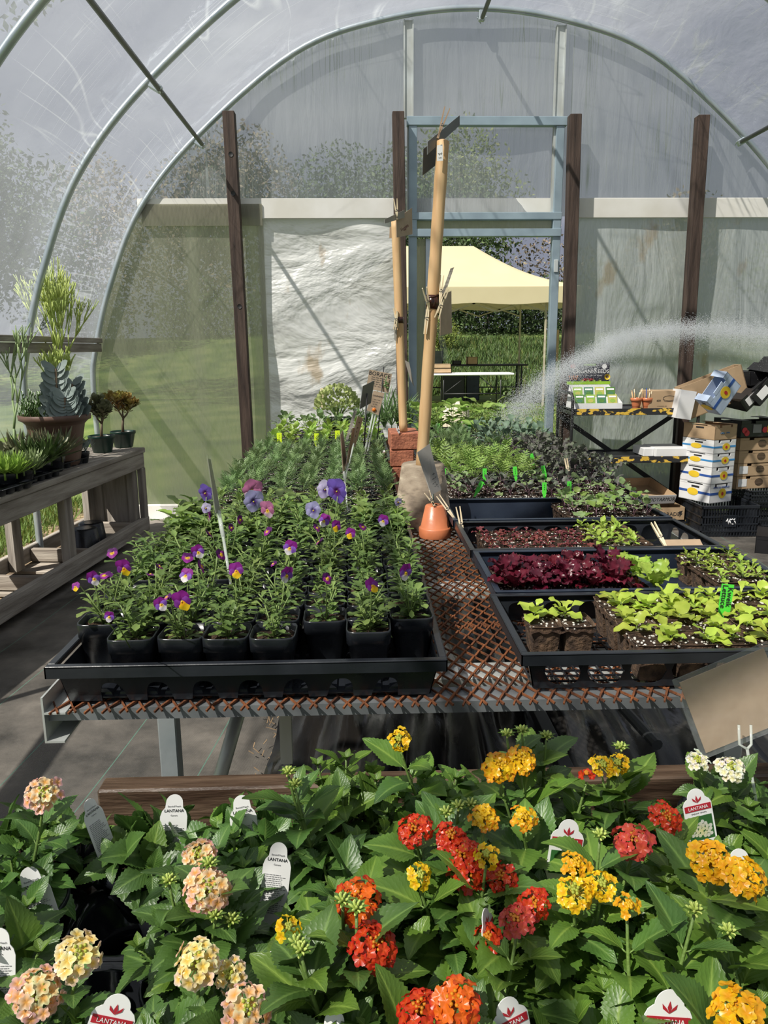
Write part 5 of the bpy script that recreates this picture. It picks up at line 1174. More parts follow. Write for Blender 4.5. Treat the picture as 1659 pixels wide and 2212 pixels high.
def cellpack(label, x0, x1, y0, y1, z0, z1, nx, ny, mt=peat, group=None, seed=0):
    t = thing('cell_pack', label, 'cell pack', ((x0+x1)/2, (y0+y1)/2, z0), 0, group); w, d, h = x1-x0, y1-y0, z1-z0; cw, cd = w/nx, d/ny
    m = MB()
    for i in range(nx):
        for j in range(ny): m.lathe([(min(cw, cd)*.36, 0), (min(cw, cd)*.47, h-.003), (min(cw, cd)*.50, h), (min(cw, cd)*.47, h)], 12, TR(-w/2+cw*(i+.5), -d/2+cd*(j+.5), 0) @ Matrix.Diagonal((cw/min(cw, cd), cd/min(cw, cd), 1, 1)), sq=8)
    m.part('cells', mt, t, smooth=False)
    m = MB(); r = random.Random(seed)
    def fn(u, v): x = -w/2+w*u; y = -d/2+d*v; e = min(abs(((u*nx) % 1)-.5), 1); g = min(abs(((v*ny) % 1)-.5), 1); k = max(e, g); return (x, y, h-.004-.010*max(0, k-.40)*10*.5+.0025*math.sin(x*260+seed)*math.sin(y*310))
    m.grid(fn, nx*8, ny*8, uvs=False); m.part('soil', soil, t)
    m = MB()
    for k in range(int(w*d*9000)+4):
        x, y = r.uniform(-w/2+.003, w/2-.003), r.uniform(-d/2+.003, d/2-.003); s = r.uniform(.0008, .0021); m.box((x-s, y-s, h-.005), (x+s*.8, y+s, h-.005+s*1.6), TR(0, 0, 0), s*.4)
    o = m.part('perlite', perl, t, smooth=False); o['kind'] = 'stuff'
    return t
def ptag(label, px, py_top, y, mt, w=.012, h=.05, lean=0.0, text=None, turn=.0, group='neon plant tags'):
    p = atY(px, py_top, y); t = thing('plant_tag', label, 'plant tag', (p.x, y, p.z), 0, group, rot=(-.12, lean, turn)); m = MB()
    m.add([(-w/2, 0, 0), (w/2, 0, 0), (w/2, 0, -h*.7), (w*.12, 0, -h*1.25), (-w*.12, 0, -h*1.25), (-w/2, 0, -h*.7)]+[(-w/2, .0008, 0), (w/2, .0008, 0), (w/2, .0008, -h*.7), (w*.12, .0008, -h*1.25), (-w*.12, .0008, -h*1.25), (-w/2, .0008, -h*.7)],
          [(0, 5, 4, 3, 2, 1), (6, 7, 8, 9, 10, 11), (0, 1, 7, 6), (1, 2, 8, 7), (2, 3, 9, 8), (3, 4, 10, 9), (4, 5, 11, 10), (5, 0, 6, 11)]); m.part('tag', mt, t, smooth=False)
    if text:
        for k, s in enumerate(text): text_mesh(s, w*.62, Matrix.Translation((w*(.22-.44*k) if len(text) > 1 else 0, -.0006, -h*.34)) @ FRONT @ Matrix.Rotation(-PI/2, 4, 'Z'), t, ink)
    else:
        m = MB(); 
        P = [(w*.12*math.sin(k*2.1), -.0006, -h*(.12+.05*k)) for k in range(10)]; m.tube(P, .0004, 4); m.part('handwriting', ink, t)
    return t
Zr = BT+.003
# right, nearest tray: kweik lettuce
X0 = .245
tray('web_tray', 'black open-sided web tray of yellow-green lettuce, nearest on the right', X0-.005, 1.050, d=.262, kind='round', mt=black_pl)
tlab = 'yellow-green lettuce seedling, %s row from the front, %s from the left, nearest right tray'
Tl = [T1(.034, .028, 6, 4, 'round', .45, .22, 0, .10, 1), T1(.028, .024, 6, 4, 'round', .3, .3, 0, .12, 2), T1(.038, .026, 6, 4, 'spat', .7, .25, 0, .1, 3)]
P_l = protos('lettuce_seedling', [seedling(Tl, 5+i % 2, .15, .95, .012, 300+i) for i in range(6)], [L_lett, stemg])
cellpack('two peat pots of lettuce in the nearest right tray', X0+.018, X0+.125, 1.135, 1.205, Zr+.003, Zr+.066, 2, 1)
for i, dx in enumerate((.035, .085)): put(P_l[i], (X0+dx, 1.185, Zr+.064), i*2.0, 'yellow-green lettuce seedling in the %s of two loose peat pots' % ('left', 'right')[i], 'lettuce seedlings in the nearest right tray', 1.0)
for k, (a, b) in enumerate(((.162, .345), (.35, .535))):
    cellpack('fibre cell pack of yellow-green lettuce, %s of the pair in the nearest tray' % ('left', 'right')[k], X0+a, X0+b, 1.062, 1.298, Zr+.003, Zr+.062, 3, 4, group='cell packs in the nearest right tray', seed=k)
gridplant(P_l, tlab, 'lettuce seedlings in the nearest right tray', X0+.165, X0+.53, 8, 1.07, 1.295, 5, Zr+.058, 7, (.8, 1.15), .010, skip={(1, 2), (3, 5), (0, 0)})
ptag('neon green tag lettered Kweik Lettuce in the nearest right tray', 1573, 1262, 1.20, neon, .021, .062, .12, ['Kweik', 'Lettuce'], group=None)
# second tray: red lettuce
Y2 = 1.342
tray('growing_tray', 'dark tray of crimson and green leaf lettuce, second on the right', X0+.008, Y2, d=.272, mt=navy_pl)
def frill(L, W, seed, wv=.5):
    r = random.Random(seed); V = []; U = []; nl, nw = 12, 8
    for j in range(nl+1):
        t = j/nl; w = W*.5*float(np.interp(t, [0, .2, .5, .8, 1], [.22, .45, .9, 1.0, .45])); a = .5*t
        for i in range(nw+1):
            s = 2*i/nw-1; e = max(abs(s), max(0, (t-.75)*4))
            V.append((s*w*(1+.10*math.sin(t*23+seed)), math.sin(a)/max(a, .01)*t*L+.06*L*math.sin(s*9+seed)*e, -.3*a*t*L+.3*abs(s)*w+wv*W*.22*math.sin(t*21+s*3+seed)*e**2+.05*W*math.sin(s*14+seed*2)*e)); U.append((i/nw, t))
    return np.array(V), [(j*(nw+1)+i, j*(nw+1)+i+1, (j+1)*(nw+1)+i+1, (j+1)*(nw+1)+i) for j in range(nl) for i in range(nw)], np.array(U)
Tr = [frill(.062, .040, 1), frill(.055, .046, 2), frill(.050, .034, 5)]
P_r = protos('red_lettuce', [seedling(Tr, 7, .25, 1.15, .006, 320+i) for i in range(5)], [L_red, stemg], 'lettuce')
P_g = protos('green_leaf_lettuce', [seedling([frill(.070, .044, 7), frill(.055, .04, 8)], 6, .35, 1.2, .006, 330+i) for i in range(2)], [L_lett2, stemg], 'lettuce')
Tm = [T1(.030, .014, 8, 4, 'ovate', .5, .25, .28, .12, 3), T1(.024, .013, 8, 4, 'spat', .4, .3, .25, .12, 4)]
P_m = protos('frisee_seedling', [seedling(Tm, 7, .1, 1.0, .010, 340+i) for i in range(4)], [L_lett2, stemg])
for k, (a, b) in enumerate(((.015, .155), (.16, .30))): cellpack('cell pack of crimson lettuce, %s half of the second right tray' % ('left', 'middle')[k], X0+a, X0+b, Y2+.01, Y2+.20, Zr+.003, Zr+.050, 3, 3, soil, 'crimson lettuce packs', 11+k)
gridplant(P_r, 'crimson leaf lettuce, %s row from the front, %s from the left, second right tray', 'crimson lettuces in the second right tray', X0+.02, X0+.275, 5, Y2+.03, Y2+.19, 3, Zr+.048, 9, (.8, 1.05), .008)
put(P_g[0], (X0+.305, Y2+.12, Zr+.048), 1, 'tall pale green leaf lettuce beside the crimson lettuces', 'green leaf lettuces', 1.1); put(P_g[1], (X0+.315, Y2+.05, Zr+.048), 3, 'shorter green leaf lettuce in front of the tall pale one', 'green leaf lettuces', 1.0); put(P_g[1], (X0+.285, Y2+.19, Zr+.048), 5, 'small green leaf lettuce behind the crimson lettuces', 'green leaf lettuces', .7)
cellpack('cell pack of frilly green seedlings at the right end of the second tray', X0+.43, X0+.55, Y2+.04, Y2+.25, Zr+.003, Zr+.056, 2, 3, peat, None, 15)
gridplant(P_m, 'frilly green seedling, %s row from the front, %s from the left, right end', 'frilly seedlings in the second right tray', X0+.43, X0+.55, 3, Y2+.045, Y2+.24, 4, Zr+.054, 10, (.9, 1.3), .006)
# third tray: small red oak leaf
Y3 = 1.640
tray('web_tray', 'black open-sided tray of tiny red lettuces with a clothespin, third on the right', X0+.004, Y3, d=.262, kind='round')
Tq = [T1(.020, .014, 6, 4, 'round', .5, .25, .12, .15, 3), T1(.017, .012, 6, 4, 'spat', .4, .3, .12, .15, 4)]
P_o = protos('red_lettuce_seedling', [seedling(Tq, 6, .0, .9, .006, 350+i) for i in range(4)], [L_redl, stemg])
P_y = protos('lime_seedling', [seedling([T1(.026, .015, 6, 4, 'ovate', .4, .3, .1, .12, 3)], 6, .1, 1.0, .010, 360+i) for i in range(4)], [L_lett2, stemg])
cellpack('cell pack of tiny red lettuces in the third right tray', X0+.035, X0+.285, Y3+.02, Y3+.215, Zr+.003, Zr+.050, 6, 4, soil, None, 21)
cellpack('fibre cell pack of lime green seedlings in the third right tray', X0+.29, X0+.415, Y3+.02, Y3+.235, Zr+.003, Zr+.058, 3, 4, peat, None, 22)
gridplant(P_o, 'tiny red lettuce seedling, %s row from the front, %s from the left, third tray', 'tiny red lettuces in the third right tray', X0+.035, X0+.285, 7, Y3+.02, Y3+.22, 5, Zr+.046, 12, (.75, 1.25), .007)
gridplant(P_y, 'lime green seedling, %s row from the front, %s from the left, third tray', 'lime seedlings in the third right tray', X0+.29, X0+.40, 3, Y3+.02, Y3+.235, 5, Zr+.055, 13, (.85, 1.2), .008)
o = thing('card_scrap', 'strip of brown card lying in the empty end of the third right tray', 'card', (X0+.445, Y3+.03, Zr+.042)); m = MB(); m.box((0, 0, 0), (.09, .035, .003), TR(0, 0, 0, rx=.5), .001); m.part('card', kraft, o, smooth=False)
# fourth: navy tray with brassicas at the right
Y4 = 1.930
tray('growing_tray', 'navy tray, empty at the left with brassica seedlings at the right, fourth on the right', X0, Y4, d=.262, h=.064, mt=navy_pl)
Tb = [T1(.030, .026, 7, 4, 'round', .5, .2, .06, .1, 1), T1(.026, .022, 7, 4, 'heart', .5, .2, .07, .08, 2)]
P_b = protos('brassica_seedling', [seedling(Tb, 5, .5, 1.25, .022, 370+i, petiole=.022) for i in range(5)], [L_brass, stemp])
P_bl = protos('brassica_seedling', [seedling(Tb, 5, .5, 1.25, .022, 375+i, petiole=.020) for i in range(3)], [L_pars, stemp])
P_pu = protos('purple_seedling', [seedling([T1(.034, .020, 7, 4, 'ovate', .4, .25, .08, .08, 2)], 5, .7, 1.3, .018, 380+i, petiole=.018) for i in range(4)], [L_purp, stemp])
cellpack('cell pack of pale brassica seedlings at the right of the navy tray', X0+.30, X0+.545, Y4+.02, Y4+.235, Zr+.003, Zr+.056, 4, 4, soil, None, 31)
gridplant(P_b+P_bl, 'pale brassica seedling, %s row from the front, %s from the left, navy tray', 'brassica seedlings in the navy tray', X0+.30, X0+.545, 5, Y4+.02, Y4+.235, 4, Zr+.053, 14, (.9, 1.25), .008)
# fifth: purple and green seedlings with neon tags
Y5 = 2.215
tray('growing_tray', 'black tray of mixed purple and green seedlings with neon tags, fifth on the right', X0, Y5, w=.585, d=.30)
cellpack('long cell pack of purple and green seedlings with neon tags', X0+.01, X0+.575, Y5+.012, Y5+.285, Zr+.003, Zr+.058, 9, 4, soil, None, 41)
gridplant(P_b+P_pu+P_pu, 'purple or green seedling, %s row from the front, %s from the left, fifth tray', 'seedlings in the fifth right tray', X0+.01, X0+.575, 10, Y5+.012, Y5+.285, 4, Zr+.055, 15, (.9, 1.2), .008)
for i, (px, py, y, ln, lab) in enumerate(((959, 1012, 2.30, .05, 'neon green tag beside the grey clay pot'), (1042, 1040, 2.25, .5, 'neon green tag leaning right at the front of the fifth tray'), (1047, 1012, 2.42, 0, 'neon green tag half hidden behind pale leaves'), (1112, 1008, 2.44, -.1, 'neon green tag in the middle of the fifth tray'),
        (1172, 1006, 2.44, -.25, 'neon green tag behind pale leaves right of the middle one'), (1176, 1042, 2.25, 0, 'neon green tag low in the soil right of the leaning one'), (1230, 1040, 2.20, .02, 'dark-inked neon green tag by the brassica seedlings'), (1148, 980, 2.85, -.2, 'neon green tag among the dark curly kale'), (947, 915, 4.0, .05, 'neon green tag right of the tall pole'), (1015, 915, 4.05, .1, 'neon green tag low among the rear bean leaves'))):
    ptag(lab, px, py, y, neon, .013, .042, ln)
# rows behind
def rowtray(label, x, y, w=.60, d=.28, g='rear trays on the right'): return tray('rear_tray', label, x, y, w, d, .055, black_pl, 'solid', group=g)
Tc_ = [frill(.05, .032, 12, .6), frill(.045, .03, 13, .7)]
P_p = protos('parsley_plant', [seedling([fernleaf(.055, .022, 4, 1)], 12, .35, 1.3, .008, 390+i, petiole=.03) for i in range(3)], [L_pars, stemg], 'herb')
P_k = protos('curly_kale', [seedling(Tc_, 7, .5, 1.3, .02, 400+i, petiole=.025) for i in range(3)], [L_dkale, stemp], 'kale')
P_bk = protos('blue_kale', [seedling([T1(.065, .034, 8, 4, 'spat', .5, .25, .04, .08, 5), T1(.05, .03, 8, 4, 'ovate', .5, .25, .04, .08, 6)], 7, .5, 1.35, .03, 410+i, petiole=.02) for i in range(3)], [L_kale, stemg], 'kale')
P_mu = protos('feathery_green', [seedling([fernleaf(.045, .014, 6, 2)], 14, .3, 1.3, .02, 420+i, petiole=.01) for i in range(3)], [L_mari, stemg], 'seedling')
P_be = protos('bean_plant', [seedling([T1(.06, .05, 8, 4, 'heart', .5, .2, 0, .06, 7), T1(.05, .04, 8, 4, 'heart', .6, .2, 0, .06, 8)], 6, .2, .9, .07, 430+i, petiole=.03) for i in range(3)], [L_pars, stemg], 'seedling')
for j, (y, a, b) in enumerate(((2.54, ('parsley', P_p), ('dark curly kale', P_k)), (2.84, ('parsley', P_p), ('dark curly kale', P_k)), (3.14, ('feathery green seedling', P_mu), ('dark curly kale', P_k)), (3.44, ('feathery green seedling', P_mu), ('blue-green kale', P_bk)), (3.74, ('feathery green seedling', P_mu), ('blue-green kale', P_bk)), (4.05, ('broad-leaved bean seedling', P_be), ('broad-leaved bean seedling', P_be)))):
    rowtray('black tray of %s, %s tray behind the neon-tagged one' % (a[0], ORD[j]), X0+.01, y, w=.60)
    cellpack('block of soil cells in the %s tray behind the neon-tagged one' % ORD[j], X0+.02, X0+.60, y+.012, y+.265, Zr+.003, Zr+.052, 8, 4, black_pl, 'rear soil blocks on the right', 60+j)
    na = 4 if j < 3 else (3 if j < 5 else 6)
    gridplant(a[1], a[0]+', %s row from the front, %s from the left, '+ORD[j]+' rear tray', '%s in the %s rear tray' % (a[0], ORD[j]), X0+.03, X0+.03+.085*na, na, y+.01, y+.27, 3, Zr+.050, 70+j, (.9, 1.25) if j < 5 else (1.3, 1.75), .012)
    if j < 5: gridplant(b[1], b[0]+', %s row from the front, %s from its left, '+ORD[j]+' rear tray', '%s in the %s rear tray' % (b[0], ORD[j]), X0+.04+.085*na, X0+.635, 4, y+.01, y+.27, 3, Zr+.050, 80+j, (1.0, 1.4) if j >= 3 else (.9, 1.2), .012)
# left rear: cell packs, marigolds, basil, nasturtiums
P_s = protos('snapdragon_seedling', [seedling([T1(.030, .013, 6, 4, 'ovate', .4, .25, .05, .05, 5), T1(.026, .014, 6, 4, 'ovate', .4, .25, 0, .05, 6)], 12, .05, 1.1, .045, 440+i) for i in range(4)], [L_viola2, stemg])
P_ma = protos('marigold_plant', [seedling([fernleaf(.052, .020, 5, 3), fernleaf(.045, .018, 5, 4)], 13, .15, 1.2, .055, 450+i) for i in range(5)], [L_mari, stemg], 'marigold')
P_ba = protos('basil_seedling', [seedling([T1(.042, .026, 7, 4, 'ovate', .5, .25, 0, .06, 6), T1(.035, .02, 7, 4, 'ovate', .4, .3, 0, .06, 7)], 8, .1, 1.1, .045, 460+i) for i in range(3)], [L_basil, stemg])
P_na = protos('nasturtium_plant', [seedling([T1(.036, .036, 7, 4, 'round', .3, .15, 0, .06, 6)], 7, .5, 1.3, .05, 470+i, petiole=.05) for i in range(3)], [L_mari, stemg], 'seedling')
P_gr = protos('grassy_herb', [seedling([T1(.10, .006, 5, 2, 'linear', .4, .2)], 14, .8, 1.5, .01, 480+i) for i in range(3)], [L_mari, stemg], 'herb')
XL, XR = -.44, .11
for j in range(8):
    y = 1.935+j*.293
    what, P, n, sc = [('soft green seedling', P_s, (8, 4), (.85, 1.15)), ('marigold', P_ma, (7, 4), (.75, .98)), ('marigold', P_ma, (7, 4), (.75, .98)), ('marigold', P_ma, (7, 4), (.72, .95)), ('marigold', P_ma, (7, 4), (.70, .90)), ('basil', P_ba, (7, 3), (1.15, 1.45)), ('basil', P_ba, (7, 3), (1.2, 1.5)), ('nasturtium', P_na, (6, 3), (.9, 1.3))][j]
    tray('rear_tray', 'black tray of %s, %s tray behind the violas' % (what, ORD[j]), XL, y, .55, .28, .055, black_pl, group='rear trays on the left')
    cellpack('block of soil cells in the %s tray behind the violas' % ORD[j], XL+.01, XR-.01, y+.01, y+.27, Zr+.003, Zr+.056, 8, 4, black_pl, 'rear soil blocks on the left', 90+j)
    gridplant(P, what+', %s row from the front, %s from the left, '+ORD[j]+' tray behind violas', '%s plants in the %s tray behind the violas' % (what, ORD[j]), XL+.005, XR-.005, n[0], y+.005, y+.275, n[1], Zr+.054, 100+j, sc, .012)
for i in range(3): put(P_gr[i], (.03+.05*i, 4.25, Zr+.06), i, 'tall grassy herb beside the rear pole, %s from the left' % ORD[i], 'tall grassy herbs by the rear pole', 1.6)
for i in range(5): put(P_gr[i % 3], (.14+.035*i, 4.36-.03*(i % 2), Zr+.06), i, 'tall thin stalky herb in front of the door frame, %s from the left' % ORD[i], 'stalky herbs by the door frame', 2.3)
t = thing('potted_sedum', 'large rounded pale green flower head plant before the white woven sheet', 'potted plant', (-.125, 4.30, Zr+.01)); t.scale = (1.2, 1.2, 1.2); m = MB(); pot_round(m, .05, .065, .09); m.part('pot', black_pl, t)
m = MB(); r = random.Random(3); Tsd = leaf_t(.018, .012, 3, 2, 'round', .3, .3)
for k in range(420):
    d = Vector((r.gauss(0, 1), r.gauss(0, 1), abs(r.gauss(0, 1))*.9)).normalized(); addleaf(m, Tsd, Vector((0, 0, .13))+Vector((d.x*.095, d.y*.095, d.z*.10)), (d+Vector((r.uniform(-.6, .6), r.uniform(-.6, .6), .3))).normalized(), d, r.uniform(.8, 1.3), 0)
for k in range(12): a = k*.52; m.tube([(0, 0, .08), (.05*math.cos(a), .05*math.sin(a), .15)], .003, 5, mi=1)
m.part('foliage', [mat('sedum_pale', (.52, .58, .24), .5, 0, (.38, .46, .16), 20, transl=.2), stemg], t)
for i, (px, py) in enumerate(((603, 935), (684, 936), (729, 930))): ptag('neon yellow tag among the basil, %s of three' % ['leftmost', 'middle', 'rightmost'][i], px, py, 3.40, neony, .022, .06, 0, group='neon yellow tags')
ptag('faded wooden marker standing left of the pale green flower head', 695, 838, 4.30, pegwood, .016, .10, 0, group=None)
# ------------------------------------------------------------------ things standing in the aisle of the bench
def clothespin(label, A, B, open_=.16, face=(0, -1, 0), group='wooden clothespins', mt=None):
    """A: handle end, B: jaw end (world points)"""
    A = Vector(A); B = Vector(B); L = (B-A).length; t = thing('clothespin', label, 'clothespin', A, 0, group)
    M = aim((0, 0, 0), B-A, face); t.rotation_euler = M.to_euler()
    for s in (-1, 1):
        m = MB(); V = [(0, 0), (L, 0), (L, .003), (L*.62, .0042), (L*.58, .0028), (L*.54, .0042), (0, .0022)]
        a = s*open_*.5; c0 = L*.56
        P = []
        for (y, x) in V:
            x = s*(x+.0008); yy = y-c0; X = x*math.cos(a)-yy*math.sin(a); Y = x*math.sin(a)+yy*math.cos(a)+c0; P.append((X, Y))
        n = len(P); W3 = [(x, y, -.0035) for x, y in P]+[(x, y, .0035) for x, y in P]
        m.add(W3, [tuple(range(n)), tuple(range(n, 2*n))[::-1]]+[(k, (k+1) % n, n+(k+1) % n, n+k) for k in range(n)]); m.part('prong', mt or pegwood, t, smooth=False)
    m = MB(); m.tube([(.0035*math.cos(q*.9), L*.56+.0035*math.sin(q*.9), -.005+.010*q/20) for q in range(21)], .0007, 5); m.tube([(-.005, L*.60, .004), (.005, L*.60, .004)], .0007, 5); m.part('spring', steelw, t); return t
def qcard(name, label, Q, ys, mt, cat='sign', texts=(), th=.0012, sleeve=None, tm=None, group=None):
    """flat card through four photo corners (tl, tr, br, bl) taken at real depths"""
    P = [atY(px, py, y) for (px, py), y in zip(Q, ys)]; o = P[3]; t = thing(name, label, cat, o, 0, group)
    L = [p-o for p in P]; n = (L[2]-L[3]).cross(L[0]-L[3]).normalized()
    if n.y > 0: n = -n
    m = MB(); V = L+[q-n*th for q in L]; m.add(V, [(0, 1, 2, 3), (7, 6, 5, 4), (0, 4, 5, 1), (1, 5, 6, 2), (2, 6, 7, 3), (3, 7, 4, 0)]); m.part('card', mt, t, smooth=False)
    if sleeve:
        c = sum(L, Vector())/4; S_ = [c+(q-c)*sleeve for q in L]; m = MB(); V = [q+n*.0008 for q in S_]+[q-n*(th+.0008) for q in S_]
        m.add(V, [(0, 1, 2, 3), (7, 6, 5, 4), (0, 4, 5, 1), (1, 5, 6, 2), (2, 6, 7, 3), (3, 7, 4, 0)]); m.part('plastic_sleeve', clearpl, t, smooth=False)
    x = (L[1]-L[0]); w = x.length; x = x.normalized(); yv = (L[0]-L[3]); h = yv.length; yv = (yv-x*yv.dot(x)).normalized(); z = x.cross(yv)
    for (s, size, u, v) in texts:
        q = L[3]+(L[2]-L[3])*u+(L[0]-L[3])*v+n*.0006
        M = Matrix(((x.x, yv.x, z.x, q.x), (x.y, yv.y, z.y, q.y), (x.z, yv.z, z.z, q.z), (0, 0, 0, 1))); text_mesh(s, size, M, t, tm or ink, ext=.0002)
    return t
def rod(t, A, B, r=.0022, mt=None, name='stake'):
    m = MB(); o = t.location; m.tube([Vector(A)-o, Vector(B)-o], r, 8); m.part(name, mt or clearrod, t)
bigp = atZ(915, 1141, BT+.002)+Vector((0, .085, 0)); PB = Vector((bigp.x, 2.14, BT+.002))
t = thing('upturned_clay_pot', 'large lime-stained grey clay pot standing upside down, holding the tall pole', 'pot', PB)
m = MB(); m.lathe([(.086, 0), (.087, .004), (.087, .040), (.083, .044), (.079, .045), (.060, .176), (.056, .180), (.012, .181)], 40); m.lathe([(.079, 0), (.08, .03), (.055, .17)], 32); m.part('pot', terra_old, t)
pole_b = Vector((PB.x-.006, 2.11, .99)); pole_t = atY(957, 306, 2.16)
t = thing('wooden_pole', 'tall pale wooden pole standing in the upturned grey clay pot', 'pole', pole_b); m = MB()
d_ = pole_t-pole_b; N = 26; m.tube([d_*(k/N) for k in range(N+1)]+[d_*1.004], [.0165+.0006*math.sin(k*1.7) for k in range(N+1)]+[.011], 20); m.part('shaft', woodpole, t)
a = (atY(935, 668, 2.13)-pole_b).length/d_.length; m = MB(); m.tube([d_*a, d_*(a+.042)], .0178, 20); m.tube([d_*(a+.04)+Vector((.018*math.cos(q), .018*math.sin(q), .004*math.sin(q*2.5))) for q in np.linspace(0, 6.28, 16)], .0018, 6); m.part('tape_band', tapem, t)
t = thing('upturned_terracotta_pot', 'small orange terracotta pot upside down in front of the grey clay pot', 'pot', (atZ(936, 1150, BT+.002).x, 2.01, BT+.002))
m = MB(); m.lathe([(.0425, 0), (.0435, .003), (.0435, .024), (.041, .027), (.0385, .0275), (.0265, .084), (.0235, .087), (.007, .087)], 36); m.lathe([(.039, 0), (.037, .02), (.022, .08)], 24); m.part('pot', terra, t)
m = MB(); m.tube([(-.004, 0, .06), (-.006, 0, .118)], .0022, 6); m.part('green_wire', green_pl, t)
B0 = Vector((.160, 2.93, BT+.002))
for k, (w, dx, rz) in enumerate(((.092, -.003, .05), (.090, -.004, -.03), (.110, .004, .02))):
    t = thing('brick', 'red brick, %s of the three in the stack behind the grey clay pot' % ('bottom', 'middle', 'top')[k], 'brick', B0+Vector((dx, 0, k*.0635)), rz, 'stacked red bricks'); m = MB(); m.box((-w/2, -.10, 0), (w/2, .10, .062), b=.004); m.part('brick', brickm, t, smooth=False)
pb = Vector((.160, 2.87, BT+.193)); pt = atY(854, 476, 2.93)
t = thing('wooden_pole', 'shorter pale wooden pole standing on the brick stack', 'pole', pb); d2 = pt-pb; m = MB(); m.tube([d2*(k/N) for k in range(N+1)], [.0155]*(N+1), 18); m.part('shaft', woodpole, t)
a = .40; a = (atY(862, 699, 2.9)-pb).length/d2.length; m = MB(); m.tube([d2*a, d2*(a+.03)], .0165, 18); m.part('tape_band', tapem, t)
t = thing('crumpled_cup', 'small crumpled grey foil cup left of the bricks', 'cup', (.075, 3.0, BT+.055)); m = MB(); m.lathe([(.016, 0), (.020, .02), (.018, .03), (.021, .045), (.019, .05), (.015, .01)], 14, sq=5); m.part('cup', whitem, t)
# cards and pins on the tall pole
dk = mat('dark_grey_card', (0.13, 0.135, 0.135), .5)  # dark grey card colour
qcard('price_card', 'dark grey card clipped at the very top of the tall pole, pointing right', [(924, 306), (993, 249), (993, 271), (924, 333)], [2.13, 2.24, 2.24, 2.13], dk, sleeve=1.02)
qcard('price_card', 'darker card hanging behind the left side of the tall pole top', [(915, 322), (957, 288), (957, 345), (913, 379)], [2.17, 2.21, 2.21, 2.17], ink, sleeve=1.06)
qcard('barcode_tag', 'small white tag stuck below the top of the tall pole', [(944, 314), (956, 312), (957, 347), (944, 348)], [2.125]*4, whitem, cat='tag', texts=[('~~', .010, .5, .45), ('~~~', .005, .5, .2)])
clothespin('brown clothespin upright at the very top of the tall pole', atY(966, 233, 2.15), atY(945, 300, 2.12), .2, mt=mat('old_brown_peg', (.36, .24, .15), .7))
clothespin('pale clothespin on the left of the tape band, pointing up', atY(917, 621, 2.10), atY(928, 672, 2.12), .22)
clothespin('pale clothespin on the left of the tall pole, pointing down', atY(918, 722, 2.11), atY(925, 662, 2.12), .05)
clothespin('upper pale clothespin on the right of the tape band', atY(955, 595, 2.14), atY(950, 655, 2.12), .12)
clothespin('clothespin slanting across the right of the tape band', atY(968, 622, 2.10), atY(946, 676, 2.10), .05)
clothespin('lowest clothespin on the right of the tape band, legs downward', atY(943, 688, 2.09), atY(959, 640, 2.09), .24)
qcard('wooden_label', 'grey-brown wooden label sticking up right of the tape band', [(973, 580), (981, 577), (962, 634), (954, 634)], [2.12]*4, greywood, cat='label')
qcard('kraft_card', 'kraft card in a clear sleeve hanging right of the tall pole', [(952, 636), (975, 629), (976, 719), (951, 725)], [2.13, 2.20, 2.20, 2.13], kraft, sleeve=1.05)
qcard('plastic_card', 'clear plastic card dangling below the kraft card on the tall pole', [(943, 700), (954, 697), (969, 771), (957, 780)], [2.12, 2.16, 2.16, 2.12], clearpl, cat='card')
qcard('price_card', 'narrow grey card clipped across the top of the shorter pole', [(831, 474), (874, 453), (874, 470), (831, 483)], [2.85, 2.92, 2.92, 2.85], greycard)
qcard('veggies_sign', 'kraft sign lettered Veggies clipped at the top of the shorter pole', [(856, 473), (890, 449), (891, 506), (857, 513)], [2.90, 2.98, 2.98, 2.90], kraft, texts=[('Veggies', .0185, .5, .45)], tm=redm and mat('brown_lettering', (.22, .07, .04), .6), sleeve=1.05)
qcard('kraft_card', 'scrap of kraft card behind the left side of the shorter pole top', [(842, 490), (852, 488), (852, 515), (841, 514)], [2.95]*4, kraft)
clothespin('pale clothespin upright at the top of the shorter pole', atY(854, 429, 2.88), atY(858, 474, 2.88), .2)
clothespin('upper clothespin on the tape band of the shorter pole', atY(852, 665, 2.88), atY(860, 710, 2.88), .12)
clothespin('lower clothespin on the left of the shorter pole', atY(852, 712, 2.87), atY(858, 672, 2.87), .1)
qcard('plastic_card', 'small clear card hanging left of the shorter pole', [(851, 706), (858, 706), (856, 738), (852, 734)], [2.88]*4, greycard, cat='card')
qcard('plastic_card', 'curled clear card behind the shorter pole at its right', [(874, 778), (884, 783), (895, 836), (887, 822)], [2.95]*4, greycard, cat='card')
clothespin('clothespin lying against the shorter pole foot on the bricks', atY(858, 921, 2.83), atY(862, 936, 2.83), .3, mt=whitem)
# note card held over the small terracotta pot
qcard('note_card', 'grey handwritten note card leaning on the tall pole foot', [(902, 977), (928, 959), (953, 1058), (932, 1069)], [2.02, 2.06, 2.02, 1.98], greycard,
      texts=[('~~ ~~ ~~~~ ~', .0060, .55, .88), ('~~~ ~~~ ~~~~', .0060, .5, .79), ('~~ ~~ ~~~', .0060, .5, .70), ('~~ ~~~ ~~', .0060, .5, .59), ('~~~ ~~', .0060, .5, .50), ('~~~~ ~~ ~~~', .0060, .5, .39), ('~~ ~~ ~~~ ~~', .0060, .5, .30), ('~~~~ ~~', .0060, .5, .21), ('~~~ ~~', .006, .6, .14)], sleeve=1.02, th=.002)
clothespin('clothespin holding the grey note card above the terracotta pot', atY(922, 1062, 1.985), atY(938, 1092, 1.985), .45)
clothespin('long pale clothespin leaning down from the note card to the tray', atY(946, 1070, 1.97), atY(983, 1122, 1.95), .12)
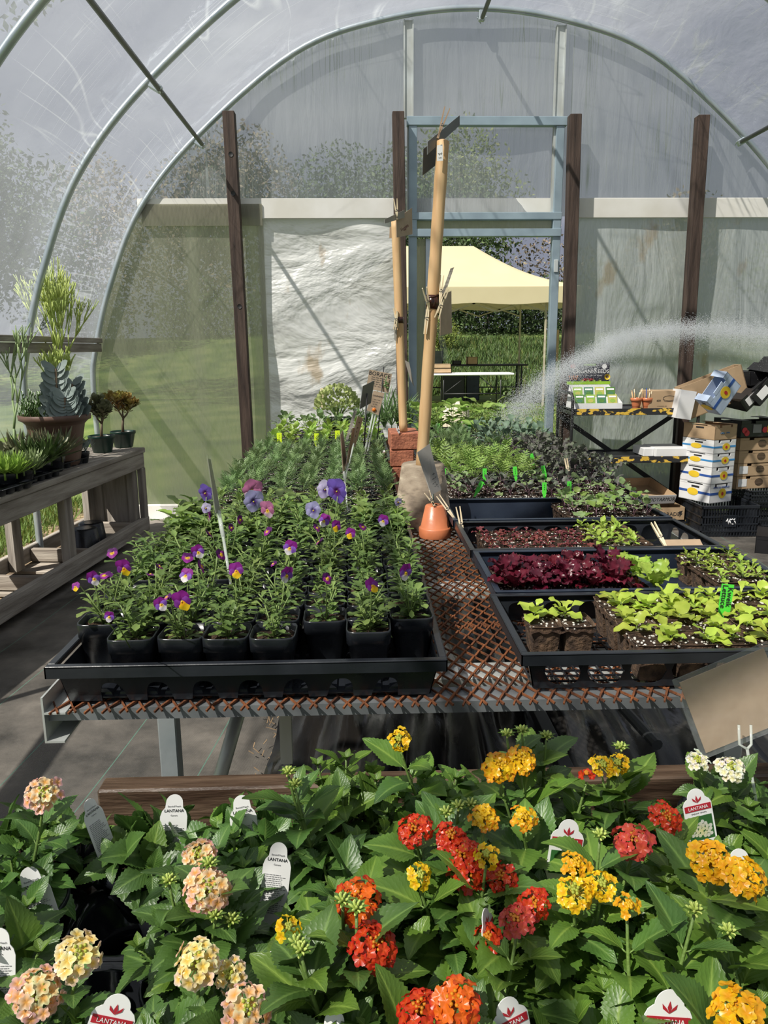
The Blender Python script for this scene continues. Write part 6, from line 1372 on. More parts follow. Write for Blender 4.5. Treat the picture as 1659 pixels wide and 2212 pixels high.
clothespin('clothespin biting the rim of the third right tray at its corner', atY(989, 1094, 1.90), atY(1001, 1160, 1.88), .14)
clothespin('clothespin standing in the far corner of the neon-tagged tray', atY(1222, 990, 2.50), atY(1229, 1030, 2.48), .12)
clothespin('clothespin standing at the right of the third right tray', atY(1410, 1129, 1.72), atY(1440, 1185, 1.66), .10)
# signs among the left plants
tt = qcard('borage_sign', 'kraft sign lettered BORAGE on a thin stake behind the calendula sign', [(798, 798), (847, 808), (839, 849), (791, 839)], [3.25]*4, kraft, texts=[('BORAGE', .0235, .48, .84), ('~~~ ~~~ ~~~~~', .0085, .45, .66), ('~~~~ ~~ ~~~~~', .0085, .45, .55), ('~~~ ~~~~ ~~~', .0085, .45, .44), ('~~~ ~~ ~~~', .0085, .42, .33), ('~ ~~ ~~~', .0085, .42, .22)], sleeve=1.03)
rod(tt, atY(829, 792, 3.26), atY(814, 965, 3.2), .0025, ink)
m = MB(); o = tt.location
m.tube([atY(836, 812, 3.24)-o, atY(832, 826, 3.24)-o, atY(836, 842, 3.24)-o], .002, 5); [m.box(tuple(atY(834+3*math.sin(k*2), 826+3*k, 3.24)-o-Vector((.006, .001, .004))), tuple(atY(834+3*math.sin(k*2), 826+3*k, 3.24)-o+Vector((.006, .0, .004)))) for k in range(5)]; m.part('plant_drawing', L_mari, tt)
tt = qcard('calendula_sign', 'kraft sign lettered CALENDULA in a clear sleeve in front of the borage sign', [(807, 844), (830, 849), (817.6, 897), (792, 886)], [3.12]*4, kraft, texts=[('CALENDULA', .0080, .50, .84), ('~~~ ~~~~', .0062, .5, .66), ('~~~~ ~~~ ~~', .0055, .5, .54), ('~~ ~~~', .006, .45, .42), ('~~~ ~~~', .006, .4, .30)], sleeve=1.10)
rod(tt, atY(806, 892, 3.13), atY(788, 975, 3.08), .004); rod(tt, atY(812, 892, 3.13), atY(794, 975, 3.08), .003)
m = MB(); o = tt.location; c = atY(808, 885, 3.117)-o; m.lathe([(.0001, .0008), (.008, .0006), (.008, 0)], 10, Matrix.Translation(c) @ Matrix.Rotation(PI/2, 4, 'X')); m.part('flower_drawing', orangem, tt)
tt = qcard('plant_sign', 'dark back of a sign card left of the calendula sign', [(784, 834), (809, 822), (801, 871), (777, 884)], [3.02, 3.08, 3.08, 3.02], dk, sleeve=1.04); rod(tt, atY(793, 850, 3.04), atY(786, 975, 3.0), .003, ink)
tt = qcard('plant_sign', 'narrow kraft sign with handwriting turned away, left of the dark sign back', [(773, 899), (784.5, 904), (767, 966), (757, 958)], [2.75, 2.80, 2.80, 2.75], kraft, texts=[('~~~', .010, .5, .85), ('~~', .008, .5, .65), ('~~', .008, .5, .5), ('~~', .008, .5, .35)], sleeve=1.05); rod(tt, atY(764, 958, 2.76), atY(752, 1010, 2.7), .003)
tt = qcard('plant_sign', 'reddish-brown sign card seen edge-on in a clear forked stake', [(762, 924), (768, 925), (753, 1003), (748, 1005)], [2.1, 2.2, 2.2, 2.1], mat('edge_on_brown_card', (.20, .09, .05), .5), sleeve=1.15); rod(tt, atY(752, 1000, 2.12), atY(745, 1040, 2.1), .003)
rod(tt, atY(745, 1040, 2.1), atY(752, 1118, 1.95), .0025)
tt = qcard('plant_sign', 'clear sleeved sign seen edge-on at the left prong of the forked stake', [(736, 940), (741, 930), (750, 1000), (742, 1023)], [2.1, 2.2, 2.2, 2.1], kraft, sleeve=1.25); rod(tt, atY(743, 1018, 2.1), atY(745, 1040, 2.1), .003)
tt = qcard('plant_sign', 'grey-green sign edge-on above the violas on a wet clear rod', [(449, 990), (455, 992), (478, 1110), (466, 1108)], [1.38, 1.42, 1.42, 1.38], mat('frosted_edge', (.32, .33, .24), .4), sleeve=1.12)
rod(tt, atY(472, 1105, 1.40), atY(482, 1160, 1.36), .004); rod(tt, atY(482, 1160, 1.36), atY(503, 1290, 1.30), .0028)
tt = qcard('plant_sign', 'pale blank sign seen edge-on far left of the dark sign back', [(765, 885), (771, 888), (752, 950), (747, 948)], [3.05]*4, greywood, sleeve=1.2)

# kraft sign on a clear fork, near right
cc = [atY(1468, 1475, .86), atY(1650, 1400, .87), atY(1710, 1552, .86), atY(1525, 1627, .85)]
t = thing('kraft_sign', 'blank kraft card in a clear plastic sleeve on a clear forked stake at the right', 'sign', cc[3]); o = t.location
def plate(name, Q, mt, th, off):
    L = [q-o for q in Q]; n = (L[2]-L[3]).cross(L[0]-L[3]).normalized(); n = n if n.y < 0 else -n; L = [q+n*off for q in L]; m = MB(); m.add(L+[q-n*th for q in L], [(0, 1, 2, 3), (7, 6, 5, 4), (0, 4, 5, 1), (1, 5, 6, 2), (2, 6, 7, 3), (3, 7, 4, 0)]); return m.part(name, mt, t, smooth=False)
plate('card', cc, kraft, .0012, 0); c = sum(cc, Vector())/4; S_ = [c+(q-c)*1.13 for q in cc]; plate('plastic_sleeve', S_, clear('card_sleeve', .86, .06, (.5, .53, .53), .25, 30), .0022, .0006)
fk = atY(1614, 1618, .835); m = MB()
m.tube([atY(1646, 1805, .815)-o, fk-o], .0019, 8); 
for dx in (-17, 9): m.tube([fk-o, atY(1614+dx, 1608, .838)-o, atY(1614+dx-1, 1566, .842)-o], .0017, 8)
m.part('forked_stake', clearrod, t)

# ------------------------------------------------------------------ near table with the lantanas
TZ = .622
t = thing('wooden_table', 'dark wet brown wooden table under the lantana pots', 'table', (0, 0, 0))
for nm, lo, hi in (('back_rail', (-.372, .972, TZ+.004), (.98, 1.008, .722)), ('lower_rail', (-.372, .975, TZ-.09), (.98, 1.003, TZ-.002)), ('plank', (-.50, .83, TZ-.03), (.98, .968, TZ)), ('plank', (-.50, .68, TZ-.03), (.98, .825, TZ)), ('plank', (-.50, .53, TZ-.03), (.98, .675, TZ)), ('plank', (-.50, .38, TZ-.03), (.98, .525, TZ)),
                   ('leg', (-.36, .90, 0), (-.29, .97, TZ-.03)), ('leg', (.86, .90, 0), (.93, .97, TZ-.03))): board(nm, lo, hi, brownwood, .003, t)
CWX = [-.388+.118*i for i in range(8)]; CWY = [.868, .755, .64, .525]
gl_pl = mat('glossy_black_tray', (0.010, 0.011, 0.013), .12, 0, (0.007, 0.008, 0.010), 9, .06, 20, spec=.6)
def potcell(m, x, y, s=.118, r=.047, z=.070):
    n = 32; V = []; F = []
    for k in range(n):
        a = 2*PI*(k+.5)/n; cx, cy = math.cos(a), math.sin(a); q = 1/max(abs(cx), abs(cy)); V += [(x+cx*q*s/2, y+cy*q*s/2, z-.004), (x+cx*r*1.08, y+cy*r*1.08, z), (x+cx*r, y+cy*r, z-.004), (x+cx*r*.86, y+cy*r*.86, z-.034), (x+cx*r*.80, y+cy*r*.80, z-.036), (x+cx*r*.72, y+cy*r*.72, .004)]
    for k in range(n):
        e = (k+1) % n
        for j in range(5): F.append((k*6+j, k*6+j+1, e*6+j+1, e*6+j))
    F.append(tuple(k*6+5 for k in range(n))); m.add(V, F)
for a, b, lab in ((0, 4, 'left'), (4, 8, 'right')):
    for c0, c1, l2 in ((0, 2, 'rear'), (2, 4, 'front')):
        t = thing('pot_tray', 'glossy black moulded pot tray, %s %s of the lantana table' % (l2, lab), 'tray', (0, 0, TZ+.002), 0, 'glossy black pot trays'); m = MB()
        for x in CWX[a:b]:
            for y in CWY[c0:c1]: potcell(m, x, y)
        m.part('wells', gl_pl, t); m = MB(); x0, x1 = CWX[a]-.058, CWX[b-1]+.058; y0, y1 = CWY[c1-1]-.056, CWY[c0]+.056
        for lo, hi in (((x0, y0, .02), (x1, y0+.002, .068)), ((x0, y1-.002, .02), (x1, y1, .068)), ((x0, y0, .02), (x0+.002, y1, .068)), ((x1-.002, y0, .02), (x1, y1, .068))): m.box(lo, hi)
        m.part('skirt', gl_pl, t, smooth=False)
L_lan = mat('lantana_leaf', (0.090, 0.185, 0.036), .40, 0, (0.052, 0.118, 0.024), 26, .7, 260, transl=.22, orand=.10, spec=.55, uvv=True, uvcol=(.20, .33, .08))
L_lan2 = mat('lantana_leaf_lime', (0.135, 0.245, 0.034), .40, 0, (0.09, 0.18, 0.026), 26, .7, 260, transl=.28, orand=.10, spec=.5, uvv=True, uvcol=(.30, .44, .08))
Tlan = [leaf_t(.058, .035, 26, 6, 'ovate', .55, .22, .065, .03, 1), leaf_t(.052, .034, 24, 6, 'ovate', .8, .25, .065, .04, 2), leaf_t(.062, .036, 28, 6, 'ovate', .35, .30, .065, .03, 3), leaf_t(.050, .031, 22, 6, 'ovate', 1.0, .2, .07, .03, 4)]
Tlg = [leaf_t(.016, .007, 6, 2, 'lance', .3, .4)]
KC = {'P': ((.86, .50, .53), (.88, .80, .50), (.90, .40, .05)), 'PY': ((.86, .68, .58), (.88, .84, .44), (.90, .55, .04)), 'R': ((.50, .010, .012), (.62, .035, .010), (.70, .08, .012)), 'RO': ((.54, .012, .012), (.80, .16, .008), (.80, .16, .012)),
      'Y': ((.88, .58, .01), (.88, .66, .02), (.86, .42, .01)), 'YO': ((.86, .24, .01), (.90, .55, .01), (.90, .6, .02)), 'W': ((.84, .84, .80), (.84, .84, .78), (.80, .74, .30)), 'RP': ((.52, .05, .07), (.60, .06, .05), (.65, .10, .04)), 'O': ((.88, .46, .02), (.90, .52, .01), (.88, .36, .01))}
def floret(m, p, n, s, c, eye, r):
    A = aim(p, n.orthogonal(), n) if False else None
    z = n.normalized(); x = z.orthogonal().normalized(); a0 = r.uniform(0, 6.3); y = z.cross(x); na = 20; V = [tuple(p-z*.0006)]; Cc = [eye]
    F = []
    cc = tuple(max(0, min(1, q*r.uniform(.88, 1.1))) for q in c)
    for j, rr in enumerate((.30, .72, 1.0)):
        for k in range(na):
            a = 2*PI*k/na; lob = 1-.30*rr*(.5-.5*math.cos(5*a))**1.5; R_ = s*rr*lob; q = p+x*(math.cos(a+a0)*R_)+y*(math.sin(a+a0)*R_)+z*(-.0006+.0026*rr-.0012*rr*rr+.0006*math.cos(5*a+2)*rr); V.append(tuple(q)); Cc.append(lerp3(eye, cc, .25) if j == 0 else (lerp3(eye, cc, .75) if j == 1 else cc))
    for k in range(na): F.append((0, 1+k, 1+(k+1) % na))
    for j in range(2):
        for k in range(na): F.append((1+j*na+k, 1+(j+1)*na+k, 1+(j+1)*na+(k+1) % na, 1+j*na+(k+1) % na))
    m.add(V, F, None, 0, None, Cc)
def head(pl, loc, n, R, kind, seed, nf=None, squash=.50):
    """umbel of florets on a dome, a part of its plant"""
    r = random.Random(seed); m = MB(); n = n.normalized(); x = n.orthogonal().normalized(); y = n.cross(x); co, ci, ey = KC[kind]; fs = .0062 if R > .016 else .0050; nf = nf or int(2.7*(R/fs)**2)
    for i in range(nf):
        f = (i+.5)/nf; th = math.acos(1-f*.84) if kind != 'Y' else .45+math.acos(1-f*.9)*.8; ph = i*2.39996; dv = (x*math.cos(ph)+y*math.sin(ph))*math.sin(th)+n*math.cos(th)
        p = loc_c = n*(math.cos(th)*R*squash)+(x*math.cos(ph)+y*math.sin(ph))*math.sin(th)*R; dn = (dv*.75+n*.35+Vector((r.gauss(0, .22), r.gauss(0, .22), r.gauss(0, .22)))).normalized()
        c = lerp3(ci, co, (f-.25)*1.8+r.uniform(-.3, .3)); floret(m, p+dn*r.uniform(-.0015, .0028), dn, fs*r.uniform(.85, 1.2), c, ey, r)
        m.tube([n*(-R*.25), p*.6, p], [.0008, .0006, .0007], 4, cap=False, col=lerp3(c, (.5, .5, .15), .5))
    for i in range(9):
        th = .25*math.sqrt(i/2); ph = i*2.4; p = n*(R*squash+.0005)+(x*math.cos(ph)+y*math.sin(ph))*R*.12*math.sqrt(i); m.lathe([(.0001, .0022), (.0014, .0018), (.0016, .0004), (.0004, -.002)], 6, aim(p, x, n), col=(.50, .55, .08) if kind in ('Y', 'P', 'PY', 'W') else lerp3(ci, (.8, .5, .03), .5))
    o = m.part('flower_head', petal_g, pl); o.location = loc; return o
def budc(pl, loc, s, seed):
    r = random.Random(seed); m = MB()
    for i in range(16):
        th = math.acos(1-(i+.5)/16*.95); ph = i*2.4; d = Vector((math.cos(ph)*math.sin(th), math.sin(ph)*math.sin(th), math.cos(th)))
        m.lathe([(.0001, s*1.15), (s*.17, s), (s*.17, s*.6), (s*.05, .0)], 5, aim((0, 0, 0), d.orthogonal(), d), mi=0)
    for i in range(8): a = i*PI/4; addleaf(m, Tlg[0], (0, 0, 0), (math.cos(a), math.sin(a), .5), (0, 0, 1), s/.010, 1)
    o = m.part('bud_cluster', [mat_bud, L_lan2], pl); o.location = loc; return o
mat_bud = mat('lantana_bud', (.48, .55, .14), .5, 0, (.36, .46, .10), 60)
stl = mat('lantana_stem', (.17, .27, .06), .5, 0, (.11, .18, .045), 30, .2, 200)
plants = []
def lantana(name_lab, x, y, seed, targets, nbr, h, spread, lime=False, big=1.0, potr=.054, pz=None, potlab=True):
    r = random.Random(seed); z0 = TZ+.008 if pz is None else pz; t = thing('potted_lantana', name_lab, 'potted plant', (x, y, z0), 0, None)
    m = MB(); pot_round(m, potr*.66, potr, .094, .014, 36); m.part('pot', black_pl if potr < .06 else gl_pl, t); m = MB(); soilpatch(m, potr*.93, .080, 14); m.part('soil', soil, t)
    lf = MB(); st = MB(); ends = [(Vector(q), True) for q in targets]
    for k in range(nbr):
        a = k*2.4+seed; rr = spread*math.sqrt((k+.6)/nbr); ends.append((Vector((math.cos(a)*rr, math.sin(a)*rr*.9, .080+h*r.uniform(.70, 1.05)*(1-.35*rr/spread))), False))
    for e, isf in ends:
        b = Vector((e.x*.12, e.y*.12, .078)); mid = b.lerp(e, .5)+Vector((e.x*.18, e.y*.18, .008)); L = (e-b).length; P = [b.lerp(mid, .5)+Vector((0, 0, -.002)), mid, e]; pts = []
        for i in range(9):
            u = i/8; pts.append(b*(1-u)**2+mid*2*u*(1-u)+e*u*u)
        st.tube(pts, [.0024-.0010*i/8 for i in range(9)], 6); nn = max(3, int(L/.027)); ph = r.uniform(0, 3.1)
        for i in range(nn):
            u = .22+.78*(i+.4)/nn if not isf else .15+.68*(i+.4)/nn; q = b*(1-u)**2+mid*2*u*(1-u)+e*u*u; tg = ((mid-b)*(1-u)+(e-mid)*u).normalized(); ox_ = tg.orthogonal().normalized(); oy_ = tg.cross(ox_); a = ph+i*PI/2+r.uniform(-.25, .25)
            ps = 1-.60*max(0, u-.45)/.55 if not isf else 1-.25*u
            for s in (0, PI):
                dd = (ox_*math.cos(a+s)+oy_*math.sin(a+s))*math.cos(.35+.5*u)+tg*math.sin(.35+.5*u); dd.z = max(dd.z, -.25); sc = big*ps*r.uniform(.8, 1.3); pq = q+dd*.006; st.tube([q, q+dd*.007], .0009, 4)
                addleaf(lf, Tlan[r.randrange(4)], pq, dd, tg+Vector((0, 0, .6)), sc, 1 if (lime and r.random() < .6) or r.random() < .10 else 0)
        if not isf:
            for k in range(4): a = ph+k*PI/2; addleaf(lf, Tlan[0], e, (math.cos(a)*.6, math.sin(a)*.6, .8), (-math.cos(a), -math.sin(a), .6), .26*big, 1)
    lf.part('foliage', [L_lan, L_lan2], t); st.part('stems', stl, t); plants.append(t); return t
# flower heads and bud clusters read off the photo: pixel, diameter, colour, height
HD = [(92, 1716, 74, 'P', .835), (430, 1848, 66, 'P', .82), (448, 1922, 98, 'P', .825), (168, 2066, 96, 'PY', .82), (78, 2148, 104, 'P', .80), (425, 2084, 96, 'PY', .82), (498, 2108, 62, 'PY', .80), (530, 2185, 104, 'P', .82),
      (772, 1950, 96, 'RO', .83), (806, 2048, 102, 'R', .82), (985, 2168, 100, 'RO', .83), (908, 2188, 96, 'R', .81), (898, 1795, 72, 'R', .84), (972, 1812, 64, 'R', .84), (1002, 1848, 78, 'R', .835), (1012, 1890, 80, 'R', .82), (1085, 1898, 64, 'R', .825),
      (1046, 1768, 56, 'YO', .85), (1050, 1850, 44, 'Y', .85), (1130, 1770, 52, 'YO', .85), (1078, 1660, 66, 'YO', .85), (1125, 1645, 62, 'YO', .855), (1300, 1655, 44, 'Y', .85), (1335, 1652, 42, 'Y', .85), (1268, 1672, 22, 'R', .845),
      (905, 1892, 46, 'Y', .83), (1118, 1988, 72, 'RP', .83), (1152, 1955, 64, 'R', .835), (1242, 1870, 56, 'O', .85), (1240, 1930, 70, 'Y', .845), (1298, 1914, 58, 'Y', .845), (1356, 1960, 44, 'O', .84), (1370, 1818, 82, 'RP', .84), (1436, 1768, 64, 'R', .85),
      (1532, 1862, 86, 'O', .85), (1605, 1898, 92, 'O', .85), (1592, 2188, 104, 'O', .83), (1508, 1645, 44, 'W', .855), (1578, 1662, 58, 'W', .85), (864, 1598, 44, 'Y', .86), (622, 2004, 44, 'Y', .83), (1055, 2030, 56, 'R', .80)]
BD = [(623, 1670, .86), (638, 1697, .85), (1095, 1588, .87), (1128, 1580, .875), (1180, 1592, .87), (1340, 1616, .865), (964, 1757, .85), (990, 1744, .85), (1296, 1806, .85), (1500, 1968, .85), (1572, 2014, .83), (740, 1948, .845), (640, 2040, .84), (650, 2055, .84), (770, 1965, .85), (1016, 1740, .85), (452, 1868, .84), (365, 1905, .82), (500, 1990, .80), (464, 1980, .81)]
PL = [('small lantana with a flat peach flower head at the back left corner', -.15, .3, 8, .060, .062, False, .92), ('flowerless leafy lantana beside the empty tray well', 1, .35, 8, .040, .070, False, .98), ('lantana with upright green bud clusters behind the third white tag', 2.05, .3, 8, .050, .068, False, .95),
      ('tall bright green lantana with one small yellow head at the back', 3.05, 0, 10, .120, .070, True, 1.0), ('lantana with mixed orange and yellow heads and tall buds at the back', 4.1, 0, 9, .105, .070, True, 1.0), ('lantana with small yellow heads beside the white one', 5.15, 0, 8, .095, .068, True, .95),
      ('leafy lantana with a tag at the left frame edge, middle row', 0, 1, 6, .065, .058, False, .9), ('peach lantana right of the empty well', 2, 1, 9, .085, .070, False, .92), ('leafy green lantana between the peach and the red ones, middle row', 3, 1.1, 8, .080, .066, False, 1.0),
      ('lantana with big scarlet heads in the middle of the table', 4, 1, 10, .095, .072, True, 1.05), ('lantana right of the scarlet one, middle row', 5, 1, 9, .095, .070, True, 1.05), ('lantana with yellow heads in the middle row', 6, 1, 9, .10, .070, True, 1.05), ('lantana with orange-yellow heads under the white one', 7, 1, 9, .10, .070, True, 1.05),
      ('lantana with pale yellow and peach heads at the lower left', .25, 2, 6, .080, .060, False, 1.0), ('lantana with cream heads at the lower middle left', 1.9, 2, 8, .085, .066, False, 1.0), ('lantana with two red-orange heads in the lower middle', 3.1, 2, 9, .095, .070, True, 1.1), ('leafy lantana with no flowers open, lower middle', 4.1, 2, 10, .095, .072, True, 1.15),
      ('lantana with coral red heads right of the lower middle', 5.1, 2, 9, .090, .070, True, 1.1), ('broad-leaved lantana at the lower right', 6.1, 2, 10, .10, .072, True, 1.15), ('lantana with a gold head at the right edge', 7, 2, 9, .10, .070, True, 1.1),
      ('lantana at the bottom left corner', .9, 3, 6, .075, .060, False, 1.0), ('lantana with one peach head at the bottom edge', 2.1, 3, 8, .085, .066, False, 1.0), ('lantana at the bottom edge left of the big orange head', 3.2, 3, 9, .080, .068, True, 1.1), ('lantana with the big orange head at the bottom edge', 4.1, 3, 8, .085, .066, True, 1.1),
      ('lantana at the bottom edge behind the red-banded tag', 5.2, 3, 9, .080, .070, True, 1.1), ('lantana with a gold head at the bottom right corner', 6.2, 3, 8, .085, .068, True, 1.1)]
pos = []
for p in PL:
    ci, ri = p[1], p[2]; x = CWX[0]+.118*ci; y = CWY[int(ri)]-(ri-int(ri))*.1; pos.append((x, y))
WH = (.478, .868)
tg = {i: [] for i in range(len(PL)+1)}; pos2 = pos+[WH]
def near(P, kind):
    if kind == 'W': return len(PL)
    return min(range(len(PL)), key=lambda i: (pos[i][0]-P.x)**2+((pos[i][1]-P.y))**2)
for (px, py, d, k, z) in HD: P = atZ(px, py, z); tg[near(P, k)].append((P, ('h', d, k)))
for (px, py, z) in BD: P = atZ(px, py, z); tg[near(P, '')].append((P, ('b', 0, '')))
for i, p in enumerate(PL+[None]):
    if p is None: x, y = WH; args = ('white-flowered lantana in a wider black pot under the kraft sign', x, y, 99, None, 7, .075, .060, False, .85, .072)
    else: x, y = pos[i]; args = (p[0], x, y, 40+i, None, p[3], p[4], p[5], p[6], p[7])
    z0 = TZ+.008; T_ = [q-Vector((x, y, z0)) for q, _ in tg[i]]; ends = []
    for q, (ty, d, k) in zip(T_, [s for _, s in tg[i]]): ends.append(q-Vector((0, 0, .010 if ty == 'h' else .004)))
    pl = lantana(args[0], x, y, args[3], ends, *args[5:])
    for j, (q, (Pw, (ty, d, k))) in enumerate(zip(T_, tg[i])):
        if ty == 'h':
            zc = (Pw-camo.location).dot(_fw) if False else (Pw-Vector((0, 0, HC))).dot(_fw); R = d*.5/FPX*zc*.94; toc = (Vector((0, 0, HC))-Pw).normalized(); rr = random.Random(i*50+j)
            n = (toc*.9+Vector((rr.uniform(-.35, .35), rr.uniform(-.1, .3), .5))).normalized(); head(pl, q, n, R, k, i*50+j)
        else: budc(pl, q, .0075, i*50+j)
# plant tags
redband = mat('dark_red_band', (.42, .015, .03), .5); tagw = mat('white_tag_plastic', (.78, .78, .77), .4, 0, (.74, .74, .73), 4); tgreen = mat('tag_photo_green', (.03, .12, .03), .4)
greyink = mat('grey_print', (.25, .25, .26), .6)
def ltag(label, px, py, z, w, h, tilt=0., turn=0., red=None, back=-.25):
    """px,py: top of the tag; z its height there"""
    P = atZ(px, py, z); t = thing('plant_tag', label, 'plant tag', P, 0, 'white lantana tags' if not red else 'red-banded lantana tags', rot=(back, tilt, turn)); m = MB(); a = w/2; o_ = []
    for k in range(13): q = PI*k/12; o_.append((a*.62*math.cos(q), -a*.62+a*.62*math.sin(q)))
    k_ = .62 if red else 1.0
    O = [(a, -h), (a, -a*1.5*k_*1.1), (a*.88, -a*1.15*k_*1.1), (a*.66, -a*.95*k_*1.05)]+o_+[(-a*.66, -a*.95*k_*1.05), (-a*.88, -a*1.15*k_*1.1), (-a, -a*1.5*k_*1.1), (-a, -h), (-a*.2, -h-.03), (a*.2, -h-.03)]
    n = len(O); m.add([(x, 0, y) for x, y in O]+[(x, .0008, y) for x, y in O], [tuple(range(n))[::-1], tuple(range(n, 2*n))]+[(k, (k+1) % n, n+(k+1) % n, n+k) for k in range(n)]); m.part('tag', tagw, t, smooth=False)
    if not red:
        text_mesh('LANTANA', w*.155, fr_at(0, -.0005, -a*1.22), t, ink, ext=.0001); text_mesh('Bandolf Peach', w*.085, fr_at(0, -.0005, -a*.88), t, greyink, ext=.0001); text_mesh('Camara', w*.08, fr_at(0, -.0005, -a*1.56), t, greyink, ext=.0001)
        m = MB(); r = random.Random(int(px)); y = -a*2.3
        while y > -h*.93:
            x = -a*.78; e = a*r.uniform(.3, .8)
            while x < e: l = r.uniform(.08, .25)*a; m.box((x, -.0006, y), (min(x+l, e), -.0002, y+.0006)); x += l+.06*a
            y -= .0021
        m.part('fine_print', greyink, t, smooth=False)
    else:
        m = MB(); m.box((-a*.92, -.0006, -a*1.42), (a*.92, -.0002, -a*1.04)); m.part('red_band', redband, t, smooth=False); text_mesh('LANTANA', w*.15, fr_at(0, -.0009, -a*1.24), t, tagw, ext=.0001); text_mesh('~~~~~~ ~~~~~', w*.085, fr_at(0, -.0005, -a*1.58), t, ink, ext=.0001)
        m = MB()
        for an in (-.7, 0, .7): m.add([(0, -.0006, -a*.92), (math.sin(an)*a*.30-.09*a, -.0006, -a*.92+math.cos(an)*a*.24), (math.sin(an)*a*.50, -.0006, -a*.92+math.cos(an)*a*.50), (math.sin(an)*a*.30+.09*a, -.0006, -a*.92+math.cos(an)*a*.24)], [(0, 3, 2, 1)])
        m.part('leaf_emblem', redband, t, smooth=False)
        m = MB(); m.box((-a*.86, -.0005, -h), (a*.86, -.0002, -a*1.78)); m.part('photo_panel', tgreen, t, smooth=False)
        m = MB(); r = random.Random(7); c1, c2 = red
        for k in range(34):
            q = math.sqrt(k/34)*a*.80; an = k*2.4; x, y = q*math.cos(an), -a*2.75+q*math.sin(an)*.8
            if y < -h+.003: continue
            V = [(x+.0022*math.cos(b*PI/3), -.0008-.00001*k, y+.0022*math.sin(b*PI/3)) for b in range(6)]; m.add(V, [tuple(range(6))[::-1]], None, 0, None, lerp3(c1, c2, q/(a*.80)))
        m.part('flower_picture', petal_m, t, smooth=False)
    return t
ltag('white tag seen slantwise right of the back left lantana', 190, 1727, .80, .026, .070, -.10, 1.0)
ltag('white LANTANA tag standing against the table rail', 378, 1716, .790, .032, .070, .10, .15)
ltag('white LANTANA tag half hidden by the budding lantana', 520, 1718, .795, .032, .070, -.08, .1)
ltag('white LANTANA tag nearest the middle, beside the peach lantana', 604, 1820, .805, .030, .080, .10, -.1)
ltag('white LANTANA tag at the left, in the middle row', 58, 1874, .775, .034, .060, -.30, .1)
ltag('white tag low between the cream and the red-orange heads', 598, 2052, .80, .032, .070, .08, .0)
ltag('sliver of a white tag at the left frame edge', -2, 2005, .80, .030, .080, .0, .0)
ltag('blank top of a white tag at the bottom edge', 722, 2182, .80, .026, .05, .0, .0, back=-.6)
ltag('white tag peeking out behind the gold flower heads', 1602, 1834, .83, .032, .06, .3, .0)
RW = ((.85, .82, .35), (.85, .85, .80)); RR = ((.90, .4, .02), (.75, .06, .02))
ltag('red-banded LANTANA tag with a white flower picture in the wide black pot', 1500, 1704, .84, .034, .056, -.12, .15, RW)
ltag('red-banded LANTANA tag beside the coral flower head', 1232, 1770, .845, .036, .055, .22, .1, RR)
ltag('red-banded tag turned edge-on left of the coral head', 1046, 1965, .82, .030, .055, .05, 1.1, RR)
ltag('red-banded LANTANA tag at the bottom left', 262, 2148, .80, .036, .055, .38, .1, RR)
ltag('red-banded tag at the bottom edge in the middle', 1092, 2156, .81, .034, .055, -.1, .4, RR)
ltag('red-banded LANTANA tag at the bottom right', 1450, 2138, .82, .040, .055, .16, .05, RR)

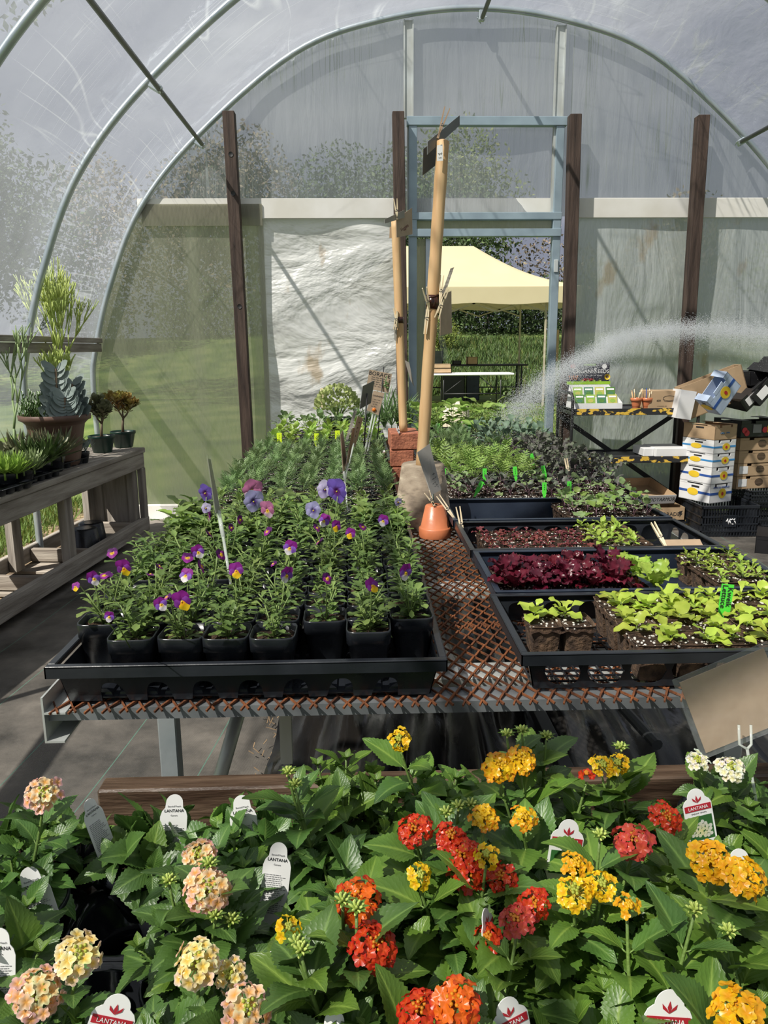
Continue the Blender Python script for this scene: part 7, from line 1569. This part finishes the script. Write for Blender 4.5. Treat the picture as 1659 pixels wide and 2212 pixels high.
# ------------------------------------------------------------------ water spray
wm = bpy.data.materials.new('water_drops'); wm.use_nodes = True; w_ = wm.node_tree; w_.nodes.clear()
o_ = _n(w_, 'ShaderNodeOutputMaterial'); pr = _n(w_, 'ShaderNodeBsdfPrincipled'); pr.inputs['Base Color'].default_value = (.92, .94, .96, 1); pr.inputs['Roughness'].default_value = .15; pr.inputs['Specular IOR Level'].default_value = .8
tl = _n(w_, 'ShaderNodeBsdfTranslucent'); tl.inputs[0].default_value = (.9, .93, .96, 1); tp = _n(w_, 'ShaderNodeBsdfTransparent'); a1 = _n(w_, 'ShaderNodeMixShader'); a1.inputs[0].default_value = .45; a2 = _n(w_, 'ShaderNodeMixShader'); a2.inputs[0].default_value = .55
w_.links.new(pr.outputs[0], a1.inputs[1]); w_.links.new(tl.outputs[0], a1.inputs[2]); w_.links.new(a1.outputs[0], a2.inputs[1]); w_.links.new(tp.outputs[0], a2.inputs[2]); w_.links.new(a2.outputs[0], o_.inputs[0])
r = random.Random(77); KP = [(1760, 728, 36), (1659, 722, 36), (1560, 712, 30), (1460, 712, 26), (1380, 722, 24), (1300, 742, 24), (1230, 775, 20), (1170, 812, 28), (1110, 862, 38), (1055, 925, 44)]
xs = [k[0] for k in KP][::-1]; ysn = [k[1] for k in KP][::-1]; ww = [k[2] for k in KP][::-1]; tk = np.linspace(0, 1, len(xs)); V = []; F = []
for i in range(110000):
    u = 1-r.random()**1.05*.999; u = r.random(); cx = np.interp(u, tk, xs); cy = np.interp(u, tk, ysn); w = np.interp(u, tk, ww)
    g = r.gauss(0, .45); mist = r.random() < .26
    if mist: dy = abs(r.gauss(0, 1))*w*(1.9 if u < .3 else .9)-w*.3; dxx = abs(r.gauss(0, 30)) if u < .45 else r.gauss(0, 14)
    else: dy = g*w; dxx = r.gauss(0, 8)
    if u < .45: dxx += abs(r.gauss(0, 1))*26; dy += abs(r.gauss(0, .4))*w
    P = atY(cx+dxx, cy+dy, 4.05+r.gauss(0, .10)); s = r.uniform(.0006, .0012)*(.8 if mist else 1); k = len(V)
    if P.z < .86: continue
    V += [(P.x+s, P.y+s, P.z+s), (P.x-s, P.y-s, P.z+s), (P.x-s, P.y+s, P.z-s), (P.x+s, P.y-s, P.z-s)]; F += [(k, k+1, k+2), (k, k+3, k+1), (k, k+2, k+3), (k+1, k+3, k+2)]
m = MB(); m.add(V, F); o = m.part('water_spray', wm, smooth=False); tag(o, 'arc of fine water drops sprayed from the right over the rear seedlings', 'water', kind='stuff')
